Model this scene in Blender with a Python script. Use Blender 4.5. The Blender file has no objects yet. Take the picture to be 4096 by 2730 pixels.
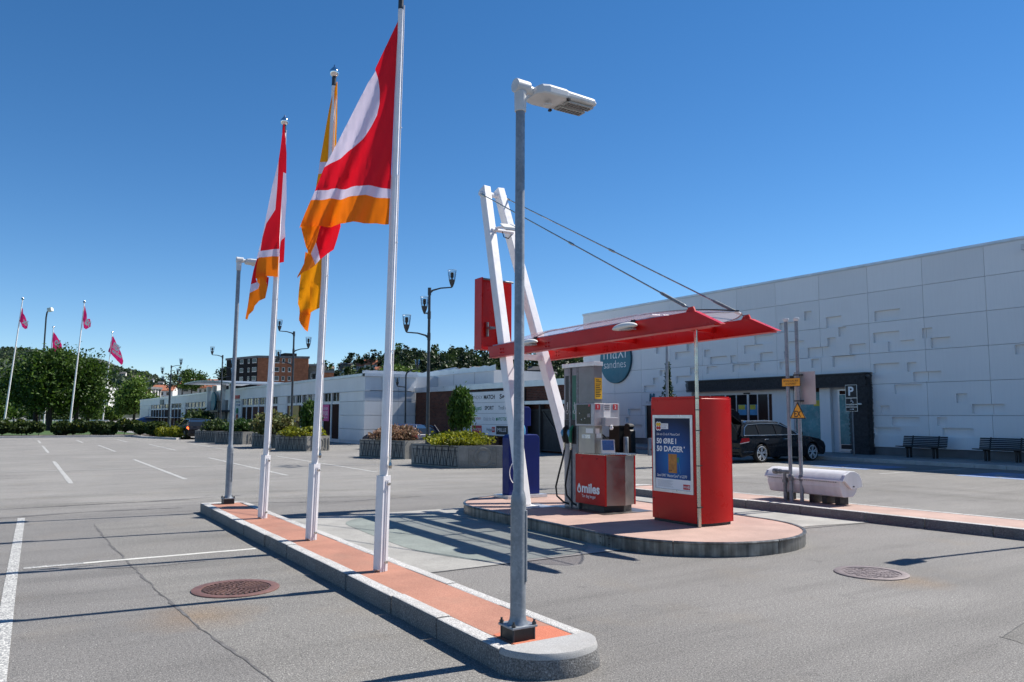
import bpy, bmesh, math, random
from mathutils import Vector, Matrix
PI = math.pi
rnd = random.Random(7)
sc = bpy.context.scene
# ---------------------------------------------------------------- camera
HC = 1.65
YAW, PITCH, ROLL = math.radians(32.14), math.radians(5.48), math.radians(0.2)
_f = Vector((math.sin(YAW)*math.cos(PITCH), math.cos(YAW)*math.cos(PITCH), math.sin(PITCH)))
_r = Vector((math.cos(YAW), -math.sin(YAW), 0)); _u = _r.cross(_f)
CR = _r*math.cos(ROLL)+_u*math.sin(ROLL); CU = _u*math.cos(ROLL)-_r*math.sin(ROLL); CF = _f
CAM = Vector((0, 0, HC)); FPX = 3137/4096*2353
cd = bpy.data.cameras.new('camera'); cam = bpy.data.objects.new('camera', cd); sc.collection.objects.link(cam)
cd.sensor_width = 36; cd.lens = 3137/4096*36; cd.clip_start = .05; cd.clip_end = 6000
mx = Matrix.Identity(4)
for i in range(3):
    mx[i][0] = CR[i]; mx[i][1] = CU[i]; mx[i][2] = -CF[i]; mx[i][3] = CAM[i]
cam.matrix_world = mx; sc.camera = cam
# ---------------------------------------------------------------- sky, sun, exposure
SUN_AZ, SUN_EL = math.radians(96.0), math.radians(50.5)
w = bpy.data.worlds.new('World'); sc.world = w; w.use_nodes = True
nt = w.node_tree; sky = nt.nodes.new('ShaderNodeTexSky'); sky.sky_type = 'NISHITA'; sky.sun_disc = False
sky.sun_elevation = SUN_EL; sky.sun_rotation = SUN_AZ
sky.air_density = 0.75; sky.dust_density = 0.0; sky.ozone_density = 2.5; sky.altitude = 0
bgn = nt.nodes['Background']; bgn.inputs[1].default_value = 0.09
hs = nt.nodes.new('ShaderNodeHueSaturation'); hs.inputs['Saturation'].default_value = 1.27; nt.links.new(sky.outputs[0], hs.inputs['Color']); nt.links.new(hs.outputs[0], bgn.inputs[0])
sl = bpy.data.lights.new('sun', 'SUN'); sl.energy = 5.0; sl.angle = math.radians(.53); sl.color = (1, .95, .87)
so = bpy.data.objects.new('sun', sl); sc.collection.objects.link(so)
SUN = Vector((math.cos(SUN_EL)*math.sin(SUN_AZ), math.cos(SUN_EL)*math.cos(SUN_AZ), math.sin(SUN_EL)))
so.rotation_euler = (-SUN).to_track_quat('-Z', 'Y').to_euler(); so.location = (20, -5, 40)
vs = sc.view_settings; vs.view_transform = 'Standard'; vs.look = 'None'; vs.gamma = 1; vs.exposure = 0.65; vs.use_curve_mapping = False

# ---------------------------------------------------------------- helpers
def ray(x, y): return CF + CR*((x-1176.5)/FPX) - CU*((y-784.1)/FPX)
def at(x, y, d): return CAM + ray(x, y)*d
def atX(x, y, X): q = ray(x, y); return CAM + q*(X/q.x)
def atY(x, y, Y): q = ray(x, y); return CAM + q*(Y/q.y)
def atZ(x, y, z): q = ray(x, y); return CAM + q*((z-HC)/q.z)
def proj(p):
    q = Vector(p)-CAM; z = q.dot(CF); return (1176.5+FPX*q.dot(CR)/z, 784.1-FPX*q.dot(CU)/z, z)
def over(x, y, b):
    q = ray(x, y); t = (b[0]*q.x+b[1]*q.y)/(q.x**2+q.y**2); return CAM + q*t
OFF = {}
def tag(o, label=None, cat=None, group=None, kind=None):
    if label: o['label'] = label
    if cat: o['category'] = cat
    if group: o['group'] = group
    if kind: o['kind'] = kind
    return o
def thing(name, label, cat, loc=(0, 0, 0), group=None, rz=0):
    o = bpy.data.objects.new(name, None); sc.collection.objects.link(o)
    o.location = loc; o.rotation_euler = (0, 0, rz); o.empty_display_size = .2
    OFF[o.name] = Vector((0, 0, 0)) if rz else Vector(loc)
    return tag(o, label, cat, group)
class MB:
    def __init__(s): s.v = []; s.f = []; s.m = []; s.mi = 0
    def add(s, vs_, fs):
        n = len(s.v); s.v += [tuple(p) for p in vs_]; s.f += [tuple(i+n for i in q) for q in fs]; s.m += [s.mi]*len(fs); return s
    def hexa(s, p): return s.add(p, [(0, 3, 2, 1), (4, 5, 6, 7), (0, 1, 5, 4), (1, 2, 6, 5), (2, 3, 7, 6), (3, 0, 4, 7)])
    def box(s, x0, x1, y0, y1, z0, z1):
        return s.hexa([(x0, y0, z0), (x1, y0, z0), (x1, y1, z0), (x0, y1, z0), (x0, y0, z1), (x1, y0, z1), (x1, y1, z1), (x0, y1, z1)])
    def quad(s, a, b, c, d): return s.add([a, b, c, d], [(0, 1, 2, 3)])
    def ext(s, poly, vec):
        n = len(poly); vec = Vector(vec); a = [Vector(p) for p in poly]
        return s.add(a+[p+vec for p in a], [tuple(range(n))[::-1], tuple(range(n, 2*n))]+[(i, (i+1) % n, n+(i+1) % n, n+i) for i in range(n)])
    def prism(s, poly, z0, z1): return s.ext([(x, y, z0) for x, y in poly], (0, 0, z1-z0))
    def rings(s, rings, cap=True, close=True):
        n = len(rings[0]); vs_ = [p for r_ in rings for p in r_]; fs = []
        for i in range(len(rings)-1):
            for j in range(n if close else n-1):
                k = (j+1) % n; fs.append((i*n+j, i*n+k, (i+1)*n+k, (i+1)*n+j))
        if cap: fs += [tuple(range(n))[::-1], tuple(range((len(rings)-1)*n, len(rings)*n))]
        return s.add(vs_, fs)
    def tube(s, pts, r, n=8, cap=True):
        pts = [Vector(p) for p in pts]; rs = r if isinstance(r, (list, tuple)) else [r]*len(pts); out = []; up = None
        for i, p in enumerate(pts):
            d = (pts[min(i+1, len(pts)-1)]-pts[max(i-1, 0)])
            if d.length < 1e-9: d = Vector((0, 0, 1))
            d.normalize()
            if up is None:
                a = Vector((0, 0, 1)) if abs(d.z) < .9 else Vector((1, 0, 0)); up = a.cross(d).normalized()
            up = (up-d*up.dot(d)).normalized(); q = d.cross(up)
            out.append([p+(up*math.cos(2*PI*j/n)+q*math.sin(2*PI*j/n))*rs[i] for j in range(n)])
        return s.rings(out, cap)
    def cyl(s, a, b, r0, r1=None, n=16): return s.tube([a, b], [r0, r0 if r1 is None else r1], n)
    def lathe(s, prof, c, n=16, ax=None, cap=True):
        c = Vector(c); ax = Vector(ax or (0, 0, 1)).normalized()
        a = (Vector((1, 0, 0)) if abs(ax.x) < .9 else Vector((0, 1, 0))); a = (a-ax*a.dot(ax)).normalized(); b = ax.cross(a)
        return s.rings([[c+ax*z+(a*math.cos(2*PI*j/n)+b*math.sin(2*PI*j/n))*max(r, 1e-4) for j in range(n)] for r, z in prof], cap)
    def beam(s, a, b, w_, h, up=(0, 0, 1)):
        a, b = Vector(a), Vector(b); d = (b-a).normalized(); x = d.cross(Vector(up)).normalized(); z = x.cross(d)
        c = [(-w_/2, -h/2), (w_/2, -h/2), (w_/2, h/2), (-w_/2, h/2)]
        return s.rings([[p+x*i+z*j for i, j in c] for p in (a, b)])
    def build(s, name, mat, parent=None, smooth=None, bevel=0, seg=2, world=True):
        me = bpy.data.meshes.new(name); off = Vector((0, 0, 0))
        if parent is not None and world: off = OFF.get(parent.name, off)
        me.from_pydata([(x-off.x, y-off.y, z-off.z) for x, y, z in s.v], [], s.f)
        for m in (mat if isinstance(mat, (list, tuple)) else [mat]): me.materials.append(MAT[m] if isinstance(m, str) else m)
        if max(s.m or [0]): me.polygons.foreach_set('material_index', s.m)
        me.validate(); me.update()
        if smooth:
            for p in me.polygons: p.use_smooth = True
            me.set_sharp_from_angle(angle=math.radians(smooth))
        o = bpy.data.objects.new(name, me); sc.collection.objects.link(o)
        if parent is not None: o.parent = parent; OFF[o.name] = off
        if bevel:
            b = o.modifiers.new('bevel', 'BEVEL'); b.width = bevel; b.segments = seg; b.limit_method = 'ANGLE'; b.angle_limit = math.radians(40)
        return o
def part(name, mat, parent, fn, **k): m = MB(); fn(m); return m.build(name, mat, parent, **k)
def copy_tree(o, parent=None):
    c = o.copy(); sc.collection.objects.link(c); c.parent = parent
    if parent: OFF[c.name] = OFF.get(parent.name, Vector((0, 0, 0)))
    for ch in list(o.children): copy_tree(ch, c)
    return c
def lettering(s_, parent, org, xd, upd, mat, width=None, height=None, name='lettering', align='L', bold=0, shear=0, lift=.003):
    cu = bpy.data.curves.new('t', 'FONT'); cu.body = s_; cu.size = 1; cu.offset = bold; cu.shear = shear; cu.resolution_u = 3
    to = bpy.data.objects.new('t', cu); sc.collection.objects.link(to)
    me = bpy.data.meshes.new_from_object(to); bpy.data.objects.remove(to); bpy.data.curves.remove(cu)
    xs = [v.co.x for v in me.vertices] or [0, 1]; ys = [v.co.y for v in me.vertices] or [0, 1]
    x0, x1, y0, y1 = min(xs), max(xs), min(ys), max(ys)
    sx = width/(x1-x0) if width else None; sy = height/(y1-y0) if height else None
    sx = sx or sy; sy = sy or sx
    org, xd, upd = Vector(org), Vector(xd).normalized(), Vector(upd).normalized(); n = xd.cross(upd)
    off = OFF.get(parent.name, Vector((0, 0, 0))) if parent else Vector((0, 0, 0))
    sh = {'L': x0, 'C': (x0+x1)/2, 'R': x1}[align]
    for v in me.vertices:
        v.co = org - off + xd*((v.co.x-sh)*sx) + upd*((v.co.y-y0)*sy) + n*lift
    me.materials.append(MAT[mat]); me.name = name
    o = bpy.data.objects.new(name, me); sc.collection.objects.link(o); o.parent = parent
    return o
# ---------------------------------------------------------------- materials
MAT = {}
def nodes(name):
    m = bpy.data.materials.new(name); m.use_nodes = True; MAT[name] = m
    t = m.node_tree; return m, t, t.nodes['Principled BSDF']
def N(t, typ, **kw):
    n = t.nodes.new(typ)
    for k_, v in kw.items(): setattr(n, k_, v)
    return n
def noise(t, vec, scale, detail=4, rough=.55):
    n = N(t, 'ShaderNodeTexNoise'); n.inputs['Scale'].default_value = scale; n.inputs['Detail'].default_value = detail; n.inputs['Roughness'].default_value = rough
    t.links.new(vec, n.inputs['Vector']); return n.outputs['Fac']
def ramp(t, fac, stops, interp='LINEAR'):
    r = N(t, 'ShaderNodeValToRGB'); r.color_ramp.interpolation = interp; e = r.color_ramp.elements
    for i, (p, c) in enumerate(stops):
        x = e[i] if i < 2 else e.new(p)
        x.position = p; x.color = (c, c, c, 1) if isinstance(c, (int, float)) else (*c, 1)
    t.links.new(fac, r.inputs[0]); return r.outputs[0]
def mixc(t, fac, a, b, mode='MIX'):
    n = N(t, 'ShaderNodeMix', data_type='RGBA', blend_type=mode)
    for sock, val in ((n.inputs[0], fac), (n.inputs[6], a), (n.inputs[7], b)):
        if isinstance(val, (int, float)): sock.default_value = val
        elif isinstance(val, tuple): sock.default_value = (*val, 1)
        else: t.links.new(val, sock)
    return n.outputs[2]
def math_(t, op, a, b=0, clamp=False):
    n = N(t, 'ShaderNodeMath', operation=op, use_clamp=clamp)
    for i, v in enumerate((a, b)):
        if isinstance(v, (int, float)): n.inputs[i].default_value = v
        else: t.links.new(v, n.inputs[i])
    return n.outputs[0]
def coords(t, kind='Object'):
    return N(t, 'ShaderNodeTexCoord').outputs[kind]
def wpos(t): return N(t, 'ShaderNodeNewGeometry').outputs['Position']
def bumpn(t, p, h, strength, dist):
    b = N(t, 'ShaderNodeBump'); b.inputs['Strength'].default_value = strength; b.inputs['Distance'].default_value = dist
    t.links.new(h, b.inputs['Height']); t.links.new(b.outputs[0], p.inputs['Normal'])
def M(name, col, rough=.6, metal=0, var=.18, scale=3, bump=0, bscale=80, dirt=None, dscale=1.2, damt=.5, orand=0, spec=None, coat=0, streak=0, fine=0):
    m, t, p = nodes(name); v = wpos(t)
    p.inputs['Roughness'].default_value = rough; p.inputs['Metallic'].default_value = metal
    if spec is not None: p.inputs['Specular IOR Level'].default_value = spec
    if coat: p.inputs['Coat Weight'].default_value = coat; p.inputs['Coat Roughness'].default_value = .08
    c = mixc(t, 1.0, tuple(col), ramp(t, noise(t, v, scale, 5), [(.3, 1-var), (.7, 1+var*.35)]), 'MULTIPLY')
    if orand: c = mixc(t, 1.0, c, ramp(t, N(t, 'ShaderNodeObjectInfo').outputs['Random'], [(0, 1-orand), (1, 1.0)]), 'MULTIPLY')
    if fine: c = mixc(t, 1.0, c, ramp(t, noise(t, v, fine, 2), [(.35, .72), (.65, 1.15)]), 'MULTIPLY')
    if streak:
        mp = N(t, 'ShaderNodeMapping'); mp.inputs['Scale'].default_value = (9, 9, .5); t.links.new(v, mp.inputs[0])
        c = mixc(t, 1.0, c, ramp(t, noise(t, mp.outputs[0], 1.5, 4), [(.35, 1-streak), (.62, 1.0)]), 'MULTIPLY')
    if dirt: c = mixc(t, math_(t, 'MULTIPLY', ramp(t, noise(t, v, dscale, 6, .65), [(.5, 0), (.75, 1)]), damt), c, tuple(dirt))
    t.links.new(c, p.inputs['Base Color'])
    rr = ramp(t, noise(t, v, scale*2.3, 3), [(.3, max(0, rough-.08)), (.7, min(1, rough+.1))]); t.links.new(rr, p.inputs['Roughness'])
    if bump: bumpn(t, p, noise(t, v, bscale, 3), bump, .01)
    return m
def asphalt(name, tone):
    m, t, p = nodes(name); v = wpos(t)
    agg = noise(t, v, 95, 3, .7)
    c = ramp(t, agg, [(.28, (.040, .039, .038)), (.46, (.145, .139, .132)), (.58, (.222, .213, .203)), (.72, (.50, .48, .44))])
    c = mixc(t, 1, c, ramp(t, noise(t, v, 34, 3, .75), [(.3, .70), (.5, 1.0), (.7, 1.25)]), 'MULTIPLY')
    c = mixc(t, 1, c, ramp(t, noise(t, v, .33, 5, .6), [(.32, .84), (.68, 1.1)]), 'MULTIPLY')
    mp = N(t, 'ShaderNodeMapping'); mp.inputs['Scale'].default_value = (.22, 1.6, 1); mp.inputs['Rotation'].default_value = (0, 0, .05); t.links.new(v, mp.inputs[0])
    c = mixc(t, 1, c, ramp(t, noise(t, mp.outputs[0], 1.3, 5, .65), [(.3, .80), (.5, 1.0), (.75, 1.06)]), 'MULTIPLY')
    c = mixc(t, ramp(t, noise(t, v, 1.1, 5, .6), [(.55, 0), (.85, .35)]), c, (.20, .165, .12))
    c = mixc(t, ramp(t, noise(t, v, 3.1, 3, .5), [(.66, 0), (.74, .45)]), c, mixc(t, 1, c, (.55, .55, .56), 'MULTIPLY'))
    c = mixc(t, ramp(t, noise(t, v, 13, 2, .5), [(.70, 0), (.76, .55)]), c, mixc(t, 1, c, (.5, .49, .48), 'MULTIPLY'))
    c = mixc(t, ramp(t, noise(t, v, 60, 2, .5), [(.72, 0), (.76, .8)]), c, (.62, .61, .58))
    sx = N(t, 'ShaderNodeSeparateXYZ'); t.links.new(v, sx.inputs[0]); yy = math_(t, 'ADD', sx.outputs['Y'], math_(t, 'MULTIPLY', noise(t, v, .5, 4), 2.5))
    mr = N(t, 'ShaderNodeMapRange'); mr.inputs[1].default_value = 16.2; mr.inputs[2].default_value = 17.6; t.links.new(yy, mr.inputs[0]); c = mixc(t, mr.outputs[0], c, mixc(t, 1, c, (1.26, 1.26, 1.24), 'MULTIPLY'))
    # rust run-off beside the two manhole covers
    for (x, y, r) in ((1.35, 7.0, .55), (7.72, 4.75, .5)):
        d = N(t, 'ShaderNodeVectorMath', operation='DISTANCE'); t.links.new(v, d.inputs[0]); d.inputs[1].default_value = (x, y, 0)
        dd = math_(t, 'ADD', d.outputs['Value'], math_(t, 'MULTIPLY', noise(t, v, 3.5, 5), .5))
        c = mixc(t, ramp(t, dd, [(r*.45, .55), (r*1.5, 0)]), c, mixc(t, 1, c, (1.25, .86, .5), 'MULTIPLY'))
    if tone != 1: c = mixc(t, 1, c, (tone, tone, tone*.98), 'MULTIPLY')
    t.links.new(c, p.inputs['Base Color']); p.inputs['Roughness'].default_value = .82; p.inputs['Specular IOR Level'].default_value = .35
    bumpn(t, p, agg, .55, .008)
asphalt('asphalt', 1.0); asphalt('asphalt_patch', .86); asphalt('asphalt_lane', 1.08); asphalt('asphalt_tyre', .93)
def speckle(name, cols, sc1=150, var=.15, bump=.4, rough=.75, dirt=None):
    m, t, p = nodes(name); v = wpos(t); a = noise(t, v, sc1, 3, .75)
    c = ramp(t, a, list(zip((.3, .45, .56, .72), cols)))
    c = mixc(t, 1, c, ramp(t, noise(t, v, 2.2, 5), [(.3, 1-var), (.7, 1.06)]), 'MULTIPLY')
    if dirt: c = mixc(t, ramp(t, noise(t, v, 1.3, 6, .7), [(.52, 0), (.8, .55)]), c, dirt)
    t.links.new(c, p.inputs['Base Color']); p.inputs['Roughness'].default_value = rough
    bumpn(t, p, a, bump, .006)
speckle('granite', [(.13, .13, .13), (.34, .33, .32), (.56, .55, .53), (.80, .79, .76)], 105, dirt=(.20, .17, .13))
speckle('granite_side_shaded', [(.05, .05, .05), (.12, .118, .115), (.21, .205, .20), (.42, .41, .40)], 90, bump=.7, dirt=(.09, .08, .065))  # rough split kerb sides, dirty, with their shade put into the darker colour
speckle('granite_smooth', [(.22, .22, .225), (.31, .31, .305), (.38, .375, .37), (.5, .49, .48)], 140, bump=.15, dirt=(.25, .23, .2))
speckle('salmon', [(.25, .10, .065), (.36, .158, .103), (.43, .205, .138), (.56, .32, .23)], 130, var=.25, dirt=(.24, .155, .11), bump=.25)
speckle('salmon_pale', [(.33, .215, .175), (.39, .26, .215), (.43, .29, .24), (.52, .37, .315)], 110, var=.22, dirt=(.30, .22, .175), bump=.15)
speckle('salmon_new', [(.36, .09, .045), (.46, .13, .07), (.54, .17, .09), (.6, .24, .15)], 130, bump=.35)
speckle('concrete', [(.26, .255, .235), (.31, .30, .275), (.345, .335, .31), (.42, .41, .38)], 60, var=.25, bump=.15, dirt=(.19, .185, .165))
speckle('concrete_green', [(.17, .195, .178), (.20, .225, .205), (.225, .25, .228), (.28, .30, .275)], 60, var=.25, bump=.12, dirt=(.14, .155, .14))
speckle('paving', [(.17, .17, .17), (.22, .22, .215), (.26, .255, .25), (.33, .32, .31)], 60, bump=.2)
speckle('planter_concrete', [(.17, .165, .15), (.23, .22, .20), (.28, .27, .245), (.37, .355, .33)], 45, var=.3, bump=.3, dirt=(.12, .115, .10))
def paint_line(name, col, wear):
    m, t, p = nodes(name); v = wpos(t)
    c = mixc(t, ramp(t, noise(t, v, 60, 4, .8), [(.5-wear*.25, .0), (.62-wear*.1, 1)]), (.2, .2, .2), tuple(col)) if wear else None
    c2 = mixc(t, 1, c if c else tuple(col), ramp(t, noise(t, v, 5, 5), [(.3, .82), (.7, 1.05)]), 'MULTIPLY')
    t.links.new(c2, p.inputs['Base Color']); p.inputs['Roughness'].default_value = .7
paint_line('line_white', (.74, .73, .68), .18)
paint_line('line_worn', (.64, .63, .58), 1.0)
paint_line('line_blue', (.10, .24, .55), .4)
M('tar', (.055, .055, .058), .75, var=.4, scale=20, bump=.3)
M('tar_soft', (.125, .12, .118), .85, var=.5, scale=12, bump=.3, bscale=90)
M('white_paint', (.80, .79, .80), .38, var=.06, scale=5, dirt=(.55, .5, .45), dscale=3, damt=.25)
M('white_pole', (.80, .78, .79), .35, var=.08, scale=4, dirt=(.5, .47, .42), dscale=5, damt=.3)
def galvanised():
    m, t, p = nodes('galvanised'); v = wpos(t)
    vo = N(t, 'ShaderNodeTexVoronoi'); vo.inputs['Scale'].default_value = 55; t.links.new(v, vo.inputs['Vector'])
    c = ramp(t, vo.outputs['Color'], [(.1, (.22, .245, .275)), (.9, (.29, .315, .345))])
    c = mixc(t, 1, c, ramp(t, noise(t, v, 6, 5), [(.3, .75), (.7, 1.1)]), 'MULTIPLY')
    t.links.new(c, p.inputs['Base Color']); p.inputs['Metallic'].default_value = .45; p.inputs['Roughness'].default_value = .5
galvanised()
M('galv_dark', (.21, .225, .24), .5, .5, var=.4, scale=25, dirt=(.12, .08, .05), dscale=9, damt=.4)
M('lamp_grey', (.62, .63, .64), .45, var=.12, scale=6, dirt=(.3, .28, .25), dscale=4, damt=.4)
M('lamp_white', (.74, .735, .70), .4, var=.1, scale=6, dirt=(.4, .38, .34), dscale=3, damt=.4)
M('lens', (.42, .43, .43), .25, var=.2, scale=20)
M('led', (.12, .12, .12), .3, var=.3, scale=40)
M('black', (.012, .012, .014), .5, var=.3, scale=8)
M('rubber', (.018, .018, .018), .75, var=.3, scale=8)
M('dark_steel', (.055, .06, .066), .45, .4, var=.25, scale=5)
M('slat_dark', (.060, .061, .066), .6, var=.4, scale=9, spec=.15)
M('steel', (.50, .47, .42), .24, 1, var=.06, scale=4)
M('steel_brushed', (.31, .29, .28), .36, 1, var=.08, scale=3)
M('edge_steel', (.30, .305, .30), .38, .75, var=.45, scale=5, dirt=(.055, .055, .055), dscale=2.2, damt=.85, streak=.55)
M('alu', (.62, .63, .65), .35, .7, var=.12, scale=8)
M('red_paint', (.54, .008, .007), .33, var=.14, scale=1.6, spec=.26)
M('red_pump', (.46, .010, .010), .42, var=.12, scale=3, spec=.2)
M('red_label', (.5, .02, .03), .4, var=.05)
M('blue_paint', (.002, .012, .13), .45, var=.15, scale=3, spec=.25)
M('fuel_box', (.60, .595, .615), .5, var=.07, scale=3, streak=.08)
M('grey_pump', (.20, .205, .21), .4, .3, var=.15, scale=6)
M('pump_light', (.42, .42, .44), .4, .3, var=.08, scale=5)
M('pump_column', (.27, .28, .31), .45, .3, var=.25, scale=9, dirt=(.2, .19, .18), dscale=6, damt=.5)
M('banner_black', (.006, .007, .012), .4, var=.1)
M('banner_green', (.008, .12, .075), .4, var=.1)
M('nozzle_green', (.01, .16, .09), .45)
M('rust_iron', (.155, .085, .07), .62, .35, var=.35, scale=14, bump=.4, bscale=120, dirt=(.24, .13, .09), dscale=8, damt=.6)
M('rust_rim', (.19, .10, .085), .6, .3, var=.3, scale=9, bump=.3, bscale=140)
M('cast_iron', (.20, .165, .165), .6, .3, var=.25, scale=12, bump=.3, bscale=150)
M('iron_dark', (.05, .035, .03), .8, var=.3, scale=20)
M('paper', (.78, .77, .74), .6, var=.06)
M('print_white', (.80, .80, .80), .55, var=.03)
M('print_grey', (.35, .36, .38), .55, var=.03)
M('print_black', (.012, .012, .014), .5, var=.05)
M('print_green', (.02, .22, .09), .5, var=.05)
M('print_red', (.5, .02, .025), .5, var=.05)
M('print_yellow', (.80, .48, .02), .5, var=.06)
M('sign_yellow', (.78, .36, .012), .45, var=.08, scale=9)
M('sign_back', (.43, .41, .41), .5, .2, var=.12, scale=5, dirt=(.3, .25, .2), dscale=5, damt=.4)
M('teal', (.005, .15, .215), .45, var=.1, scale=1.5)
M('teal_edge', (.003, .055, .085), .45, var=.1)
M('poster_teal', (.10, .30, .32), .25, var=.4, scale=1.2, dirt=(.5, .6, .62), dscale=2.5, damt=.5)
M('poster_pink', (.55, .03, .22), .5, var=.08)
M('poster_ochre', (.42, .28, .07), .5, var=.2)
M('poster_yellow', (.62, .52, .05), .45, var=.3, scale=4)
M('poster_sky', (.08, .30, .52), .45, var=.3, scale=4)
M('wall_white', (.80, .805, .81), .5, orand=.07, streak=.025, var=.05, scale=.5, dirt=(.6, .61, .62), dscale=.5, damt=.15)
M('wall_core', (.32, .33, .34), .8, var=.2)
M('panel_white', (.76, .765, .77), .42, orand=.08, var=.06, scale=.9, streak=.03)
M('panel_grey', (.56, .59, .63), .4, .1, var=.08, scale=.8)
M('sheet_metal', (.62, .65, .69), .35, .5, var=.14, scale=1.5)
M('roof_felt', (.16, .165, .17), .8, var=.3, scale=1)
M('roof_metal', (.30, .33, .36), .4, .5, var=.12, scale=1)
M('brown_panel', (.050, .021, .015), .75, var=.35, scale=6, streak=.3, spec=.08)
M('gate_dark', (.030, .030, .034), .5, .3, var=.35, scale=4, streak=.3)
def brick(name, c1, c2, mortar, bw=.25, bh=.075, ax='Y'):
    m, t, p = nodes(name); v = wpos(t); sx = N(t, 'ShaderNodeSeparateXYZ'); t.links.new(v, sx.inputs[0])
    cb = N(t, 'ShaderNodeCombineXYZ'); t.links.new(math_(t, 'ADD', sx.outputs['X'], sx.outputs['Y']), cb.inputs[0]); t.links.new(sx.outputs['Z'], cb.inputs[1])
    b = N(t, 'ShaderNodeTexBrick'); t.links.new(cb.outputs[0], b.inputs['Vector'])
    b.inputs['Color1'].default_value = (*c1, 1); b.inputs['Color2'].default_value = (*c2, 1); b.inputs['Mortar'].default_value = (*mortar, 1)
    b.inputs['Scale'].default_value = 1; b.inputs['Brick Width'].default_value = bw; b.inputs['Row Height'].default_value = bh; b.inputs['Mortar Size'].default_value = .009
    c = mixc(t, 1, b.outputs['Color'], ramp(t, noise(t, v, 1.2, 5), [(.3, .72), (.7, 1.1)]), 'MULTIPLY')
    t.links.new(c, p.inputs['Base Color']); p.inputs['Roughness'].default_value = .85; p.inputs['Specular IOR Level'].default_value = .1
    bumpn(t, p, b.outputs['Fac'], -.5, .008)
brick('brick_red', (.135, .05, .034), (.075, .032, .026), (.10, .085, .075))
brick('brick_block', (.38, .155, .085), (.31, .125, .07), (.22, .13, .09), .9, .3)
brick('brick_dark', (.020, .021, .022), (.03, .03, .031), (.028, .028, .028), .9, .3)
brick('brick_grey', (.20, .19, .165), (.16, .15, .13), (.14, .13, .12), .9, .3)
def glassy(name, col, rough=.06):
    m, t, p = nodes(name); p.inputs['Base Color'].default_value = (*col, 1); p.inputs['Roughness'].default_value = rough; p.inputs['Specular IOR Level'].default_value = .4
    bumpn(t, p, noise(t, wpos(t), 1.1, 2), .06, .05)
glassy('window_dark', (.012, .015, .018)); glassy('window_curtain', (.10, .105, .105), .12); glassy('screen', (.006, .007, .008), .25)
glassy('car_glass', (.012, .014, .016), .05)
def clear(name, tint, gl=.12):
    m, t, p = nodes(name); t.nodes.remove(p); out = t.nodes['Material Output']
    a = N(t, 'ShaderNodeBsdfTransparent'); a.inputs[0].default_value = (*tint, 1); g = N(t, 'ShaderNodeBsdfGlossy'); g.inputs['Roughness'].default_value = .04
    f = N(t, 'ShaderNodeFresnel'); f.inputs[0].default_value = 1.45; mx_ = N(t, 'ShaderNodeMixShader')
    t.links.new(math_(t, 'MULTIPLY', f.outputs[0], gl*6, True), mx_.inputs[0]); t.links.new(a.outputs[0], mx_.inputs[1]); t.links.new(g.outputs[0], mx_.inputs[2]); t.links.new(mx_.outputs[0], out.inputs[0])
clear('canopy_glass', (.88, .85, .87), .025)
_t = MAT['canopy_glass'].node_tree; _o = _t.nodes['Material Output']; _s = _o.inputs[0].links[0].from_socket; _d = N(_t, 'ShaderNodeBsdfTranslucent'); _d.inputs[0].default_value = (.80, .68, .72, 1); _m = N(_t, 'ShaderNodeMixShader'); _m.inputs[0].default_value = .14; _t.links.new(_s, _m.inputs[1]); _t.links.new(_d.outputs[0], _m.inputs[2]); _t.links.new(_m.outputs[0], _o.inputs[0])
clear('lamp_glass', (.84, .87, .88), .15); clear('acrylic', (.9, .92, .93), .12)
def carpaint(name, col): M(name, col, .3, 0, var=.05, coat=.25, spec=.3)
carpaint('car_black', (.006, .006, .008)); carpaint('car_white', (.7, .7, .7)); carpaint('car_navy', (.02, .026, .06))
M('chrome', (.78, .79, .8), .12, 1, var=.03); M('tyre', (.015, .015, .016), .85, var=.3, scale=20); M('rim', (.72, .73, .74), .3, .35, var=.05)
M('tail_red', (.45, .01, .012), .15, var=.2, scale=30, coat=.5); M('tail_white', (.6, .5, .5), .2)
_b = M('brake_lit', (.9, .1, .02), .3); _p = _b.node_tree.nodes['Principled BSDF']; _p.inputs['Emission Color'].default_value = (1, .12, .02, 1); _p.inputs['Emission Strength'].default_value = 2.5
M('plate', (.25, .25, .24), .5)
def cloth(name, col, tr=.45):
    m, t, p = nodes(name); v = coords(t); out = t.nodes['Material Output']
    c = mixc(t, 1, tuple(col), ramp(t, noise(t, v, 3, 4), [(.3, .92), (.7, 1.04)]), 'MULTIPLY')
    t.links.new(c, p.inputs['Base Color']); p.inputs['Roughness'].default_value = .65; p.inputs['Sheen Weight'].default_value = .15
    tl = N(t, 'ShaderNodeBsdfTranslucent'); t.links.new(c, tl.inputs[0]); mx_ = N(t, 'ShaderNodeMixShader'); mx_.inputs[0].default_value = tr
    t.links.new(p.outputs[0], mx_.inputs[1]); t.links.new(tl.outputs[0], mx_.inputs[2]); t.links.new(mx_.outputs[0], out.inputs[0])
cloth('flag_red', (.80, .008, .022), .6); cloth('flag_white_skytint', (.74, .66, .80), .6); cloth('flag_orange', (1, .22, .004), .62); cloth('flag_yellow', (1, .36, .002), .62); cloth('flag_pink', (.72, .015, .16)); cloth('tent_blue', (.16, .24, .42), .3)  # white flag cloth has the lavender of skylight in shade put into its colour
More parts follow.
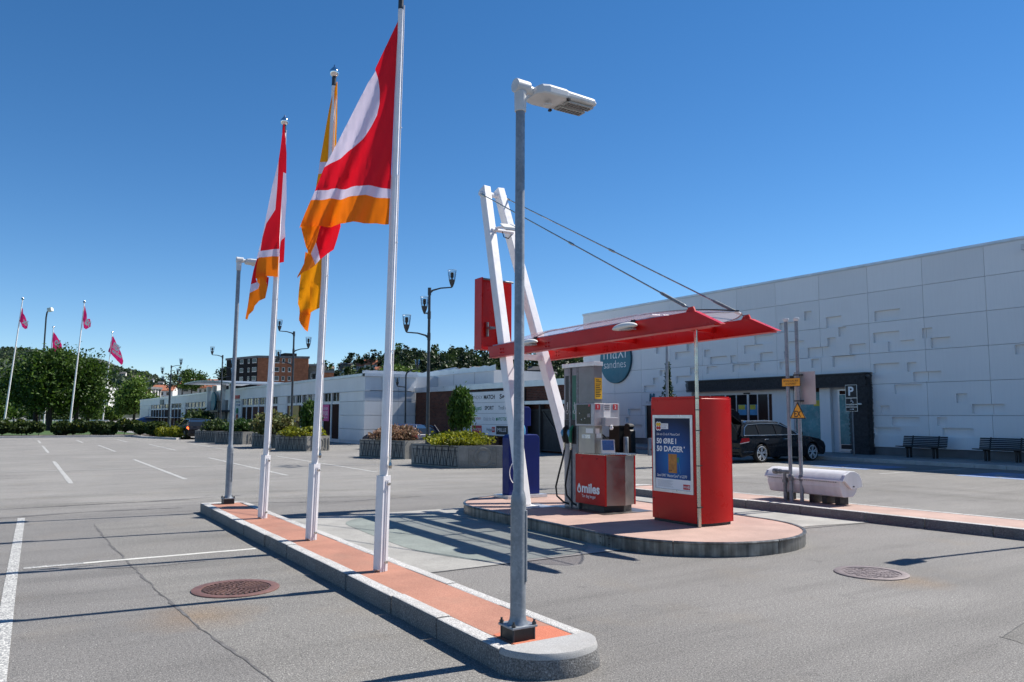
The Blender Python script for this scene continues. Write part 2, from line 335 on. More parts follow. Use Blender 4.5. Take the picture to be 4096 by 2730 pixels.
def leafmat(name, a, b, c, tr=.3):
    m, t, p = nodes(name); out = t.nodes['Material Output']; g = N(t, 'ShaderNodeNewGeometry')
    col = ramp(t, g.outputs['Random Per Island'], [(0, a), (.5, b), (1, c)])
    col = mixc(t, 1, col, ramp(t, noise(t, g.outputs['Position'], .9, 3), [(.3, .75), (.7, 1.2)]), 'MULTIPLY')
    t.links.new(col, p.inputs['Base Color']); p.inputs['Roughness'].default_value = .55; p.inputs['Specular IOR Level'].default_value = .3
    tl = N(t, 'ShaderNodeBsdfTranslucent'); t.links.new(col, tl.inputs[0]); mx_ = N(t, 'ShaderNodeMixShader'); mx_.inputs[0].default_value = tr
    t.links.new(p.outputs[0], mx_.inputs[1]); t.links.new(tl.outputs[0], mx_.inputs[2]); t.links.new(mx_.outputs[0], out.inputs[0])
leafmat('leaf_tree', (.018, .042, .006), (.042, .090, .010), (.085, .145, .018))
leafmat('leaf_bright', (.05, .10, .015), (.085, .15, .02), (.14, .21, .03))
leafmat('leaf_hedge', (.014, .032, .010), (.030, .058, .012), (.075, .105, .018))
leafmat('leaf_yellow', (.10, .13, .010), (.19, .21, .012), (.33, .31, .016))
leafmat('leaf_box', (.018, .05, .010), (.03, .075, .012), (.05, .105, .018))
leafmat('leaf_rhodo', (.07, .095, .03), (.14, .16, .05), (.24, .2, .08))
leafmat('leaf_pinkish', (.10, .085, .045), (.24, .14, .09), (.34, .2, .13))
leafmat('leaf_weep', (.02, .055, .006), (.045, .10, .012), (.085, .15, .02))
leafmat('leaf_dark', (.010, .022, .010), (.020, .040, .014), (.036, .060, .018), .15)
leafmat('leaf_mid', (.022, .044, .012), (.038, .068, .016), (.06, .095, .022), .2)
leafmat('leaf_hill_hazed', (.036, .056, .038), (.056, .080, .050), (.080, .105, .060), .2)  # pine green paled and greyed, distance haze put into the leaf colour
leafmat('leaf_fir', (.012, .035, .012), (.022, .055, .018), (.04, .08, .025), .15)
M('bark', (.045, .035, .028), .9, var=.4, scale=14, bump=.5, bscale=40)
M('lawn_green', (.05, .10, .02), .9, var=.45, scale=1.5, bump=.6, bscale=30)
M('hill_green', (.022, .034, .018), .95, var=.5, scale=.02, fine=.12)
M('hill_rock', (.045, .052, .05), .95, var=.4, scale=.012, fine=.05)
M('earth', (.09, .07, .05), .95, var=.4, scale=8)
M('terracotta', (.42, .155, .085), .75, var=.25, scale=.5)
M('roof_slate', (.10, .10, .105), .7, var=.3, scale=.5); M('roof_tan', (.23, .17, .14), .8, var=.25, scale=.5)
M('house_white', (.70, .69, .66), .7, var=.1, scale=.3); M('house_grey', (.30, .30, .30), .7, var=.12); M('house_red', (.24, .05, .035), .7, var=.15)
M('bench_wood', (.030, .026, .024), .6, var=.35, scale=15)
M('gold', (.50, .20, .025), .5, .0, var=.45, scale=14)
def poster_blue():
    m, t, p = nodes('poster_blue'); v = wpos(t); d = N(t, 'ShaderNodeVectorMath', operation='DISTANCE'); t.links.new(v, d.inputs[0]); d.inputs[1].default_value = (7.88, 8.28, 1.02)
    c = ramp(t, d.outputs['Value'], [(.05, (.012, .15, .42)), (.32, (.005, .055, .22)), (.6, (.001, .008, .04))])
    t.links.new(c, p.inputs['Base Color']); p.inputs['Roughness'].default_value = .3; p.inputs['Specular IOR Level'].default_value = .2
poster_blue()
M('poster_blue2', (.05, .13, .36), .3, var=.2, scale=12)
# ================================================================ SETTING
def sheet(name, mat, pts, z, parent=None, kind='structure'):
    m = MB(); m.add([(x, y, z) for x, y in pts], [tuple(range(len(pts)))]); o = m.build(name, mat, parent)
    if parent is None: tag(o, kind=kind)
    return o
def rect(x0, x1, y0, y1): return [(x0, y0), (x1, y0), (x1, y1), (x0, y1)]
ground = sheet('ground', 'asphalt', rect(-900, 900, -300, 1500), 0)
def ragged(x0, x1, y0, y1, along='y', step=.25, j=.006):
    r = random.Random(int(x0*100+y0*7)); L = (y1-y0) if along == 'y' else (x1-x0); n = max(2, int(L/step)); a = []; b = []
    for i in range(n+1):
        s_ = i/n*L
        if along == 'y': a.append((x0+r.uniform(-j, j), y0+s_)); b.append((x1+r.uniform(-j, j), y0+s_))
        else: a.append((x0+s_, y0+r.uniform(-j, j))); b.append((x0+s_, y1+r.uniform(-j, j)))
    return (b+a[::-1]) if along == 'y' else (a+b[::-1])
def line(x0, x1, y0, y1, mat='line_white', along='y', z=.004):
    sheet('painted_line', mat, ragged(x0, x1, y0, y1, along), z, ground)
sheet('painted_line', 'line_white', [(-.14, 1.5), (-.035, 1.5), (.085, 9.0), (.20, 14.95), (.10, 14.98), (-.02, 9.0)], .004, ground)
line(.72, 2.6, 10.07, 10.15, 'line_worn', 'x'); line(.15, .72, 10.06, 10.145, 'line_white', 'x')
for x in (-1.4, 1.2, 3.78, 6.42, 9.05):
    line(x-.055, x+.055, 21.85, 32.4)
for x in (-1.3, 1.25, 3.86, 6.42, 8.65): line(x-.05, x+.05, 39.8, 48.8)
for x in (-1.3, 1.25, 3.4, 5.8): line(x-.05, x+.05, 53.2, 59.2)
line(-12, 11.2, 27.0, 27.07, 'line_white', 'x'); line(-12, 8.6, 44.5, 44.57, 'line_white', 'x')
for y in (14.0, 18.95, 9.0): line(21.6, 26.4, y-.05, y+.05, 'line_white', 'x')
# blue accessible bays with wheelchair marks
for yc in (16.4, 11.5):
    b = sheet('blue_bay_paint', 'line_blue', rect(22.9, 25.3, yc-1.05, yc+1.05), .004, ground)
    m = MB(); c = Vector((24.1, yc, .008))
    ring = [(c.x+.55*math.cos(a)+.15, c.y+.55*math.sin(a)) for a in [i*PI/12 for i in range(-2, 19)]]
    inner = [(c.x+.42*math.cos(a)+.15, c.y+.42*math.sin(a)) for a in [i*PI/12 for i in range(-2, 19)]]
    n = len(ring); m.add([(x, y, .008) for x, y in ring+inner], [(i, i+1, n+i+1, n+i) for i in range(n-1)])
    for q in (rect(c.x-.9, c.x+.2, yc-.08, yc+.06), rect(c.x-.35, c.x-.22, yc-.5, yc-.1), rect(c.x+.1, c.x+.22, yc-.7, yc)): m.add([(x, y, .0085) for x, y in q], [(0, 1, 2, 3)])
    m.build('wheelchair_mark', 'line_white', b)
# tar seams and worn repair marks in the asphalt
def seam(pts, w0, mat='tar_soft', z=.003, seed=1):
    r = random.Random(seed); P = []
    for a, b in zip(pts, pts[1:]):
        n = max(2, int(math.dist(a, b)/.12))
        P += [(a[0]+(b[0]-a[0])*i/n, a[1]+(b[1]-a[1])*i/n) for i in range(n)]
    P.append(pts[-1]); L = []; R = []
    for i, (x, y) in enumerate(P):
        q = P[min(i+1, len(P)-1)]; o = P[max(i-1, 0)]; dx, dy = q[0]-o[0], q[1]-o[1]; l = math.hypot(dx, dy) or 1
        wv = w0*r.uniform(.15, 1)*(.5+.5*math.sin(i*.23+seed)**2); jx = r.uniform(-.012, .012)
        L.append((x-dy/l*wv+jx, y+dx/l*wv)); R.append((x+dy/l*wv+jx, y-dx/l*wv))
    m = MB(); n = len(L); m.add([(x, y, z) for x, y in L+R], [(i, n+i, n+i+1, i+1) for i in range(n-1)]); m.build('tar_seam', mat, ground)
seam([(1.08, 13.6), (1.1, 11.5), (1.16, 9.6), (1.22, 8.0), (1.3, 6.6), (1.42, 5.4), (1.5, 4.2), (1.5, 3)], .022, seed=3)
sheet('asphalt_lane', 'asphalt_lane', [(1.08, 13.6), (1.1, 11.5), (1.16, 9.6), (1.22, 8), (1.3, 6.6), (1.42, 5.4), (1.5, 4.2), (1.5, 2), (2.72, 2), (2.74, 14.2)], .0012, ground)
seam([(-3, 14.9), (-.5, 15.1), (1.2, 15.35), (2.6, 15.2)], .10, 'tar_soft', seed=5)
seam([(-4, 16.4), (0, 16.5), (2.4, 16.6), (4, 16.9)], .10, 'tar_soft', seed=8)
seam([(.6, 9.75), (1.35, 9.5), (1.9, 9.55)], .03, seed=9)
seam([(3.5, 15.6), (5.4, 14.7), (7.2, 14.9)], .09, seed=12)
seam([(8.0, 1.7), (6.4, 3.2), (7.6, 3.45), (9.5, 4.2)][1:], .012, 'tar', seed=21); seam([(6.4, 3.22), (6.2, 2.6), (6.0, 1.4)], .012, 'tar', seed=22)
seam([(15, 3), (14.4, 9), (14.1, 16)], .012, seed=31); seam([(17.5, 4), (17.1, 12), (16.8, 20)], .015, seed=32)
sheet('asphalt_patch', 'asphalt_patch', [(6.4, 3.2), (7.6, 3.45), (9.5, 4.2), (12, 4.6), (13, 0), (6, 0), (6.0, 1.4), (6.2, 2.6)], .0015, ground)
def tyre(pts, w0=.10):
    for off in (-.75, .75):
        P = []
        for i in range(len(pts)-1):
            for k_ in range(10): P.append(tuple(Vector(pts[i]).lerp(Vector(pts[i+1]), k_/10)))
        P.append(pts[-1]); P = [tuple(sum((Vector(P[min(max(i+k_, 0), len(P)-1)]) for k_ in range(-6, 7)), Vector((0, 0)))/13) for i in range(len(P))]
        L = []; R = []
        for i, p in enumerate(P):
            d = (Vector(P[min(i+1, len(P)-1)])-Vector(P[max(i-1, 0)])).normalized(); n_ = Vector((-d.y, d.x)); c = Vector(p)+n_*off; j = w0*(1+.25*math.sin(i*.9+off)+.15*math.sin(i*2.3))
            L.append(c+n_*j); R.append(c-n_*j)
        m = MB(); n = len(L); m.add([(q.x, q.y, .0022) for q in L+R], [(i, n+i, n+i+1, i+1) for i in range(n-1)]); m.build('tyre_track', 'asphalt_tyre', ground)
tyre([(-4, 17.5), (2, 17.8), (6, 16.3), (9, 15.2), (14, 14.8)], .14); tyre([(9, 20), (13, 18.5), (17, 14), (18, 8), (17.5, 3)], .14)
# concrete apron around the pump island
apron = sheet('concrete_apron', 'concrete', [(3.44, 7.62), (6.45, 7.70), (10.3, 7.86), (11.55, 7.62), (11.2, 12.75), (3.5, 12.6)], .006)
m = MB(); wp = []
for i in range(40):
    a = 2*PI*i/40; ex = abs(math.cos(a))**.6*math.copysign(1, math.cos(a)); ey = abs(math.sin(a))**.6*math.copysign(1, math.sin(a)); wp.append((5.35+1.12*ex+.03*math.sin(7*a), 10.0+2.28*ey))
m.add([(x, max(y, 7.72), .009) for x, y in wp], [tuple(range(40))]); m.build('green_stained_area', 'concrete_green', apron)
seam2 = [(3.44, 7.62), (6.45, 7.70)]
m = MB(); m.add([(3.44, 7.595, .004), (6.5, 7.675, .004), (6.5, 7.70, .0065), (3.44, 7.62, .0065)], [(0, 1, 2, 3)]); m.build('open_joint', 'tar', apron)
m = MB(); m.add([(9.35, 7.79, .004), (11.5, 7.60, .004), (11.5, 7.62, .0065), (9.35, 7.815, .0065)], [(0, 1, 2, 3)]); m.build('open_joint', 'tar', apron)
# ---- kerbed islands
KH = .15
def stone(mb_parent, pts, z1, mat='granite', bev=.014):
    m = MB(); m.prism(pts, -.02, z1); m.m = [0, 0]+[1]*(len(m.f)-2); return m.build('kerb_stone', [mat, 'granite_side_shaded'], mb_parent, bevel=bev)
isl = MB().prism(rect(2.86, 3.35, 4.5, 14.22), 0, KH-.006).build('traffic_island', 'salmon'); tag(isl, kind='structure')
sheet('fresh_patch', 'salmon_new', [(2.87, 4.5), (3.34, 4.5), (3.34, 4.78), (3.12, 4.88), (2.87, 4.80)], KH-.002, isl)
kr = random.Random(4)
def kerb_row(x0, x1, y0, y1, L, par):
    y = y0
    while y < y1-.05:
        l = min(L*kr.uniform(.85, 1.15), y1-y)
        if y1-y-l < .25: l = y1-y
        j = kr.uniform(-.008, .008); a = kr.uniform(-.006, .006)
        stone(par, [(x0+j, y+.004), (x1+j*.5, y+.004), (x1+a*.5, y+l-.004), (x0+a, y+l-.004)], KH+kr.uniform(-.004, .006)); y += l
kerb_row(2.735, 2.862, 4.5, 14.36, .98, isl); kerb_row(3.348, 3.462, 4.5, 14.0, 1.02, isl)
stone(isl, [(2.735, 14.36), (2.86, 14.225), (3.35, 14.225), (3.462, 14.0), (3.45, 14.22), (3.32, 14.38), (3.1, 14.42)], KH)
cap = [(2.735, 4.5)]+[(3.099+.364*math.cos(a)*(1 if i % 3 else .985), 4.495+.33*math.sin(a)*(1 if i % 2 else .99)) for i, a in enumerate([PI+PI*k_/18 for k_ in range(19)])]+[(3.462, 4.5)]
def endstone():
    m = MB(); n = len(cap); r = random.Random(9); cx, cy = 3.099, 4.5; R = []
    for z, g, jit in ((-.02, 1.05, .02), (.03, 1.045, .016), (.075, 1.02, .014), (.115, 1.0, .008), (KH-.006, .985, .003), (KH+.004, .965, 0)):
        ring = []
        for x, y in cap:
            rough_ = 1 if x > cx+.1 else .25
            ring.append((cx+(x-cx)*(g+r.uniform(-jit, jit)*3*rough_), cy+(y-cy)*(g+r.uniform(-jit, jit)*3*rough_), z+r.uniform(-jit, jit)*.4*rough_))
        R.append(ring)
    m.rings(R); m.m = [1 if i < 3*n else 0 for i in range(len(m.f))]; m.build('kerb_end_stone', ['granite_smooth', 'granite_side_shaded'], isl, smooth=35)
endstone()
def near(y): return 11.02+(13-y)*.088 if y > 5 else 11.72+(5-y)*.09
def farx(y): return near(y)+1.02
bi = MB().prism([(near(y)+.12, y) for y in (-3, 2, 5, 8, 11, 13.2)]+[(farx(y), y) for y in (13.2, 11, 8, 5, 2, -3)], 0, KH-.006).build('back_island', 'salmon_pale'); tag(bi, kind='structure')
y = -3.0
while y < 13.2:
    l = kr.uniform(.9, 1.15); y2 = min(13.3, y+l); j = kr.uniform(-.008, .008)
    stone(bi, [(near(y)+j, y+.005), (near(y)+.125, y+.005), (near(y2)+.125, y2-.005), (near(y2)+j, y2-.005)], KH+kr.uniform(-.004, .005))
    stone(bi, [(farx(y), y+.005), (farx(y)+.10, y+.005), (farx(y2)+.10, y2-.005), (farx(y2), y2-.005)], KH)
    y = y2
stone(bi, [(near(13.3), 13.305), (farx(13.3)+.1, 13.305), (farx(13.3)-.2, 13.62), (near(13.3)+.2, 13.62)], KH)
# pump island: stadium with a steel edge
PX, PR, PY0, PY1, PH = 7.91, 1.49, 7.98, 11.34, .165
def stadium(r, n=20):
    return [(PX+r*math.cos(PI+PI*i/n), PY0+r*math.sin(PI+PI*i/n)) for i in range(n+1)]+[(PX+r*math.cos(PI*i/n), PY1+r*math.sin(PI*i/n)) for i in range(n+1)]
pi_ = MB().prism(stadium(PR-.02), 0, PH-.004).build('pump_island', 'salmon_pale'); tag(pi_, kind='structure')
st = stadium(PR, 24); segs = [(0, 5), (5, 12), (12, 19), (19, 24), (24, 25), (25, 33), (33, 41), (41, 49)]
def edge_run(pts):
    prof = [(-.012, 0), (.0, 0), (.0, PH-.025), (.010, PH-.02), (.014, PH-.004), (.006, PH+.008), (-.03, PH+.006), (-.03, PH-.002), (-.012, PH-.012)]
    m = MB(); R = []
    for i, p in enumerate(pts):
        a = pts[max(i-1, 0)]; b = pts[min(i+1, len(pts)-1)]; dx, dy = b[0]-a[0], b[1]-a[1]; l = math.hypot(dx, dy); nx, ny = dy/l, -dx/l
        R.append([(p[0]+nx*o, p[1]+ny*o, z) for o, z in prof])
    m.rings(R); return m.build('steel_edge', 'edge_steel', pi_, smooth=40)
def inset(pts, d=.006):
    a, b = Vector((*pts[0], 0)), Vector((*pts[1], 0)); p0 = a+(b-a).normalized()*d; a, b = Vector((*pts[-1], 0)), Vector((*pts[-2], 0)); p1 = a+(b-a).normalized()*d
    return [p0.xy[:]]+pts[1:-1]+[p1.xy[:]]
for a, b in segs: edge_run(inset((st+st[:1])[a:b+1]))
for ya, yb in ((PY1, 10.0), (10.0, PY0)): edge_run(inset([(PX-PR, ya), (PX-PR, (ya+yb)/2), (PX-PR, yb)]))
MBb = MB()
for k_ in (.04, .12):
    for yy in (8.07, 7.90): MBb.cyl((PX-PR+.004, yy, k_), (PX-PR-.008, yy, k_), .008, n=8)
MBb.build('edge_bolts', 'dark_steel', pi_)
sheet('checker_plate', 'alu', rect(7.05, 7.62, 10.75, 11.3), PH+.002, pi_)
sheet('checker_plate', 'steel_brushed', rect(7.62, 8.62, 9.48, 10.95), PH+.002, pi_)
m = MB()
for i in range(12):
    for j in range(11):
        x, y = 7.09+.045*i, 10.78+.047*j; s_ = .014 if (i+j) % 2 else -.014
        m.add([(x-.014, y-s_, PH+.0045), (x, y-.004, PH+.0045), (x+.014, y+s_, PH+.0045), (x, y+.004, PH+.0045)], [(0, 1, 2, 3)])
m.build('plate_studs', 'alu', pi_)
# ---- manhole covers
def manhole(c, R, label, style):
    t = thing('manhole_cover', label, 'manhole', (*c, 0), 'manhole covers in the asphalt'); m = MB()
    m.lathe([(R, 0), (R, .010), (R*.985, .013), (R*.80, .013), (R*.795, .006), (R*.78, .006)], (*c, 0), 48); m.build('rim', 'rust_rim' if style == 0 else 'cast_iron', t, smooth=40)
    m = MB(); m.lathe([(R*.775, .001), (R*.775, .006), (R*.77, .008), (.001, .008)], (*c, 0), 48); m.build('lid', 'iron_dark' if style == 0 else 'cast_iron', t, smooth=40)
    m = MB(); r = random.Random(3)
    if style == 0:
        for k_ in range(1, 9):
            rr = R*.74*k_/8.4; n = max(5, int(2*PI*rr/.052))
            for i in range(n):
                a = 2*PI*(i+.5*(k_ % 2))/n; w_ = .016; h = .019; ca, sa = math.cos(a), math.sin(a); q = r.uniform(-.3, .3)
                pts = []
                for (u, v) in ((-w_, -h*.75), (w_, -h*.75), (w_, h*.75), (-w_, h*.75)):
                    uu, vv = u*math.cos(q)-v*math.sin(q), u*math.sin(q)+v*math.cos(q)
                    pts.append((c[0]+(rr+uu)*ca-vv*sa, c[1]+(rr+uu)*sa+vv*ca))
                m.prism(pts, .007, .016)
        m.build('raised_studs', 'rust_iron', t)
    else:
        for k_ in range(1, 7):
            rr = R*.74*k_/6.5; n = 6+4*k_
            for i in range(n):
                if (i+k_) % 5 == 0: continue
                a0 = 2*PI*(i+.12)/n; a1 = 2*PI*(i+.88)/n
                m.prism([(c[0]+q*math.cos(a), c[1]+q*math.sin(a)) for q, a in ((rr-.016, a0), (rr+.016, a0), (rr+.016, a1), (rr-.016, a1))], .007, .0125)
        m.build('raised_ribs', 'cast_iron', t)
        for i in range(26):
            a = 2*PI*i/26; 
            if i % 7 == 3: continue
        part('pick_hole', 'iron_dark', t, lambda q: q.box(c[0]+.08, c[0]+.125, c[1]+.16, c[1]+.20, .0125, .0145))
manhole((1.86, 7.9), .40, 'rusty brown round manhole cover with studded lid, left of the flagpoles', 0)
manhole((7.78, 5.19), .37, 'grey-brown flush manhole cover with ring pattern, in front of the pump island', 1)
# ---- pavement in front of the white hall
pv = MB().prism(rect(26.95, 30.2, -20, 34.8), 0, .13).build('pavement', 'paving'); tag(pv, kind='structure')
y = -8.0
while y < 34:
    MB().box(26.8, 26.945, y+.004, y+1.0-.004, 0, .14).build('kerb_stone', 'granite', pv, bevel=.01); y += 1.0
# ---- lawn and park behind the hedge
lawn = sheet('lawn', 'lawn_green', [(-160, 71.5), (9.4, 71.5), (10.5, 90), (12.5, 150), (12.5, 230), (-160, 230)], .03)
path_ = sheet('park_path', 'paving', [(9.2, 68), (10.8, 68), (11.8, 150), (9.8, 150), (8.2, 90)], .05)
hk = MB(); hk.prism([(-60, 67.9), (7.4, 65.6), (7.7, 62.0), (9.2, 57.2), (9.5, 57.4), (8.0, 62.3), (7.7, 66.0), (-60, 68.2)], 0, .13); tag(hk.build('far_kerb', 'granite', None), kind='structure')
sheet('hedge_bed', 'earth', [(-60, 68.1), (7.6, 65.9), (8.0, 62.2), (9.4, 57.5), (10.4, 57.8), (9.4, 63), (9.2, 71), (-60, 71.5)], .09)
# ================================================================ WHITE HALL (right)
XW = 30.0
hall = thing('white_hall', 'long white panelled shopping hall with rectangular recesses, right side', 'building', (XW, 20, 0))
REC = [(22.45,22.85,6.01,6.42),(20.95,21.73,5.57,6.04),(20.73,21.13,5.14,5.54),(21.28,21.69,4.74,5.13),(21.6,22.73,4.29,4.76),(19.86,20.62,4.32,4.75),(22.17,22.56,3.86,4.24),(20.34,21.46,3.83,4.29),(18.28,19.41,5.63,6.05),(18.36,19.5,4.74,5.15),(17.73,18.87,4.34,4.74),(17.0,17.41,4.75,5.15),(16.32,17.08,4.34,4.74),(18.41,19.54,3.47,3.86),(17.69,18.09,3.47,3.84),(16.72,17.85,3.07,3.45),(17.51,18.66,2.6,2.97),(18.91,19.3,1.8,2.14),(15.8,16.21,2.21,2.56),(14.5,15.65,1.8,2.15),(17.67,18.83,1.33,1.67),(16.58,16.98,1.34,1.67),(18.47,19.61,.94,1.25),(15.63,16.78,.92,1.26),(23.25,24.23,5.62,6.02),(24.57,25.72,5.14,5.54),(25.22,26.38,4.74,5.13),(24.64,25.42,4.33,4.72),(26.89,27.27,4.33,4.7),(27.48,28.62,4.33,4.71),(28.62,29.02,4.74,5.1),(30.0,31.15,4.74,5.12),(29.87,30.27,5.15,5.52),(32.3,32.66,5.15,5.51),(26.01,27.14,3.86,4.24),(25.39,25.8,3.87,4.23),(28.12,28.88,3.86,4.23),(29.64,30.06,3.87,4.23),(29.97,31.11,3.45,3.82),(32.51,32.93,3.45,3.81),(32.74,33.7,3.04,3.39),(23.69,24.01,4.34,4.7),(23.29,24.29,3.86,4.22),(22.9,23.9,4.74,5.12),(22.13,22.5,3.87,4.24),(33.97,35.07,1.76,2.09),(34.87,35.29,1.32,1.62),(33.92,35.08,.88,1.2),(12.6,13.7,3.45,3.83),(12.2,12.6,4.34,4.7),(13.3,14.05,3.9,4.25),(12.0,13.1,1.34,1.67),(31.6,32.4,3.9,4.2)]
ZE = [.45, 1.735, 3.02, 4.30, 5.575, 6.86, 7.99]
YE = [39.3, 38.62]+[38.62-2.368*i for i in range(1, 21)]
MB().box(XW+.45, XW+32, YE[-1], 39.28, 0, 7.95).build('wall_core', 'wall_core', hall)
MB().box(XW+.05, XW+.44, YE[-1], 19.68, 0, .44).build('plinth', 'roof_felt', hall); MB().box(XW+.05, XW+.44, 29.95, 39.29, 0, .44).build('plinth', 'roof_felt', hall)
MB().box(XW-.05, XW+.60, YE[-1], 39.34, 8.0, 8.10).build('roof_cap', 'sheet_metal', hall, bevel=.01)
MB().box(XW-.02, XW+.10, YE[-1], 39.32, 7.965, 7.998).build('cap_drip', 'panel_grey', hall)
def panel(y0, y1, z0, z1):
    g = .007; y0 += g; y1 -= g; z0 += g; z1 -= g; D_ = .13; T = .20
    rs = [(max(a, y0), min(b, y1), max(c, z0), min(d, z1)) for a, b, c, d in REC if a < y1-.02 and b > y0+.02 and c < z1-.02 and d > z0+.02]
    ys = sorted({y0, y1} | {q for r_ in rs for q in r_[:2]}); zs = sorted({z0, z1} | {q for r_ in rs for q in r_[2:]}); m = MB()
    ins = lambda a, b: any(r_[0] <= a <= r_[1] and r_[2] <= b <= r_[3] for r_ in rs)
    dep = {}
    for i in range(len(ys)-1):
        for j in range(len(zs)-1):
            d = D_ if ins((ys[i]+ys[i+1])/2, (zs[j]+zs[j+1])/2) else 0; dep[i, j] = d
            m.quad((XW+d, ys[i+1], zs[j]), (XW+d, ys[i], zs[j]), (XW+d, ys[i], zs[j+1]), (XW+d, ys[i+1], zs[j+1]))
    for i in range(len(ys)):
        for j in range(len(zs)-1):
            a = dep.get((i-1, j), T); b = dep.get((i, j), T)
            if a != b: m.quad((XW+a, ys[i], zs[j]), (XW+b, ys[i], zs[j]), (XW+b, ys[i], zs[j+1]), (XW+a, ys[i], zs[j+1]))
    for j in range(len(zs)):
        for i in range(len(ys)-1):
            a = dep.get((i, j-1), T); b = dep.get((i, j), T)
            if a != b: m.quad((XW+a, ys[i], zs[j]), (XW+a, ys[i+1], zs[j]), (XW+b, ys[i+1], zs[j]), (XW+b, ys[i], zs[j]))
    m.build('wall_panel', 'wall_white', hall)
for a, b in zip(YE, YE[1:]):
    for c, d in zip(ZE, ZE[1:]):
        y0, y1 = b, a
        if d < 3.1:
            if y0 >= 19.6 and y1 <= 29.97: continue
            if y0 < 29.97 < y1: y0 = 29.97
            if abs(y1-33.88) < .1 and d < 1.8: y0 = 33.6   # service door opening
            if abs(y1-33.88) < .1 and 1.8 < d < 3.1:
                panel(y0, y1, 2.28, d); panel(33.6, y1, c, 2.28); continue
        panel(y0, y1, c, d)
MB().box(XW+.10, XW+.125, 31.5, 33.6, .14, 2.28).build('service_door', 'gate_dark', hall)
lettering('MAXI V', hall, (XW-.002, 33.5, 2.36), (0, -1, 0), (0, 0, 1), 'print_grey', height=.16)
m = MB()
for a, b in (((33.16, 2.5), (33.12, 2.93)), ((33.12, 2.93), (32.98, 2.65)), ((32.98, 2.65), (32.84, 2.93)), ((32.84, 2.93), (32.8, 2.5))): m.beam((XW-.03, *a), (XW-.03, *b), .05, .07, (1, 0, 0))
m.build('letter_emblem', 'teal', hall)
# round sign
dc = Vector((XW-.02, 36.05, 5.02)); rs_ = part('round_sign', 'teal', hall, lambda q: q.lathe([(1.40, 0), (1.40, .10), (1.38, .12), (.001, .12)], dc, 56, (-1, 0, 0)), smooth=30)
part('sign_rim', 'teal_edge', rs_, lambda q: q.lathe([(1.385, -.06), (1.412, -.06), (1.412, .105), (1.403, .105)], dc, 56, (-1, 0, 0)), smooth=30)
lettering('maxi', rs_, (XW-.142, 37.1, 5.07), (0, -1, 0), (0, 0, 1), 'print_white', width=2.05, height=.95, bold=-.012)
lettering('sandnes', rs_, (XW-.142, 37.08, 4.52), (0, -1, 0), (0, 0, 1), 'print_white', width=2.02, height=.45, bold=-.008)
# dark slatted entrance frame
ent = MB(); ent.box(XW-.28, XW+.1, 19.70, 29.93, 2.98, 3.47).build('entrance_fascia', 'black', hall)
MB().box(XW-.28, XW+.1, 19.70, 20.45, .13, 2.97).build('entrance_pier', 'black', hall)
MB().box(XW-.42, XW+.05, 19.60, 30.02, 3.475, 3.52).build('fascia_cap', 'dark_steel', hall)
def shared(name, mat, parent, base, locs, bevel=0):
    o = base.build(name, mat, parent, world=False, bevel=bevel); o.location = Vector(locs[0])-OFF.get(parent.name, Vector((0, 0, 0)))
    for l in locs[1:]:
        c = o.copy(); sc.collection.objects.link(c); c.location = Vector(l)-OFF.get(parent.name, Vector((0, 0, 0)))
sr = random.Random(2)
shared('slat', 'slat_dark', hall, MB().box(-.06, 0, -10.33, 0, 0, .036), [(XW-.282-sr.choice((0, .012, .025)), 30.0+sr.choice((0, .04)), 2.93+.0455*i) for i in range(12)])
shared('slat', 'slat_dark', hall, MB().box(-.06, 0, -.86, 0, 0, .036), [(XW-.282-sr.choice((0, .012, .025)), 20.49+sr.choice((-.03, 0, .03)), .15+.0455*i) for i in range(61)])
shared('slat', 'slat_dark', hall, MB().box(0, .3, -.06, 0, 0, .036), [(XW-.285, 19.70-sr.choice((0, .015, .03)), .15+.0455*i) for i in range(73)])
G = XW+.16
MB().box(G, G+.06, 24.87, 29.93, 2.74, 2.965).build('door_header', 'panel_white', hall)
MB().box(G-.03, G, 26.2, 26.6, 2.76, 2.83).build('door_sensor', 'black', hall)
for a, b in ((29.9, 27.78), (27.03, 26.42), (26.22, 25.80)):
    pass
fr = [(27.78, .08), (27.07, .05), (26.34, .12), (25.75, .05), (25.11, .05), (29.86, .06), (28.8, .06)]
for y, w_ in fr: MB().box(G-.02, G+.05, y-w_/2, y+w_/2, .14, 2.74).build('door_frame', 'alu', hall)
ye = sorted([y for y, _ in fr]+[24.87])
for a, b in zip(ye, ye[1:]):
    if abs(a-25.11) < .01: continue
    gl = MB().box(G+.01, G+.02, a+.03, b-.03, .14, 2.74).build('door_pane', 'window_dark', hall)
MB().box(G+.01, G+.02, 25.14, 25.72, .14, 2.74).build('door_pane', 'screen', hall)
for a, b in ((26.45, 26.98), (25.8, 26.25)):
    p_ = MB().box(G+.004, G+.009, a, b, 1.75, 2.25).build('window_poster', 'poster_sky', hall); MB().box(G+.001, G+.0035, a+.1, b-.02, 2.02, 2.24).build('poster_sun', 'poster_yellow', p_)
MB().box(G-.06, G+.1, 23.66, 24.86, .14, 2.965).build('wall_infill', 'panel_white', hall)
MB().box(G-.02, G+.05, 23.57, 23.65, .14, 2.9).build('door_frame', 'alu', hall)
MB().box(G+.02, G+.04, 22.22, 23.56, .45, 2.77).build('shop_window', 'poster_teal', hall)
MB().box(G+.012, G+.018, 22.3, 22.62, 2.15, 2.4).build('poster_sun', 'poster_yellow', hall)
MB().box(G+.02, G+.05, 22.22, 23.56, 2.78, 2.965).build('window_header', 'brown_panel', hall); MB().box(G-.02, G+.05, 22.22, 23.56, .14, .44).build('window_base', 'panel_white', hall)
MB().box(G-.14, G+.1, 21.67, 22.20, .14, 2.965).build('wall_infill', 'panel_white', hall)
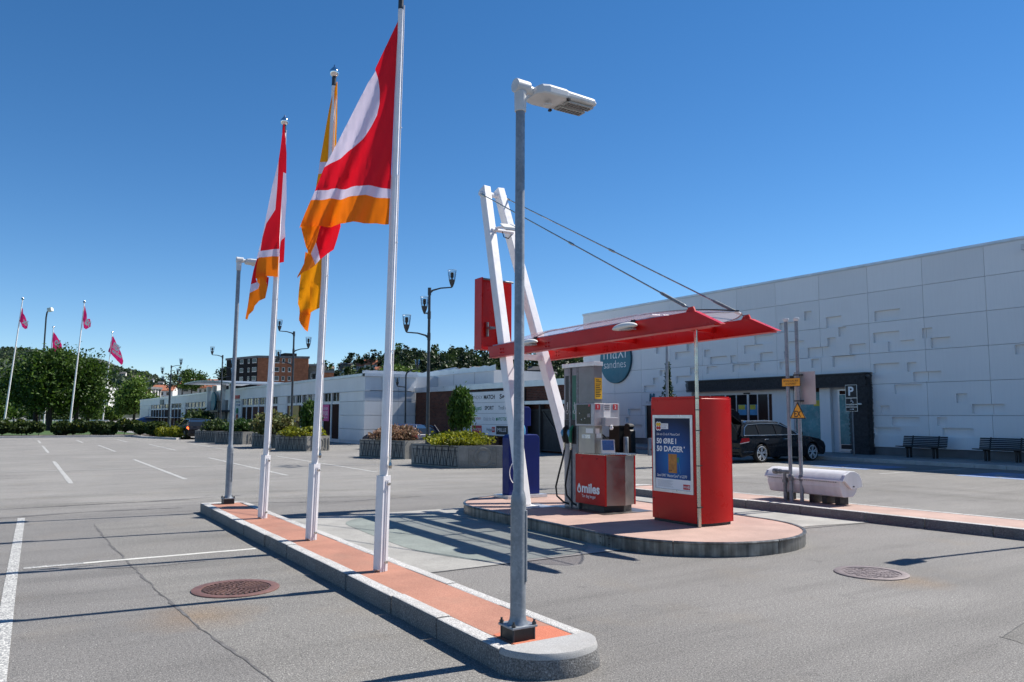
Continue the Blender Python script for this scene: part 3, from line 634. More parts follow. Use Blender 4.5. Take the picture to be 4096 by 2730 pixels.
MB().box(G+.03, G+.08, 20.46, 21.66, .14, 2.965).build('door_recess', 'panel_grey', hall)
MB().box(G-.01, G+.028, 20.52, 21.38, .2, 2.86).build('door_frame', 'alu', hall); MB().box(G-.016, G-.0105, 20.6, 21.3, .5, 2.62).build('door_pane', 'poster_teal', hall); MB().box(G-.018, G-.0165, 20.62, 21.28, 2.64, 2.8).build('door_transom', 'brown_panel', hall); MB().box(G-.018, G-.0165, 20.62, 21.28, .3, .48).build('kick_plate', 'black', hall)
part('wall_lamp', 'lamp_white', hall, lambda q: q.box(XW-.4, XW-.345, 19.9, 20.05, 2.18, 2.24)); part('floodlight', 'dark_steel', hall, lambda q: (q.cyl((XW-.36, 19.62, 3.38), (XW-.5, 19.4, 3.32), .06), q.cyl((XW-.3, 19.66, 3.4), (XW-.36, 19.62, 3.38), .03)))
part('corner_floodlight', 'lamp_grey', hall, lambda q: q.box(XW-.35, XW-.05, 13.1, 13.5, 7.55, 7.75))
# ================================================================ LONG WHITE BUILDING (left, beyond the planters)
XL = 16.9
lb = thing('long_shop_building', 'long low white shop building with brown wall bays, behind the planters', 'building', (XL, 90, 0))
MB().box(XL+.32, XL+26, 43.05, 140.6, 0, 4.0).build('wall_core', 'panel_grey', lb)
y = 42.8
while y < 140.5:
    y2 = min(140.7, y+2.45); MB().box(XL, XL+.3, y+.006, y2-.006, 3.12, 3.92).build('fascia_panel', 'panel_white', lb); y = y2
MB().box(XL-.05, XL+.35, 42.74, 140.8, 3.925, 4.10).build('roof_cap', 'sheet_metal', lb, bevel=.01)
MB().box(XL-.03, XL+.3, 42.78, 140.7, 3.085, 3.118).build('fascia_drip', 'panel_grey', lb)
MB().box(XL+.06, XL+.31, 42.85, 140.6, 0, .20).build('plinth', 'panel_grey', lb)
# end face (faces the camera side)
xe = [XL, 17.9, 19.0, 20.1]
for a, b in zip(xe, xe[1:]):
    MB().box(a+.006, b-.006, 42.8, 43.03, 3.12, 3.92).build('fascia_panel', 'panel_white', lb)
    for c, d, mt in ((2.50, 3.08, 'panel_grey'), (1.68, 2.49, 'panel_white'), (.87, 1.67, 'panel_white'), (.08, .86, 'panel_white')): MB().box(a+.006, b-.006, 42.83, 43.04, c+.005, d-.005).build('wall_panel', mt, lb)
MB().box(XL-.05, 20.2, 42.72, 43.1, 3.925, 4.10).build('roof_cap', 'sheet_metal', lb)
m = MB(); P = []
for i in range(15): P.append((XL+.25*i, 4.26+.05*abs(math.sin(i*1.7))))
m.ext([(x, 43.2, z) for x, z in P]+[(P[-1][0], 43.2, 4.11), (XL, 43.2, 4.11)], (0, .08, 0)); m.build('roof_flashing', 'sheet_metal', lb)
def solid(y0, y1):
    for c, d in ((2.50, 3.08), (1.68, 2.49), (.87, 1.67), (.2, .86)): MB().box(XL+.03, XL+.3, y0+.006, y1-.006, c+.005, d-.005).build('wall_panel', 'panel_white', lb)
def bay(ys, sill=True):
    for a, b in zip(ys, ys[1:]):
        w_ = MB().box(XL+.12, XL+.15, a+.16, b-.16, 2.56, 3.07).build('window', 'window_curtain' if sr.random() < .5 else 'window_dark', lb)
        MB().box(XL+.09, XL+.118, (a+b)/2-.03, (a+b)/2+.03, 2.57, 3.06).build('mullion', 'alu', w_); MB().box(XL+.07, XL+.119, a+.13, b-.13, 2.52, 2.558).build('window_sill', 'alu', w_)
        MB().box(XL+.09, XL+.30, a+.06, b-.06, .21, 2.37).build('brown_infill', 'brick_red' if sr.random() < .3 else 'brown_panel', lb)
        MB().box(XL+.08, XL+.3, a+.06, b-.06, 2.375, 2.515).build('spandrel', 'panel_white', lb)
    for a in ys: MB().box(XL+.03, XL+.3, a-.075, a+.075, .0, 3.08).build('pilaster', 'panel_white', lb)
solid(42.85, 46.95)
bay([47.05, 48.6, 50.2, 52.3, 53.6, 54.8, 56.2, 57.4, 58.4]); solid(58.55, 60.6); bay([60.75, 62.5, 64.5, 66.5, 68.5, 70.5, 72.2]); solid(72.4, 75.2); solid(86.6, 88.2)
bay([88.4, 90.4, 92.3, 94.4, 96.5, 98.6, 100.0]); solid(100.2, 102.5); bay([102.7, 105, 107.5, 110]); solid(110.1, 112); bay([112.2, 115.8, 118]); bay([118.2, 120.8, 123.4, 126, 128.4]); solid(128.6, 140.6)
# entrance block with signs
for y in (76.0, 79.2, 83.4, 86.2): MB().box(XL-.25, XL+.1, y-.25, y+.25, 0, 4.6).build('entrance_column', 'panel_white', lb)
MB().box(XL+.1, XL+.14, 75.3, 86.5, .1, 2.0).build('entrance_glazing', 'window_dark', lb); MB().box(XL-1.4, XL+.1, 75, 87, 1.95, 2.12).build('entrance_awning', 'dark_steel', lb)
for y in (77.5, 80.5, 82.3, 84.6): MB().box(XL+.05, XL+.098, y-.08, y+.08, .1, 3.1).build('glazing_bar', 'alu', lb)
MB().box(XL+.1, XL+.15, 75.3, 86.5, 2.13, 3.1).build('upper_glazing', 'window_curtain', lb)
m = MB(); R = []
for i in range(13):
    f = i/12; yy = 70.5+23*f; zz = 4.35+.75*math.sin(f*PI*.62); R.append([(XL-1.3, yy, zz), (XL+5, yy, zz), (XL+5, yy, zz+.12), (XL-1.3, yy, zz+.12)])
m.rings(R).build('curved_canopy', 'roof_metal', lb)
m = MB(); m.rings([[Vector((XL-.45+dx, 82.1+1.05*math.cos(a), 3.02+.95*math.sin(a))) for a in [2*PI*i/24 for i in range(24)]] for dx in (0, .12)]); m.build('oval_sign', 'teal', lb)
for z, mt, nm in ((2.05, 'print_green', 0), (1.48, 'red_label', 0)):
    part('round_shop_sign', mt, lb, lambda q: q.lathe([(.26*1.0, 0), (.26, .08), (.001, .08)], (XL-.0, 73.6, z), 20, (-1, 0, 0)))
MB().box(XL-.06, XL-.005, 72.9, 74.8, 3.15, 3.46).build('shop_sign', 'print_red', lb)
for z, mt in ((2.78, 'print_grey'), (2.5, 'poster_blue2')): MB().box(XL-.03, XL+.02, 72.8, 74.2, z, z+.16).build('shop_sign', mt, lb)

MB().box(XL-.1, XL-.02, 116, 119, 3.1, 3.75).build('green_box_sign', 'teal_edge', lb)
ck = MB().box(XL-.04, XL+.02, 130, 138.6, 1.15, 2.62).build('framed_board', 'alu', lb); MB().box(XL-.06, XL-.041, 130.3, 138.3, 1.25, 2.52).build('board_face', 'panel_grey', ck)
MB().box(XL-1.6, XL+.02, 98, 128, 1.32, 1.38).build('side_awning', 'panel_white', lb)
# posters hung in the bays nearest the camera
pk = MB().box(XL-.02, XL+.015, 48.85, 50.1, 1.30, 2.36).build('opening_poster', 'poster_pink', lb)
lettering('ÅPNER', pk, (XL-.022, 49.9, 2.0), (0, -1, 0), (0, 0, 1), 'print_white', width=.85, height=.24); lettering('9.00', pk, (XL-.022, 49.9, 1.66), (0, -1, 0), (0, 0, 1), 'print_white', width=.85, height=.28); lettering('HVER DAG', pk, (XL-.022, 49.9, 1.48), (0, -1, 0), (0, 0, 1), 'print_white', width=.85, height=.1)
MB().box(XL-.015, XL+.014, 50.12, 51.2, 1.30, 2.36).build('portrait_poster', 'paper', lb)
oc = MB().box(XL-.02, XL+.015, 55.2, 57.6, 1.30, 2.36).build('ochre_poster', 'poster_ochre', lb); lettering('S', oc, (XL-.022, 57.3, 1.6), (0, -1, 0), (0, 0, 1), 'print_white', width=.5, height=.5)
# ================================================================ BRICK BUILDING with the shop board
XB = 20.12
bb = thing('brick_building', 'low dark brick building with metal parapet and dark gates, behind the blue post', 'building', (XB, 35, 0))
MB().box(XB, XB+5, 33.2, 42.78, 0, 3.02).build('brick_wall', 'brick_red', bb)
MB().box(XB, XB+1.3, 26.9, 33.19, 2.36, 3.02).build('brick_lintel_wall', 'brick_red', bb); MB().box(XB+.5, XB+1.3, 26.9, 33.19, 0, 2.355).build('brick_back_wall', 'brick_red', bb)
MB().box(XB-.12, XB+.3, 26.7, 33.3, 2.2, 2.355).build('gate_beam', 'sheet_metal', bb)
y = 26.9
while y < 42.7:
    y2 = min(42.78, y+2.0); MB().box(XB-.10, XB+.25, y+.004, y2-.004, 3.025, 3.30).build('parapet_sheet', 'sheet_metal', bb); y = y2
MB().box(XB+.3, XB+1.2, 26.95, 33.2, 3.03, 3.2).build('flat_roof', 'roof_felt', bb); MB().box(XB+.3, XB+4.9, 33.2, 42.7, 3.03, 3.2).build('flat_roof', 'roof_felt', bb)
for a, b in ((30.0, 32.4), (27.7, 29.9)):
    g_ = MB().box(XB+.30, XB+.38, a, b, .08, 1.98).build('gate_leaf', 'gate_dark', bb)
    for u, v in (((a+.05, .12), (b-.05, 1.94)),): MB().beam((XB+.28, *u), (XB+.28, *v), .04, .05, (1, 0, 0)).build('gate_brace', 'dark_steel', g_)
    for z in (.12, 1.94): MB().beam((XB+.277, a, z), (XB+.277, b, z), .04, .07, (1, 0, 0)).build('gate_rail', 'dark_steel', g_)
for y in (29.95, 32.5, 27.6): MB().box(XB+.2, XB+.42, y-.06, y+.06, 0, 2.2).build('gate_post', 'dark_steel', bb)
MB().box(XB+.0, XB+.4, 27.1, 27.55, 0, .95).build('low_pier', 'concrete', bb)
# raised white roof storey behind
m = MB(); m.box(XB+1.6, XB+5, 36.4, 50, 3.0, 4.15); m.build('upper_wall', 'panel_white', bb)
m = MB(); P = [(50.0-.6*i, 4.36+.07*(i % 2)) for i in range(24)]; m.ext([(XB+1.55, y, z) for y, z in P]+[(XB+1.55, P[-1][0], 4.1), (XB+1.55, 50, 4.1)], (.06, 0, 0)); m.build('roof_flashing', 'sheet_metal', bb)
for y in (38.5, 41, 43.5, 46): MB().box(XB+1.585, XB+1.598, y-.012, y+.012, 3.3, 4.1).build('panel_joint', 'print_grey', bb)
m = MB(); m.add([(23.5, 58, 4.0), (34, 58, 4.0), (28.5, 58, 6.7), (23.5, 80, 4.0), (34, 80, 4.0), (28.5, 80, 6.7)], [(0, 1, 2), (3, 5, 4), (0, 3, 4, 1)]); 
part('dome_light', 'lamp_white', bb, lambda q: q.lathe([(.7, 0), (.68, .1), (.5, .22), (.2, .3), (.001, .32)], (XB+3.2, 34.5, 3.2), 20), smooth=40)
# shop board
board = thing('shop_sign_board', 'white sign board with a grid of shop names on the brick wall', 'sign', (XB-.15, 35, 0))
bx = XB-.16
MB().box(bx+.02, bx+.12, 30.75, 37.08, .66, 2.92).build('board_back', 'dark_steel', board)
cols = [37.0, 35.72, 34.5, 33.27, 32.05, 30.85]; rows = [2.88, 2.33, 1.79, 1.24, .70]
for a, b in zip(cols, cols[1:]):
    for c, d in zip(rows, rows[1:]): MB().box(bx, bx+.019, b+.006, a-.006, d+.006, c-.006).build('name_panel', 'print_white', board)
def nm(ci, ri, s_, mat, h, w_=None, **k):
    a, b = cols[ci], cols[ci+1]; z = (rows[ri]+rows[ri+1])/2
    lettering(s_, board, (bx, (a+b)/2, z-h/2), (0, -1, 0), (0, 0, 1), mat, height=h, width=w_, align='C', **k)
nm(1, 0, 'LINDEX', 'print_black', .17, 1.05, bold=-.015); nm(2, 0, 'MATCH', 'print_black', .22, 1.08, bold=.035); nm(3, 0, 'Sø', 'print_black', .26, .45, bold=.03)
nm(1, 1, 'Musti', 'print_green', .22, .9, bold=.02); nm(2, 1, 'SPORT', 'print_black', .2, .9, bold=.03); nm(3, 1, 'Troll i', 'print_black', .18, .7)
nm(1, 2, 'posten', 'print_red', .18, .75); nm(2, 2, 'Klinikk for Alle', 'print_grey', .2, 1.1); nm(3, 2, 'APOTEK', 'print_green', .17, .9, bold=.01)
nm(0, 3, 'ENKLERELIV', 'print_black', .2, 1.1); nm(2, 3, 'Helgø', 'print_black', .2, .5)
MB().box(bx-.004, bx-.001, 34.62, 35.62, .78, 1.18).build('red_name_plate', 'print_red', board); lettering('PRINCESS', board, (bx-.005, 35.12, .92), (0, -1, 0), (0, 0, 1), 'print_white', width=.85, height=.12, align='C')
MB().box(bx-.004, bx-.001, 33.32, 33.62, .86, 1.12).build('red_name_plate', 'print_red', board); lettering('MENY', board, (bx-.005, 33.47, .93), (0, -1, 0), (0, 0, 1), 'print_white', width=.26, height=.12, align='C')
MB().box(bx-.004, bx-.001, 32.12, 33.2, .76, 1.18).build('black_name_plate', 'print_black', board); lettering('MILLE', board, (bx-.005, 32.66, .9), (0, -1, 0), (0, 0, 1), 'print_white', width=.8, height=.17, align='C')
part('red_ball', 'print_red', board, lambda q: q.lathe([(.1, 0), (.09, .004), (.001, .005)], (bx, 35.58, 1.52), 16, (-1, 0, 0))); part('green_cross', 'print_green', board, lambda q: q.box(bx-.004, bx-.001, 33.1, 33.22, 1.43, 1.57))
for y in (36.6, 34.8, 33.0, 31.2): part('board_lamp', 'black', board, lambda q: (q.box(bx-.25, bx-.12, y-.07, y+.07, 2.95, 3.0), q.box(bx-.12, bx+.1, y-.015, y+.015, 2.95, 2.98)))
# ================================================================ FUEL CANOPY
can = thing('fuel_canopy', 'red cantilever fuel canopy with glass roof, hung by cables from white A-frame mast', 'canopy', (7.8, 11, 0))
B1, B2 = 7.22, 8.42
def beam_red(x):
    w_ = .10; pr = [(12.16, 2.704), (6.66 if x < 8 else 6.80, 2.782), (7.10 if x < 8 else 7.25, 2.985), (12.25, 2.902)]
    m = MB(); m.ext([(x-w_/2, y, z) for y, z in pr], (w_, 0, 0)); b = m.build('beam', 'red_paint', can, bevel=.006)
    yb = 12.17; y1 = 6.75 if x < 8 else 6.9
    m = MB(); m.beam((x, yb, 2.699), (x, y1, 2.775), .14, .012); m.build('bottom_flange', 'red_paint', b)
    pk = 7.13 if x < 8 else 7.28
    m = MB(); m.ext([(x-.012, pk-.02, 2.975), (x-.012, pk+.17, 2.965), (x-.012, pk+.10, 3.045), (x-.012, pk+.02, 3.05)], (.024, 0, 0)); m.build('cable_lug', 'red_paint', b)
    for yy in (11.75, 10.35): part('bolt_plate', 'red_paint', b, lambda q: [q.cyl((x-.052, yy+dy, 2.80+dz), (x-.066, yy+dy, 2.80+dz), .014, n=8) for dy in (-.04, .04) for dz in (-.03, .03)])
    return b
b1 = beam_red(B1); b2 = beam_red(B2)
for yy in (7.9, 9.6, 11.2): MB().beam((B1+.05, yy, 2.83+(12-yy)*.014), (B2-.05, yy, 2.83+(12-yy)*.014), .06, .08).build('cross_beam', 'red_paint', can)
part('gutter', 'red_paint', can, lambda q: q.box(7.80, 7.98, 7.55, 11.6, 2.86, 2.93))
# arched glass roof
def crown(y):
    f = (12.1-y)/(12.1-6.95); return max(0, min(1, f*7))**.5 * (1-max(0, (f-.55)/.45)**2.2)*.20+.005
m = MB(); R = []; NY = 26; NX = 11
for i in range(NY+1):
    y = 12.1-(12.1-6.95)*i/NY; zb = 2.915+(12.2-y)*.0158; R.append([])
    sh = max(0, (i/NY-.80)/.20); inx = .55*sh**2
    for j in range(NX+1):
        g = j/NX; x = B1-.02+inx+(B2-B1+.04-2*inx)*g; R[-1].append((x, y, zb+crown(y)*math.sin(PI*g)))
m.rings(R, cap=False, close=False); go = m.build('glass_roof', 'canopy_glass', can, smooth=60)
part('glass_seam', 'rubber', go, lambda q: q.tube([Vector(r_[NX//2+1])+Vector((0, 0, .012)) for r_ in R], .010, 6))
part('glass_edge', 'alu', go, lambda q: (q.tube([Vector(r_[0]) for r_ in R], .009, 6), q.tube([Vector(r_[-1]) for r_ in R], .009, 6)))
for i in (6, 12, 18): part('glass_joint', 'alu', go, lambda q: q.tube([Vector(p) for p in R[i]], .005, 5))
# legs
L1a, L1b = Vector((7.18, 11.02, PH)), Vector((7.585, 13.10, 6.13)); L2a, L2b = Vector((8.37, 11.02, PH)), Vector((7.905, 13.10, 6.14))
for a, b in ((L1a, L1b), (L2a, L2b)):
    lg = MB().beam(a, b, .155, .195, (0, 1, .0)).build('mast_leg', 'white_paint', can, bevel=.012)
    MB().box(a.x-.17, a.x+.17, a.y-.19, a.y+.17, PH+.003, PH+.022).build('foot_plate', 'white_paint', lg)
lerp = lambda a, b, z: a+(b-a)*((z-a.z)/(b.z-a.z))
part('mast_tie', 'white_paint', can, lambda q: q.beam(lerp(L1a, L1b, 2.72), lerp(L2a, L2b, 2.72), .10, .10))
part('mast_tie', 'white_paint', can, lambda q: q.cyl(lerp(L1a, L1b, 6.0), lerp(L2a, L2b, 6.0), .05, n=12)); part('mast_tie', 'white_paint', can, lambda q: q.cyl(lerp(L1a, L1b, 5.2)+Vector((-.02, -.1, 0)), lerp(L2a, L2b, 5.2)+Vector((0, -.1, 0)), .035, n=10))
part('cable_pin', 'white_paint', can, lambda q: (q.cyl(L1b+Vector((-.14, -.03, -.13)), L1b+Vector((-.05, -.03, -.13)), .045), q.cyl(L2b+Vector((.05, -.03, -.13)), L2b+Vector((.14, -.03, -.13)), .045)))
for s_, top, end in ((-1, L1b+Vector((-.11, -.06, -.15)), Vector((B1, 7.20, 3.02))), (1, L2b+Vector((.11, -.06, -.15)), Vector((B2, 7.35, 3.02)))):
    cb = part('stay_cable', 'steel', can, lambda q: q.tube([top, end], .011, 8)); d = (end-top)
    for f0, f1, r in ((.9, .985, .022), (.52, .55, .02), (0, .03, .02)): part('turnbuckle', 'galv_dark' if f0 > .8 else 'steel', cb, lambda q: q.tube([top+d*f0, top+d*(f0+.006), top+d*(f1-.006), top+d*f1], [.013, r, r, .013], 10))
# canopy lamps
def saucer(c, L=.5, flip=1):
    lp = MB(); R = []
    for i in range(15):
        f = i/14*2-1; y = c[1]-f*L/2; w_ = (1-abs(f)**2.6)**.6*.09+.002; h = (1-abs(f)**2.4)**.7*.062+.002
        R.append([(c[0]+w_*math.cos(a), y, c[2]+(h*math.sin(a) if math.sin(a) > 0 else h*.55*math.sin(a))+f*.012) for a in [2*PI*j/14 for j in range(14)]])
    lp.rings(R); o = lp.build('canopy_lamp', 'lamp_white', can, smooth=50)
    part('lamp_lens', 'lens', o, lambda q: q.box(c[0]-.055, c[0]+.055, c[1]-L*.36, c[1]+L*.12, c[2]-.042, c[2]-.03)); part('lamp_bracket', 'black', o, lambda q: (q.cyl((c[0]+.07*flip, c[1]-.05, c[2]+.05), (c[0]+.10*flip, c[1]-.05, c[2]+.10), .018), q.cyl((c[0]+.07*flip, c[1]-.10, c[2]+.055), (c[0]+.10*flip, c[1]-.1, c[2]+.10), .018)))
for yy in (10.75, 8.32): saucer((B1-.15, yy, 2.83+(12-yy)*.014))
for yy in (10.2, 7.75): saucer((B2+.15, yy, 2.79+(12-yy)*.014), flip=-1)
fl = part('mast_floodlight', 'lamp_white', can, lambda q: q.hexa([Vector((7.55, 12.28, 5.13))+Vector(p) for p in ((0, 0, 0), (.30, -.10, -.01), (.34, .10, .10), (.04, .20, .11), (-.02, .02, .06), (.28, -.08, .05), (.32, .12, .16), (.02, .22, .17))]), bevel=.01)
part('lamp_lens', 'lens', fl, lambda q: q.hexa([Vector((7.55, 12.28, 5.125))+Vector(p) for p in ((.03, .02, 0), (.28, -.06, -.008), (.31, .08, .09), (.06, .16, .10), (.03, .02, .02), (.28, -.06, .012), (.31, .08, .11), (.06, .16, .12))]))
part('lamp_bracket', 'white_paint', fl, lambda q: q.tube([lerp(L1a, L1b, 5.25)+Vector((.08, -.08, 0)), (7.62, 12.45, 5.22)], .025, 8)); part('lamp_cable', 'black', fl, lambda q: q.tube([(7.58, 12.42, 5.12), (7.60, 12.4, 5.02), (7.70, 12.4, 5.0), (7.78, 12.42, 5.08)], .010, 6))
# downpipe
part('downpipe', 'steel', can, lambda q: q.tube([(7.90, 7.79, PH), (7.90, 7.79, 2.88)], .027, 12), smooth=40)
for z in (.42, .98, 1.46, 1.74, 1.90): part('pipe_clip', 'black', can, lambda q: (q.cyl((7.90, 7.79, z), (7.90, 7.79, z+.012), .033, n=12), q.box(7.90, 7.97, 7.785, 7.795, z, z+.012)))
# red price sign box behind the mast
sb = thing('red_sign_box', 'large red metal sign box seen from behind, fixed behind the white mast', 'sign', (7.6, 13.1, 2.9))
m = MB(); m.box(7.28, 8.02, 12.78, 12.94, 2.90, 4.26); m.build('box_body', 'red_paint', sb, bevel=.008)
part('side_flange', 'red_paint', sb, lambda q: q.box(7.255, 7.285, 12.62, 12.80, 2.90, 4.25)); part('box_rib', 'red_paint', sb, lambda q: (q.box(7.70, 7.76, 12.72, 12.785, 2.9, 4.27), q.box(7.28, 8.02, 12.74, 12.785, 2.9, 2.96)))
part('mounting_tube', 'galv_dark', sb, lambda q: q.cyl((7.45, 12.74, 3.15), (7.45, 12.74, 3.42), .03)); part('mounting_arm', 'galv_dark', sb, lambda q: q.box(7.40, 7.52, 12.55, 12.705, 3.28, 3.32)); part('top_bar', 'galv_dark', sb, lambda q: q.cyl((7.3, 12.7, 4.24), (8.0, 12.7, 4.22), .018))
# ================================================================ FUEL PUMP
pump = thing('fuel_pump', 'grey fuel pump with red base, two hoses and yellow instruction sign', 'fuel pump', (8.1, 10.2, PH))
nose = lambda x0, x1, y1, sh, nz: [(x0, y1), (x0, sh), ((x0+x1)/2+.02, nz), (x1, sh), (x1, y1)]
MB().prism(nose(7.84, 8.40, 10.45, 9.76, 9.64), PH, .265).build('plinth', 'black', pump)
MB().prism(nose(7.835, 8.405, 10.43, 9.70, 9.60), .265, 1.03).build('base_core', 'steel_brushed', pump)
MB().box(7.795, 7.83, 9.675, 10.44, .26, 1.045).build('red_side_panel', 'red_pump', pump, bevel=.004); MB().box(8.41, 8.44, 9.70, 10.44, .26, 1.045).build('red_side_panel', 'red_pump', pump, bevel=.004)
MB().prism(nose(7.80, 8.44, 10.45, 9.68, 9.575), 1.033, 1.058).build('top_plate', 'steel', pump, bevel=.004)
part('lock', 'black', pump, lambda q: [q.cyl((7.796, y, .985), (7.788, y, .985), .010, n=10) for y in (10.26, 9.87)])
X_ = 7.793
lettering('miles', pump, (X_, 10.265, .43), (0, -1, 0), (0, 0, 1), 'print_white', width=.46, height=.155, bold=.035)
lettering('Tar deg lenger', pump, (X_, 10.265, .345), (0, -1, 0), (0, 0, 1), 'print_white', width=.36, height=.062, bold=.008)
m = MB(); n = 20; o_ = []; i_ = []
for j in range(n):
    a = 2*PI*j/n; dr = .052; tip = .05*max(0, math.cos(a))**5
    o_.append((X_-.003, 10.335-dr*math.sin(a), .475+dr*math.cos(a)+tip)); i_.append((X_-.003, 10.335-dr*.5*math.sin(a), .47+dr*.5*math.cos(a)+tip*.45))
m.add(o_+i_, [(j, (j+1) % n, n+(j+1) % n, n+j) for j in range(n)]); m.build('drop_emblem', 'print_white', pump)
# column
cx0, cx1, cy0, cy1 = 7.80, 7.965, 9.94, 10.36
MB().box(cx0, cx1, cy0, cy1, 1.06, 1.50).build('lower_column', 'steel_brushed', pump, bevel=.006); MB().box(cx0, cx1, cy0, cy1, 1.86, 2.46).build('upper_column', 'grey_pump', pump, bevel=.006)
MB().box(cx0-.015, cx1+.01, cy0-.015, 10.80, 2.461, 2.53).build('top_cap', 'alu', pump, bevel=.005)
ys_ = MB().box(cx0+.012, cx1-.006, cy0-.004, cy0-.001, 1.93, 2.27).build('yellow_notice', 'print_yellow', pump)
lettering('BRUKS\nANVISNING', ys_, (cx0+.09, cy0-.005, 2.20), (1, 0, 0), (0, 0, 1), 'print_black', width=.10, height=.045, align='C', bold=.02, lift=.001)
for i in range(8): part('print_line', 'print_black', ys_, lambda q: q.box(cx0+.03, cx0+.115+.02*(i % 3 == 0), cy0-.0055, cy0-.0045, 2.165-.028*i, 2.175-.028*i))
# display head
hd = MB().box(7.765, 8.285, 9.90, 10.40, 1.50, 1.86).build('display_head', 'pump_light', pump, bevel=.008)
MB().box(7.76, 7.7645, 9.985, 10.36, 1.53, 1.845).build('screen_glass', 'screen', hd); part('keypad', 'print_grey', hd, lambda q: [q.box(7.757, 7.7595, 10.0+.018*i, 10.012+.018*i, 1.64+.02*j, 1.654+.02*j) for i in range(4) for j in range(3)])
part('screen_button', 'lens', hd, lambda q: [q.cyl((7.7595, y, z), (7.755, y, z), .012, n=10) for y, z in ((10.27, 1.70), (10.22, 1.60), (10.13, 1.62))])
for x0, s_ in ((7.79, '1'), (8.15, '2')):
    lb_ = MB().box(x0, x0+.095, 9.896, 9.8995, 1.76, 1.85).build('number_label', 'red_label', hd); lettering(s_, lb_, (x0+.048, 9.8955, 1.78), (1, 0, 0), (0, 0, 1), 'print_white', height=.052, align='C', bold=.03, lift=.001)
lb_ = MB().box(7.758, 7.7598, 10.0, 10.04, 1.81, 1.845).build('number_label', 'red_label', hd); lettering('1', lb_, (7.7575, 10.02, 1.816), (0, -1, 0), (0, 0, 1), 'print_white', height=.022, align='C', lift=.001)
nt_ = MB().box(7.955, 8.095, 9.895, 9.8995, 1.64, 1.855).build('paper_notice', 'paper', hd); part('print_line', 'print_black', nt_, lambda q: [q.box(7.97, 8.08, 9.8935, 9.8945, z, z+.008) for z in (1.83, 1.815, 1.79, 1.755)])
lettering('22 96 26 80', nt_, (8.025, 9.8945, 1.765), (1, 0, 0), (0, 0, 1), 'print_black', width=.1, height=.02, align='C', lift=.001)
MB().box(7.905, 8.165, 9.79, 9.895, 1.50, 1.635).build('paper_dispenser', 'pump_light', pump, bevel=.006); part('tissue', 'print_white', pump, lambda q: q.lathe([(.02, -.05), (.035, -.02), (.022, .005), (.03, .02), (.001, .03)], (8.03, 9.80, 1.49), 9), smooth=80)
part('card_slot', 'alu', pump, lambda q: (q.box(7.795, 7.7995, 10.04, 10.26, 1.30, 1.36), q.cyl((7.795, 10.21, 1.33), (7.788, 10.21, 1.33), .02))); part('sticker', 'paper', pump, lambda q: (q.box(7.797, 7.7995, 9.97, 10.16, 1.385, 1.46), q.box(7.82, 7.90, 9.937, 9.9395, 1.38, 1.46)))
part('receipt_slot', 'alu', pump, lambda q: q.box(7.835, 7.93, 9.930, 9.9395, 1.31, 1.38))
# hose mast
for y0, y1, mt in ((10.365, 10.42, 'galv_dark'), (10.42, 10.575, 'pump_column'), (10.575, 10.625, 'galv_dark'), (10.625, 10.79, 'pump_column')): MB().box(7.825 if mt != 'galv_dark' else 7.80, 7.99, y0+.001, y1-.001, PH, 2.46).build('hose_column', mt, pump, bevel=.003)
for y0, y1, mt, tx in ((10.64, 10.745, 'banner_black', 'miles'), (10.44, 10.55, 'banner_green', 'miles')):
    bn = MB().box(7.818, 7.8245, y0, y1, 1.60, 2.33).build('grade_banner', mt, pump)
    lettering(tx, bn, (7.817, (y0+y1)/2-.02, 1.77), (0, 0, 1), (0, 1, 0), 'print_white', width=.115, height=.035, bold=.02, lift=.001)
    if mt == 'banner_green': lettering('95', bn, (7.817, (y0+y1)/2+.018, 1.71), (0, -1, 0), (0, 0, 1), 'print_white', width=.035, height=.028, align='C', lift=.001)
    part('grade_ring', 'print_white', bn, lambda q: q.tube([(7.8165, (y0+y1)/2+.032*math.cos(a), 1.725+.032*math.sin(a)) for a in [2*PI*i/16 for i in range(17)]], .003, 5))
    MB().box(7.80, 7.822, y0-.01, y1+.01, 1.20, 1.595).build('nozzle_boot', 'black', pump, bevel=.004)
def nozzle(y, mt, x=7.80):
    nz_ = part('nozzle', mt, pump, lambda q: q.tube([(x+.01, y-.01, 1.50), (x-.03, y, 1.45), (x-.05, y+.005, 1.40), (x-.045, y+.01, 1.31), (x-.03, y+.01, 1.22)], [.016, .03, .035, .033, .022], 10), smooth=50)
    part('nozzle_guard', 'poster_sky', nz_, lambda q: q.tube([(x-.075, y+.005, 1.43), (x-.08, y+.008, 1.38), (x-.065, y+.01, 1.32)], [.016, .026, .014], 10)); part('hose_coupling', 'steel', nz_, lambda q: q.tube([(x-.03, y+.01, 1.22), (x-.03, y+.01, 1.13), (x-.03, y+.01, 1.10)], [.02, .02, .015], 10))
nozzle(10.70, 'rubber'); nozzle(10.52, 'nozzle_green')
part('hose', 'rubber', pump, lambda q: q.tube([(7.77, 10.71, 1.10), (7.75, 10.73, .95), (7.72, 10.80, .70), (7.70, 10.86, .48), (7.715, 10.85, .33), (7.77, 10.74, .235), (7.83, 10.60, .20)], .0155, 8), smooth=60)
part('hose', 'rubber', pump, lambda q: q.tube([(7.77, 10.53, 1.10), (7.755, 10.54, .95), (7.73, 10.58, .72), (7.72, 10.62, .52), (7.735, 10.60, .36), (7.78, 10.50, .24), (7.82, 10.42, .20)], .0155, 8), smooth=60)
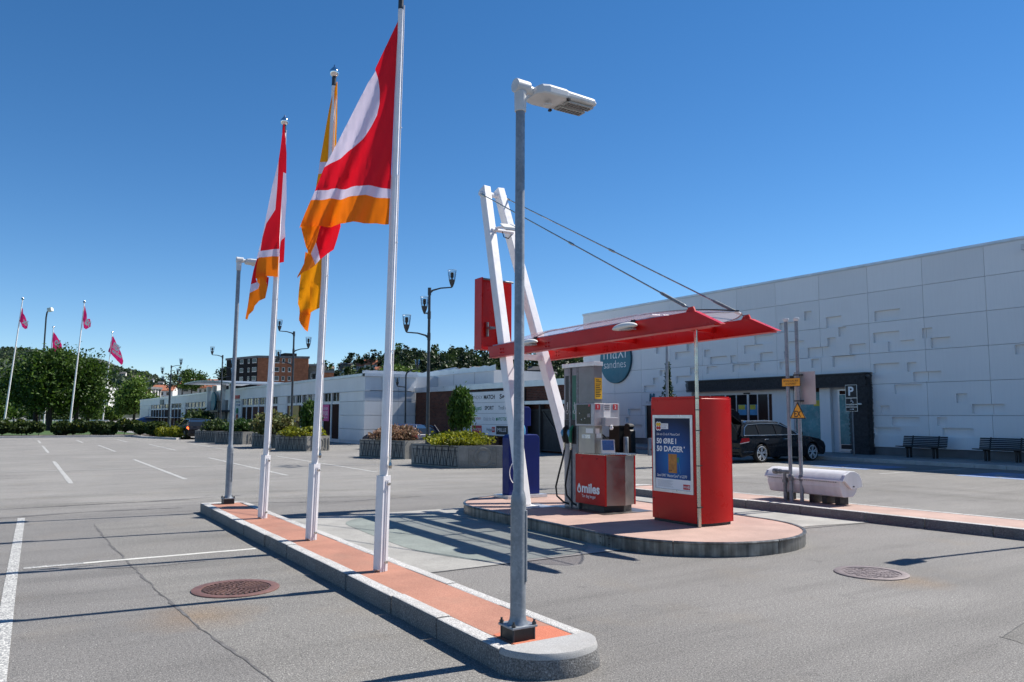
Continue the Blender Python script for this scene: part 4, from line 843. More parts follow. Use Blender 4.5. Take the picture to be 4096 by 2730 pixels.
part('hose', 'rubber', pump, lambda q: (q.tube([(8.0, 10.2, 1.46), (8.12, 10.1, 1.34), (8.22, 10.05, 1.24), (8.30, 10.05, 1.16)], .012, 6), q.tube([(8.0, 10.15, 1.44), (8.14, 10.05, 1.30), (8.26, 10.0, 1.18)], .012, 6))); part('nozzle', 'nozzle_green', pump, lambda q: q.tube([(8.0, 10.2, 1.43), (8.02, 10.18, 1.37), (8.06, 10.16, 1.30)], [.015, .032, .02], 10), smooth=50)
# leaflet stand on the pump
ls = thing('leaflet_stand', 'small clear acrylic stand with blue leaflet, standing on the pump base', 'leaflet stand', (8.0, 9.78, 1.058))
part('back_plate', 'acrylic', ls, lambda q: q.hexa([(7.84, 9.83, 1.06), (8.06, 9.73, 1.06), (8.06, 9.735, 1.06), (7.84, 9.835, 1.06), (7.84, 9.85, 1.29), (8.06, 9.75, 1.29), (8.06, 9.755, 1.29), (7.84, 9.855, 1.29)]))
lf = part('leaflet', 'paper', ls, lambda q: q.add([(7.85, 9.822, 1.07), (8.05, 9.731, 1.07), (8.05, 9.750, 1.285), (7.85, 9.841, 1.285)], [(0, 1, 2, 3)])); part('leaflet_print', 'poster_blue2', lf, lambda q: q.add([(7.865, 9.8155, 1.12), (8.035, 9.738, 1.12), (8.035, 9.751, 1.275), (7.865, 9.8285, 1.275)], [(0, 1, 2, 3)]))
part('stand_foot', 'acrylic', ls, lambda q: q.box(7.85, 8.07, 9.72, 9.86, 1.0595, 1.064))
# ================================================================ POSTER CABINET
cab = thing('poster_cabinet', 'red metal cabinet with curved front and framed blue poster, on the pump island', 'cabinet', (8.2, 8.25, PH))
pl = [(7.90, 8.72), (7.90, 7.84)]+[(7.955+.60*i/12, 7.80-.035*math.sin(PI*i/12)**.9) for i in range(13)]+[(8.56, 7.86), (8.56, 8.72)]
ins_ = lambda pts, d: [(8.23+(x-8.23)*(1-d), 8.26+(y-8.26)*(1-d)) for x, y in pts]
MB().prism(ins_(pl, .05), PH, .20).build('plinth', 'black', cab)
MB().prism(pl, .20, 1.905).build('body', 'red_paint', cab, smooth=30, bevel=.006); MB().prism(ins_(pl, .02), 1.906, 1.935).build('lid', 'red_paint', cab, smooth=30)
MB().box(8.535, 8.575, 7.80, 7.86, .20, 1.92).build('corner_trim', 'red_paint', cab, bevel=.004)
part('hinge', 'dark_steel', cab, lambda q: [q.cyl((7.899, 8.68, z), (7.894, 8.68, z), .010, n=10) for z in (.48, 1.75)])
fx = 7.899; f0, f1, g0, g1 = 7.875, 8.675, .585, 1.675
pf = part('poster_frame', 'alu', cab, lambda q: [q.hexa([(fx-d0, a0, c0), (fx-d0, a1, c1), (fx-d0, b1, d1), (fx-d0, b0, e0), (fx, a0, c0), (fx, a1, c1), (fx, b1, d1), (fx, b0, e0)]) for d0, a0, c0, a1, c1, b1, d1, b0, e0 in ((.016, f0, g0, f1, g0, f1-.045, g0+.045, f0+.045, g0+.045), (.016, f0+.045, g1-.045, f1-.045, g1-.045, f1, g1, f0, g1), (.016, f0, g0, f0+.045, g0+.045, f0+.045, g1-.045, f0, g1), (.016, f1-.045, g0+.045, f1, g0, f1, g1, f1-.045, g1-.045))])
ps = MB().box(fx-.005, fx-.001, f0+.046, f1-.046, g0+.046, g1-.046).build('poster', 'poster_blue', cab); qx = fx-.0055
MB().box(qx-.0012, qx-.0002, f0+.047, f1-.047, g0+.047, .775).build('poster_footer', 'print_white', ps)
yL = f1-.075
lettering('50 ØRE I', ps, (qx, yL, 1.265), (0, -1, 0), (0, 0, 1), 'print_white', width=.40, height=.082, bold=.035); lettering('50 DAGER', ps, (qx, yL, 1.155), (0, -1, 0), (0, 0, 1), 'print_white', width=.535, height=.082, bold=.035); lettering('*', ps, (qx, yL-.545, 1.21), (0, -1, 0), (0, 0, 1), 'print_white', height=.03, bold=.02)
lettering('Søk om Circle K MasterCard', ps, (qx, yL, 1.385), (0, -1, 0), (0, 0, 1), 'print_white', width=.47, height=.035, shear=.25); lettering('Send SMS "MasterCard" til 2270', ps, (qx, yL, .80), (0, -1, 0), (0, 0, 1), 'print_white', width=.60, height=.04, shear=.25, bold=.01)
cr = MB().box(qx-.003, qx-.0015, 7.945, 8.075, .645, .715).build('red_logo_plate', 'red_label', ps); lettering('CIRCLE', cr, (qx-.0035, 8.068, .668), (0, -1, 0), (0, 0, 1), 'print_white', width=.075, height=.025, bold=.02, lift=.001)
part('logo_ring', 'print_white', cr, lambda q: q.tube([(qx-.004, 7.968+.017*math.cos(a), .68+.02*math.sin(a)) for a in [2*PI*i/14 for i in range(15)]], .003, 5)); lettering('K', cr, (qx-.0035, 7.968, .668), (0, -1, 0), (0, 0, 1), 'print_white', height=.024, align='C', bold=.02, lift=.001)
part('small_print', 'print_grey', ps, lambda q: [q.box(qx-.003, qx-.0015, 8.27+.03*(i % 3), 8.59, .745-.014*i, .749-.014*i) for i in range(7)])
cl = MB().box(qx-.0012, qx-.0002, 8.36, 8.56, 1.475, 1.555).build('club_badge', 'print_white', ps); lettering('EXTRA', cl, (qx-.002, 8.505, 1.522), (0, -1, 0), (0, 0, 1), 'print_grey', width=.12, height=.02, lift=.001); lettering('CLUB', cl, (qx-.002, 8.505, 1.49), (0, -1, 0), (0, 0, 1), 'print_grey', width=.1, height=.02, lift=.001)
for dy, dz, mt in ((0, 0, 'print_white'),): part('clover_back', mt, cl, lambda q: [q.lathe([(.038, 0), (.001, .001)], (qx-.001, 8.558+y, 1.515+z), 16, (-1, 0, 0)) for y, z in ((.022, .026), (-.022, .026), (.022, -.026), (-.022, -.026))])
part('clover_leaf', 'print_yellow', cl, lambda q: [q.lathe([(.027, 0), (.001, .001)], (qx-.003, 8.558+y, 1.515+z), 16, (-1, 0, 0)) for y, z in ((.022, .026), (-.022, .026))]); part('clover_leaf', 'print_red', cl, lambda q: [q.lathe([(.025, 0), (.001, .001)], (qx-.003, 8.558+y, 1.515+z), 16, (-1, 0, 0)) for y, z in ((.022, -.026), (-.022, -.026))])
pp = MB().box(qx-.0012, qx-.0002, 8.195, 8.365, .86, 1.125).build('printed_gold_pump', 'gold', ps); part('printed_hose', 'print_green', ps, lambda q: q.box(qx-.002, qx-.0013, 8.15, 8.19, 1.01, 1.08)); part('printed_hose', 'poster_sky', ps, lambda q: q.tube([(qx-.002, 8.17, 1.05), (qx-.002, 8.14, .95), (qx-.002, 8.13, .86), (qx-.002, 8.18, .84)], .0035, 5))
part('printed_slot', 'iron_dark', pp, lambda q: [q.box(qx-.002, qx-.0013, 8.3+.03*i, 8.318+.03*i, .885, .90) for i in range(2)])
# ================================================================ BLUE SERVICE POST
bp = thing('blue_service_post', 'dark blue rounded service post with water bottle, behind the white mast leg', 'service post', (8.0, 12.4, PH))
def slab_round(m, x0, x1, y0, y1, z0, z1, r=.12):
    pts = [(x0, z0), (x1, z0)]+[(x1-r+r*math.cos(a), z1-r+r*math.sin(a)) for a in [PI/2*i/6 for i in range(7)]]+[(x0+r-r*math.sin(a), z1-r+r*math.cos(a)) for a in [PI/2*i/6 for i in range(7)]]
    m.ext([(x, y0, z) for x, z in pts], (0, y1-y0, 0))
m = MB(); slab_round(m, 7.66, 8.34, 12.28, 12.52, PH+.05, 1.315, .09); m.build('post_body', 'blue_paint', bp, bevel=.015)
m = MB(); slab_round(m, 7.90, 8.18, 12.34, 12.48, 1.47, 1.83, .07); m.build('post_head', 'blue_paint', bp, bevel=.01); part('post_neck', 'blue_paint', bp, lambda q: q.box(7.98, 8.12, 12.37, 12.46, 1.31, 1.48)); part('base_plate', 'alu', bp, lambda q: q.box(7.56, 8.42, 12.15, 12.66, PH, PH+.05))
part('water_bottle', 'poster_sky', bp, lambda q: q.lathe([(.04, 0), (.042, .1), (.03, .15), (.012, .18), (.012, .2), (.001, .2)], (8.0, 12.33, 1.316), 12), smooth=50); part('round_mark', 'print_white', bp, lambda q: q.tube([(7.80+.13*math.cos(a), 12.277, .62+.2*math.sin(a)) for a in [2*PI*i/24 for i in range(25)]], .008, 5))
# ================================================================ STREET LAMPS (single head)
def lamp_post(base, top, hdir, label, door=True, bolts=True):
    base, top = Vector(base), Vector(top); t = thing('lamp_post', label, 'street lamp', base, 'galvanised lot lamps')
    A = lambda z: base+(top-base)*((z-base.z)/(top.z-base.z)); z0 = base.z; H = top.z
    part('pole', 'galvanised', t, lambda q: q.tube([A(z0+.10), A(z0+.13), A(z0+.16), A(z0+.90), A(z0+.94), A(z0+.98), A(z0+1.0), A(H-.12)], [.072, .058, .054, .054, .052, .044, .037, .033], 20), smooth=35)
    part('base_plate', 'galvanised', t, lambda q: q.box(base.x-.10, base.x+.10, base.y-.095, base.y+.095, z0+.085, z0+.10), bevel=.003); part('grout_pad', 'black', t, lambda q: q.box(base.x-.085, base.x+.09, base.y-.08, base.y+.08, z0, z0+.083))
    for sx in (-1, 1):
        for sy in (-1, 1): part('anchor_bolt', 'dark_steel', t, lambda q: (q.cyl((base.x+sx*.082, base.y+sy*.078, z0), (base.x+sx*.082, base.y+sy*.078, z0+.135), .008, n=8), q.cyl((base.x+sx*.082, base.y+sy*.078, z0+.10), (base.x+sx*.082, base.y+sy*.078, z0+.118), .015, n=6)))
    d = Vector((math.cos(hdir), math.sin(hdir), 0)); s_ = Vector((-d.y, d.x, 0)); up = Vector((0, 0, 1))
    if door:
        c = A(z0+.62); e = (CR-CF*.25); e.z = 0; e.normalize(); e2 = Vector((-e.y, e.x, 0))
        part('door_strip', 'galvanised', t, lambda q: q.hexa([c+e*a+e2*b+up*z for z in (-.24, .24) for a, b in ((.050, -.012), (.062, -.012), (.062, .012), (.050, .012))]), bevel=.003)
    part('top_clamp', 'lamp_grey', t, lambda q: (q.cyl(A(H-.17), A(H-.02), .042, .045, 18)), smooth=40, bevel=.004)
    part('tilt_joint', 'lamp_grey', t, lambda q: (q.cyl(A(H+.02)-d*.05, A(H+.02)+d*.07, .052, .048, 16), q.cyl(A(H+.012)+d*.07, A(H+.005)+d*.14, .032, .03, 14)), smooth=40, bevel=.006)
    O = A(H)+d*.10
    def sec(x, w_, zb, zt): return [O+d*x+s_*(w_*k_)+up*z for k_, z in ((-1, zb+.012), (-.92, zb), (.92, zb), (1, zb+.012), (1, zt-.02), (.86, zt), (-.86, zt), (-1, zt-.02))]
    hd = part('lamp_head', 'lamp_grey', t, lambda q: q.rings([sec(0, .07, -.030, .026), sec(.025, .115, -.035, .036), (sec(.08, .13, -.037, .040)), sec(.23, .13, -.035, .037), sec(.25, .128, -.03, .03), sec(.49, .124, -.028, .022), sec(.515, .11, -.024, .012)]), bevel=.004)
    part('led_panel', 'lens', hd, lambda q: [q.hexa([O+d*a+s_*b+up*c for c in (-.046, -.0335) for a, b in ((.265, y0), (.50, y0), (.50, y0+.075), (.265, y0+.075))]) for y0 in (-.09, .015)])
    part('led_row', 'led', hd, lambda q: [q.hexa([O+d*(.275+.027*i+a)+s_*(y0+b)+up*c for c in (-.050, -.0465) for a, b in ((0, 0), (.017, 0), (.017, .018), (0, .018))]) for i in range(8) for y0 in (-.075, -.045, .03, .06)])
    part('sensor_cap', 'lamp_grey', hd, lambda q: q.cyl(O+d*.14-up*.06, O+d*.14-up*.068, .03, n=16)); part('clip', 'black', hd, lambda q: (q.hexa([O+d*(.235+a)+s_*(k_*.12+b)+up*c for k_ in (1,) for c in (-.05, -.035) for a, b in ((0, -.012), (.02, -.012), (.02, .012), (0, .012))]), q.hexa([O+d*(.235+a)+s_*(-.12+b)+up*c for c in (-.05, -.035) for a, b in ((0, -.012), (.02, -.012), (.02, .012), (0, .012))])))
    return t
b = (2.97, 4.64, KH-.006); tp = over(1196, 192, b)
lamp_post(b, (tp.x, tp.y, 4.02), 0.0, 'tall galvanised lamp post in the foreground at the rounded island end')
b = (3.14, 14.12, KH-.006); tp = over(550, 584, b); lamp_post(b, (tp.x, tp.y, 4.36), -.1, 'galvanised lamp post at the far end of the flagpole island')
lamp_post((13.75, 14.62, 0), (13.80, 14.6, 4.16), PI, 'lamp post standing behind the red canopy, head pointing left', False)
lamp_post((12.40, 5.05, KH-.006), (12.40, 5.05, 4.05), PI+.05, 'lamp post on the right-hand island just outside the picture', False)
# ================================================================ FLAGPOLES AND FLAGS
def flagpole(base, toppx, ztop, label, ball=True):
    base = Vector(base); tp = over(*toppx, base); k_ = (ztop-base.z)/(tp.z-base.z); top = base+(tp-base)*k_; t = thing('flagpole', label, 'flagpole', base, 'white flagpoles on the kerbed island')
    A = lambda z: base+(top-base)*((z-base.z)/(top.z-base.z)); ca, sa = math.cos(.35), math.sin(.35)
    # hinged foot: two channels round the pole
    def foot(q, x0, x1, y0, y1, z0, z1): q.hexa([A(z)+Vector((x*ca-y*sa, x*sa+y*ca, 0)) for z in (z0, z1) for x, y in ((x0, y0), (x1, y0), (x1, y1), (x0, y1))])
    z0 = base.z
    f = part('hinged_foot', 'white_pole', t, lambda q: (foot(q, -.049, .049, -.050, -.0435, z0, z0+.92), foot(q, -.049, .049, .0435, .050, z0, z0+.92), foot(q, -.049, -.043, -.043, .043, z0+.02, z0+.92), foot(q, -.016, -.010, -.058, -.0505, z0, z0+.88), foot(q, .010, .016, -.058, -.0505, z0, z0+.88)), bevel=.002)
    part('foot_bolt', 'steel', f, lambda q: [q.cyl(A(z)+Vector((.015*ca+.057*sa, .015*sa-.057*ca, 0)), A(z)+Vector((.015*ca+.075*sa, .015*sa-.075*ca, 0)), .014, n=8) for z in (z0+.09, z0+.84)])
    part('pole', 'white_pole', t, lambda q: q.tube([A(z0+.03), A(z0+.9), A(z0+2.0), A(z0+2.03), A(z0+3.95), A(z0+3.97), A(ztop-.12)], [.041, .041, .041, .037, .036, .031, .027], 18), smooth=35)
    part('top_collar', 'dark_steel', t, lambda q: q.cyl(A(ztop-.14), A(ztop-.02), .028, n=14))
    if ball: part('finial', 'chrome', t, lambda q: q.lathe([(.02, -.04), (.05, -.015), (.062, .02), (.058, .045), (.035, .075), (.014, .10), (.008, .125), (.001, .13)], A(ztop+.02), 18), smooth=60)
    e = (CR-CF*.3); e.z = 0; e.normalize()
    part('halyard', 'white_pole', t, lambda q: (q.tube([A(z0+1.05)+e*.056, A(z0+2.4)+e*.05, A(ztop-.1)+e*.036], .0035, 5), q.tube([A(z0+1.05)+e*.066, A(z0+2.4)+e*.058, A(ztop-.1)+e*.042], .0035, 5)))
    part('cleat', 'steel', t, lambda q: (q.tube([A(z0+1.0)+e*.05, A(z0+1.05)+e*.07, A(z0+1.12)+e*.055], .008, 6), q.lathe([(.014, -.03), (.02, 0), (.014, .03)], A(z0+1.02)+e*.066, 8)))
    for z in (2.3, 3.4, 4.6): part('halyard_ring', 'white_pole', t, lambda q: q.tube([A(z)+e*.04, A(z)+e*.06], .006, 6))
    return A
PZ = KH-.006
A3 = flagpole((3.08, 7.30, PZ), (921, 20), 6.02, 'nearest white flagpole flying a red, white and orange flag')
A2 = flagpole((3.11, 9.53, PZ), (769.5, 150), 6.02, 'middle white flagpole flying a yellow-orange flag')
A1 = flagpole((3.14, 11.88, PZ), (655, 262), 6.14, 'farthest white flagpole flying a narrow hanging red and orange flag')
from mathutils.geometry import delaunay_2d_cdt
def flag(name, label, base, patches, group, ripple=.05, cuts=6, e=(-.93, .37)):
    base = Vector(base); e = Vector((*e, 0)).normalized(); nrm = Vector((-e.y, e.x, 0))
    if nrm.dot(CF) < 0: nrm = -nrm
    bm = bmesh.new(); mats = []
    def P(x, y):
        q = ray(x, y); d = (base-CAM).dot(nrm)/q.dot(nrm); return CAM+q*d
    for mat, lay, pts in patches:
        if mat not in mats: mats.append(mat)
        pts = [p for i, p in enumerate(pts) if math.dist(p, pts[i-1]) > .4]; step = cuts
        bd = []
        for a, b in zip(pts, pts[1:]+pts[:1]):
            k_ = max(1, int(math.dist(a, b)/step)); bd += [(a[0]+(b[0]-a[0])*i/k_, a[1]+(b[1]-a[1])*i/k_) for i in range(k_)]
        n = len(bd); xs = [p[0] for p in bd]; ys = [p[1] for p in bd]; ext_ = []
        def inside(x, y):
            c = False
            for i in range(n):
                (x1, y1), (x2, y2) = bd[i], bd[i-1]
                if (y1 > y) != (y2 > y) and x < (x2-x1)*(y-y1)/(y2-y1)+x1: c = not c
            return c
        gy = min(ys)+step*.5
        while gy < max(ys):
            gx = min(xs)+step*.5
            while gx < max(xs):
                if inside(gx, gy) and min((gx-p[0])**2+(gy-p[1])**2 for p in bd) > (step*.45)**2: ext_.append((gx, gy))
                gx += step
            gy += step
        V2, _, F2_, _, _, _ = delaunay_2d_cdt([Vector(p) for p in bd+ext_], [(i, (i+1) % n) for i in range(n)], [], 1, 1e-4)
        nv = [bm.verts.new(P(p.x, p.y)) for p in V2]
        for ff in F2_:
            try: q = bm.faces.new([nv[i] for i in ff])
            except ValueError: continue
            q.material_index = mats.index(mat); q.smooth = True
        for v in nv:
            s_ = (v.co-base).dot(e); z = v.co.z
            w_ = min(1, max(0, s_)/.5); g = s_*9+z*2.1
            v.co += nrm*(lay+ripple*1.5*(.15+w_)*(math.sin(g)+.6*math.sin(1.9*g+1.3+z*2.2)+.3*math.sin(4.1*g+z*5)+.10*math.sin(11*g-z*9)*math.sin(z*7+s_*3)))
    bmesh.ops.remove_doubles(bm, verts=bm.verts, dist=.0008)
    me = bpy.data.meshes.new(name); c0 = Vector(base); 
    bmesh.ops.translate(bm, verts=bm.verts, vec=-c0); bm.to_mesh(me); bm.free()
    for m_ in mats: me.materials.append(MAT[m_])
    o = bpy.data.objects.new(name, me); sc.collection.objects.link(o); o.location = c0; return tag(o, label, 'flag', group)
circ = [(863, 165), (869, 185), (872.5, 212), (872, 240), (866, 266), (853, 292), (834, 320), (810, 343.6), (783, 361), (753, 374), (744, 377)]
bl = lambda a, b, n: [(a[0]+(b[0]-a[0])*i/n, a[1]+(b[1]-a[1])*i/n) for i in range(n+1)]
c900 = lambda L: [(517+.2931*x, 344.7+.2931*y) for x, y in L]
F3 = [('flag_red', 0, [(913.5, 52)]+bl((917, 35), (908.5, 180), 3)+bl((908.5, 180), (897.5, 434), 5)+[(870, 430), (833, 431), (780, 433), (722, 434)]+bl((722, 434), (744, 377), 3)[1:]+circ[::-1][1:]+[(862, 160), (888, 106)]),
      ('flag_white_skytint', 0, circ+bl((744, 377), (796, 283), 3)[1:]+bl((796, 283), (845, 192), 3)[1:]),
      ('flag_white_skytint', 0, [(722, 434), (780, 433), (833, 431), (870, 430), (897.5, 434), (896.5, 455), (860, 453), (840, 453), (800, 455), (713, 456.5)]),
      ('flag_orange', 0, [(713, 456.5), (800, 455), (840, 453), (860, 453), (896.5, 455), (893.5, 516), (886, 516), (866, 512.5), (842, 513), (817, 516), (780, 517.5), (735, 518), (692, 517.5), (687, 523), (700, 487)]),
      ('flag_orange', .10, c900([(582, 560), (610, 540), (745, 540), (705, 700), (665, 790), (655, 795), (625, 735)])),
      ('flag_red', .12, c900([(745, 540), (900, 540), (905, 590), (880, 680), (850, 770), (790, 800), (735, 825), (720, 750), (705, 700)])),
      ('flag_white_skytint', .12, c900([(705, 700), (720, 750), (735, 825), (695, 865), (665, 790)])),
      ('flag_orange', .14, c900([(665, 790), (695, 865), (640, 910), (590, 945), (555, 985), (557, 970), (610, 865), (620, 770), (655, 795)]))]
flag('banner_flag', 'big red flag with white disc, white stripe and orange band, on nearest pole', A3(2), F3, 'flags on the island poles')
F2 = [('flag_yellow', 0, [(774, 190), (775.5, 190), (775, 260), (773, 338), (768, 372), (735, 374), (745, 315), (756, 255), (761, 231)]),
      ('flag_white_skytint', 0, [(735, 374), (768, 372), (765, 392), (731.5, 402)]),
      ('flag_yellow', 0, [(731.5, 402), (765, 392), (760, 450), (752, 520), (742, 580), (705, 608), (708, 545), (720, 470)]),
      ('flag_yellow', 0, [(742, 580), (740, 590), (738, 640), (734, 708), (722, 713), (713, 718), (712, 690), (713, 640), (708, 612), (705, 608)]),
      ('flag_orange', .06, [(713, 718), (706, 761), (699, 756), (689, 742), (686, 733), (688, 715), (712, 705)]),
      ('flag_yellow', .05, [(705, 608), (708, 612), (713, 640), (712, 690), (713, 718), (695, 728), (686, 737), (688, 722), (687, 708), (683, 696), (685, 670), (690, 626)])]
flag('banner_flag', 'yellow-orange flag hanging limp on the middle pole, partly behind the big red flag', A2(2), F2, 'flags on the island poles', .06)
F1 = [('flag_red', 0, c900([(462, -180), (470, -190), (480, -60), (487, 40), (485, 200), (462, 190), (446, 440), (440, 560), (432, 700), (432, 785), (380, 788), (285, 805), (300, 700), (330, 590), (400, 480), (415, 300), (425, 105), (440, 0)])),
      ('flag_white_skytint', 0, c900([(425, 105), (415, 300), (400, 480), (330, 590), (300, 700), (285, 805), (270, 800), (290, 740), (330, 530), (375, 300)])),
      ('flag_white_skytint', 0, c900([(485, 200), (487, 400), (474, 595), (478, 690), (440, 725), (446, 560), (446, 440), (462, 190)])),
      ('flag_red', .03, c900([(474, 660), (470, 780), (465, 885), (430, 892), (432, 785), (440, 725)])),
      ('flag_white_skytint', 0, c900([(285, 805), (380, 788), (432, 785), (430, 845), (375, 842), (256, 860), (270, 810)])),
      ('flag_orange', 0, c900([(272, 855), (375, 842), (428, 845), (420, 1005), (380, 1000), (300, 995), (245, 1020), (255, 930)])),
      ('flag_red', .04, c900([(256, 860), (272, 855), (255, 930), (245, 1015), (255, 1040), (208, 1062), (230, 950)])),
      ('flag_white_skytint', .04, c900([(208, 1062), (255, 1040), (272, 1055), (262, 1090), (197, 1125)])),
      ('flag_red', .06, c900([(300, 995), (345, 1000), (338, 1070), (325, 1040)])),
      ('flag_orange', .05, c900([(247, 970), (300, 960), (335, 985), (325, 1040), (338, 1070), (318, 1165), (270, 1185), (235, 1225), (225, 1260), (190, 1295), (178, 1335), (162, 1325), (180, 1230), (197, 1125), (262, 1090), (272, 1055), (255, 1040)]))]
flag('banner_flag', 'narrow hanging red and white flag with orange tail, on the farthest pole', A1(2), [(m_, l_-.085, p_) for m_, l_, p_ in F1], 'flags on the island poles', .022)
# ================================================================ VENT PIPES, FILL BOX, SIGNS
v1, v2 = Vector((11.88, 9.44, KH-.006)), Vector((11.94, 9.26, KH-.006))
for c, lab in ((v1, 'left of two tall galvanised vent pipes on the back island'), (v2, 'right of two tall galvanised vent pipes on the back island')):
    t = thing('vent_pipe', lab, 'vent pipe', c, 'tank vent pipes')
    part('pipe', 'galvanised', t, lambda q: q.cyl(c, c+Vector((-.01, .0, 3.25)), .033, n=16), smooth=40); part('vent_cap', 'lamp_grey', t, lambda q: q.lathe([(.034, 0), (.05, .025), (.055, .045), (.05, .06), (.001, .07)], c+Vector((-.01, 0, 3.25)), 18), smooth=50)
    part('pipe_union', 'galv_dark', t, lambda q: q.lathe([(.035, -.05), (.045, -.04), (.045, -.01), (.05, 0), (.05, .03), (.042, .05), (.035, .06)], c+Vector((0, 0, .42)), 12), smooth=30)
    if c is v1:
        part('tee_branch', 'galv_dark', t, lambda q: (q.cyl(c+Vector((0, .13, 0)), c+Vector((0, .13, .50)), .03, n=12), q.cyl(c+Vector((0, 0, .52)), c+Vector((0, .36, .52)), .034, n=12), q.cyl(c+Vector((0, .13, .33)), c+Vector((0, .13, .38)), .048, n=12), q.cyl(c+Vector((0, .30, .52)), c+Vector((0, .37, .52)), .05, n=12), q.cyl(c+Vector((0, .22, .52)), c+Vector((0, .25, .52)), .045, n=12)), smooth=40)
s1 = thing('flame_warning_sign', 'small yellow no-smoking text sign across both vent pipes', 'sign', (11.86, 9.35, 2.2))
part('plate', 'print_black', s1, lambda q: q.box(11.842, 11.850, 9.145, 9.545, 2.205, 2.355), bevel=.002); part('face', 'sign_yellow', s1, lambda q: (q.box(11.8395, 11.8415, 9.152, 9.538, 2.212, 2.348)))
lettering('RØYKING OG ALL BRUK', s1, (11.839, 9.345, 2.29), (0, -1, 0), (0, 0, 1), 'print_black', width=.33, height=.036, align='C', lift=.001); lettering('AV ILD FORBUDT', s1, (11.839, 9.345, 2.235), (0, -1, 0), (0, 0, 1), 'print_black', width=.235, height=.036, align='C', lift=.001)
s2 = thing('triangle_sign', 'yellow triangular EX hazard sign with black border on the right vent pipe', 'sign', (11.86, 9.25, 1.6))
tri = lambda c, r_: [(9.25+c_*r_, 1.765+s_*r_*1.0-.04) for c_, s_ in ((math.cos(a), math.sin(a)) for a in (PI/2, PI/2+2*PI/3, PI/2+4*PI/3))]
part('plate', 'print_black', s2, lambda q: q.ext([(11.882, y, z) for y, z in tri(0, .20)], (.006, 0, 0))); part('face', 'sign_yellow', s2, lambda q: q.ext([(11.879, y, z) for y, z in tri(0, .165)], (.002, 0, 0)))
lettering('EX', s2, (11.8785, 9.25, 1.655), (0, -1, 0), (0, 0, 1), 'print_black', width=.145, height=.11, align='C', bold=.02, lift=.001)
s3 = thing('blank_sign_back', 'grey back of a large sign plate clamped to the right vent pipe', 'sign', (12.0, 9.15, 2.1))
part('plate', 'sign_back', s3, lambda q: q.box(12.00, 12.006, 8.95, 9.40, 1.88, 2.47), bevel=.002); part('clamp', 'dark_steel', s3, lambda q: [q.box(11.89, 12.0, 9.20, 9.33, z, z+.025) for z in (1.93, 2.40)])
fb = thing('tank_fill_box', 'grey metal tank filling box with rounded lid on short black legs, behind the vent pipes', 'fill box', (12.15, 9.2, KH))
fbx, f0, f1 = 12.18, 8.42, 10.05
prof = [(-.20, .30), (-.26, .46), (-.26, .56), (-.19, .655), (-.05, .71), (.08, .71), (.19, .66), (.25, .57), (.25, .46), (.16, .33), (.08, .285), (-.14, .285)]
part('body', 'fuel_box', fb, lambda q: q.ext([(fbx+x, f0+.05, z) for x, z in prof], (0, f1-f0-.1, 0)), bevel=.012)
lidp = [(-.275, .565), (-.20, .668), (-.05, .725), (.08, .723), (.20, .672), (.265, .575), (.28, .455), (.0, .42), (-.03, .43), (-.20, .565)]
part('lid', 'fuel_box', fb, lambda q: (q.ext([(fbx+x, f0-.01, z) for x, z in lidp], (0, .055, 0)), q.ext([(fbx+x, f1-.045, z) for x, z in lidp], (0, .055, 0)), q.box(fbx-.285, fbx-.262, f0, f1, .55, .576)), bevel=.006)
part('lid_shell', 'fuel_box', fb, lambda q: q.ext([(fbx+x, f0+.045, z) for x, z in ((-.278, .57), (-.20, .672), (-.05, .728), (.08, .726), (.20, .676), (.268, .58), (.258, .576), (.19, .664), (.08, .714), (-.05, .715), (-.19, .66), (-.268, .565))], (0, f1-f0-.09, 0)), smooth=40)
part('hinge_strip', 'dark_steel', fb, lambda q: [q.box(fbx-.29, fbx-.285, f0+.1+.045*i, f0+.125+.045*i, .54, .549) for i in range(32)])
part('handle', 'dark_steel', fb, lambda q: q.cyl((fbx+.02, f0-.012, .47), (fbx+.02, f0-.03, .47), .012, n=8))
for y in (8.62, 8.88, 9.14, 9.7): part('leg', 'black', fb, lambda q: q.box(fbx-.13, fbx+.1, y-.05, y+.05, KH-.006, .30))
# parking sign by the hall
ps_ = thing('disabled_parking_sign', 'black parking sign with wheelchair symbol on grey post by the hall', 'sign', (28.3, 19.42, .13))
part('post', 'galv_dark', ps_, lambda q: q.cyl((28.3, 19.42, .13), (28.3, 19.42, 2.96), .032, n=12)); sx = 28.255
for z0, z1 in ((2.43, 2.95), (2.17, 2.42), (2.07, 2.16), (1.89, 2.06)):
    part('plate_rim', 'alu', ps_, lambda q: q.box(sx+.002, sx+.012, 19.16, 19.68, z0, z1)); part('plate', 'print_black', ps_, lambda q: q.box(sx-.002, sx+.0015, 19.175, 19.665, z0+.012, z1-.012))
lettering('P', ps_, (sx-.003, 19.42, 2.52), (0, -1, 0), (0, 0, 1), 'print_white', width=.24, height=.36, align='C', bold=.03)
part('wheelchair', 'print_white', ps_, lambda q: (q.tube([(sx-.006, 19.41+.06*math.cos(a), 2.26+.06*math.sin(a)) for a in [PI*.1+PI*1.5*i/14 for i in range(15)]], .008, 5), q.tube([(sx-.006, 19.43, 2.36), (sx-.006, 19.42, 2.29), (sx-.006, 19.36, 2.285), (sx-.006, 19.33, 2.22)], .009, 5), q.lathe([(.018, 0), (.001, .003)], (sx-.005, 19.43, 2.385), 10, (-1, 0, 0))))
part('arrow', 'print_white', ps_, lambda q: (q.box(sx-.006, sx-.003, 19.36, 19.5, 1.968, 1.985), q.add([(sx-.006, 19.30, 1.977), (sx-.006, 19.37, 2.012), (sx-.006, 19.37, 1.942)], [(0, 1, 2)]))); part('print_line', 'print_grey', ps_, lambda q: q.box(sx-.006, sx-.003, 19.3, 19.54, 2.105, 2.125))
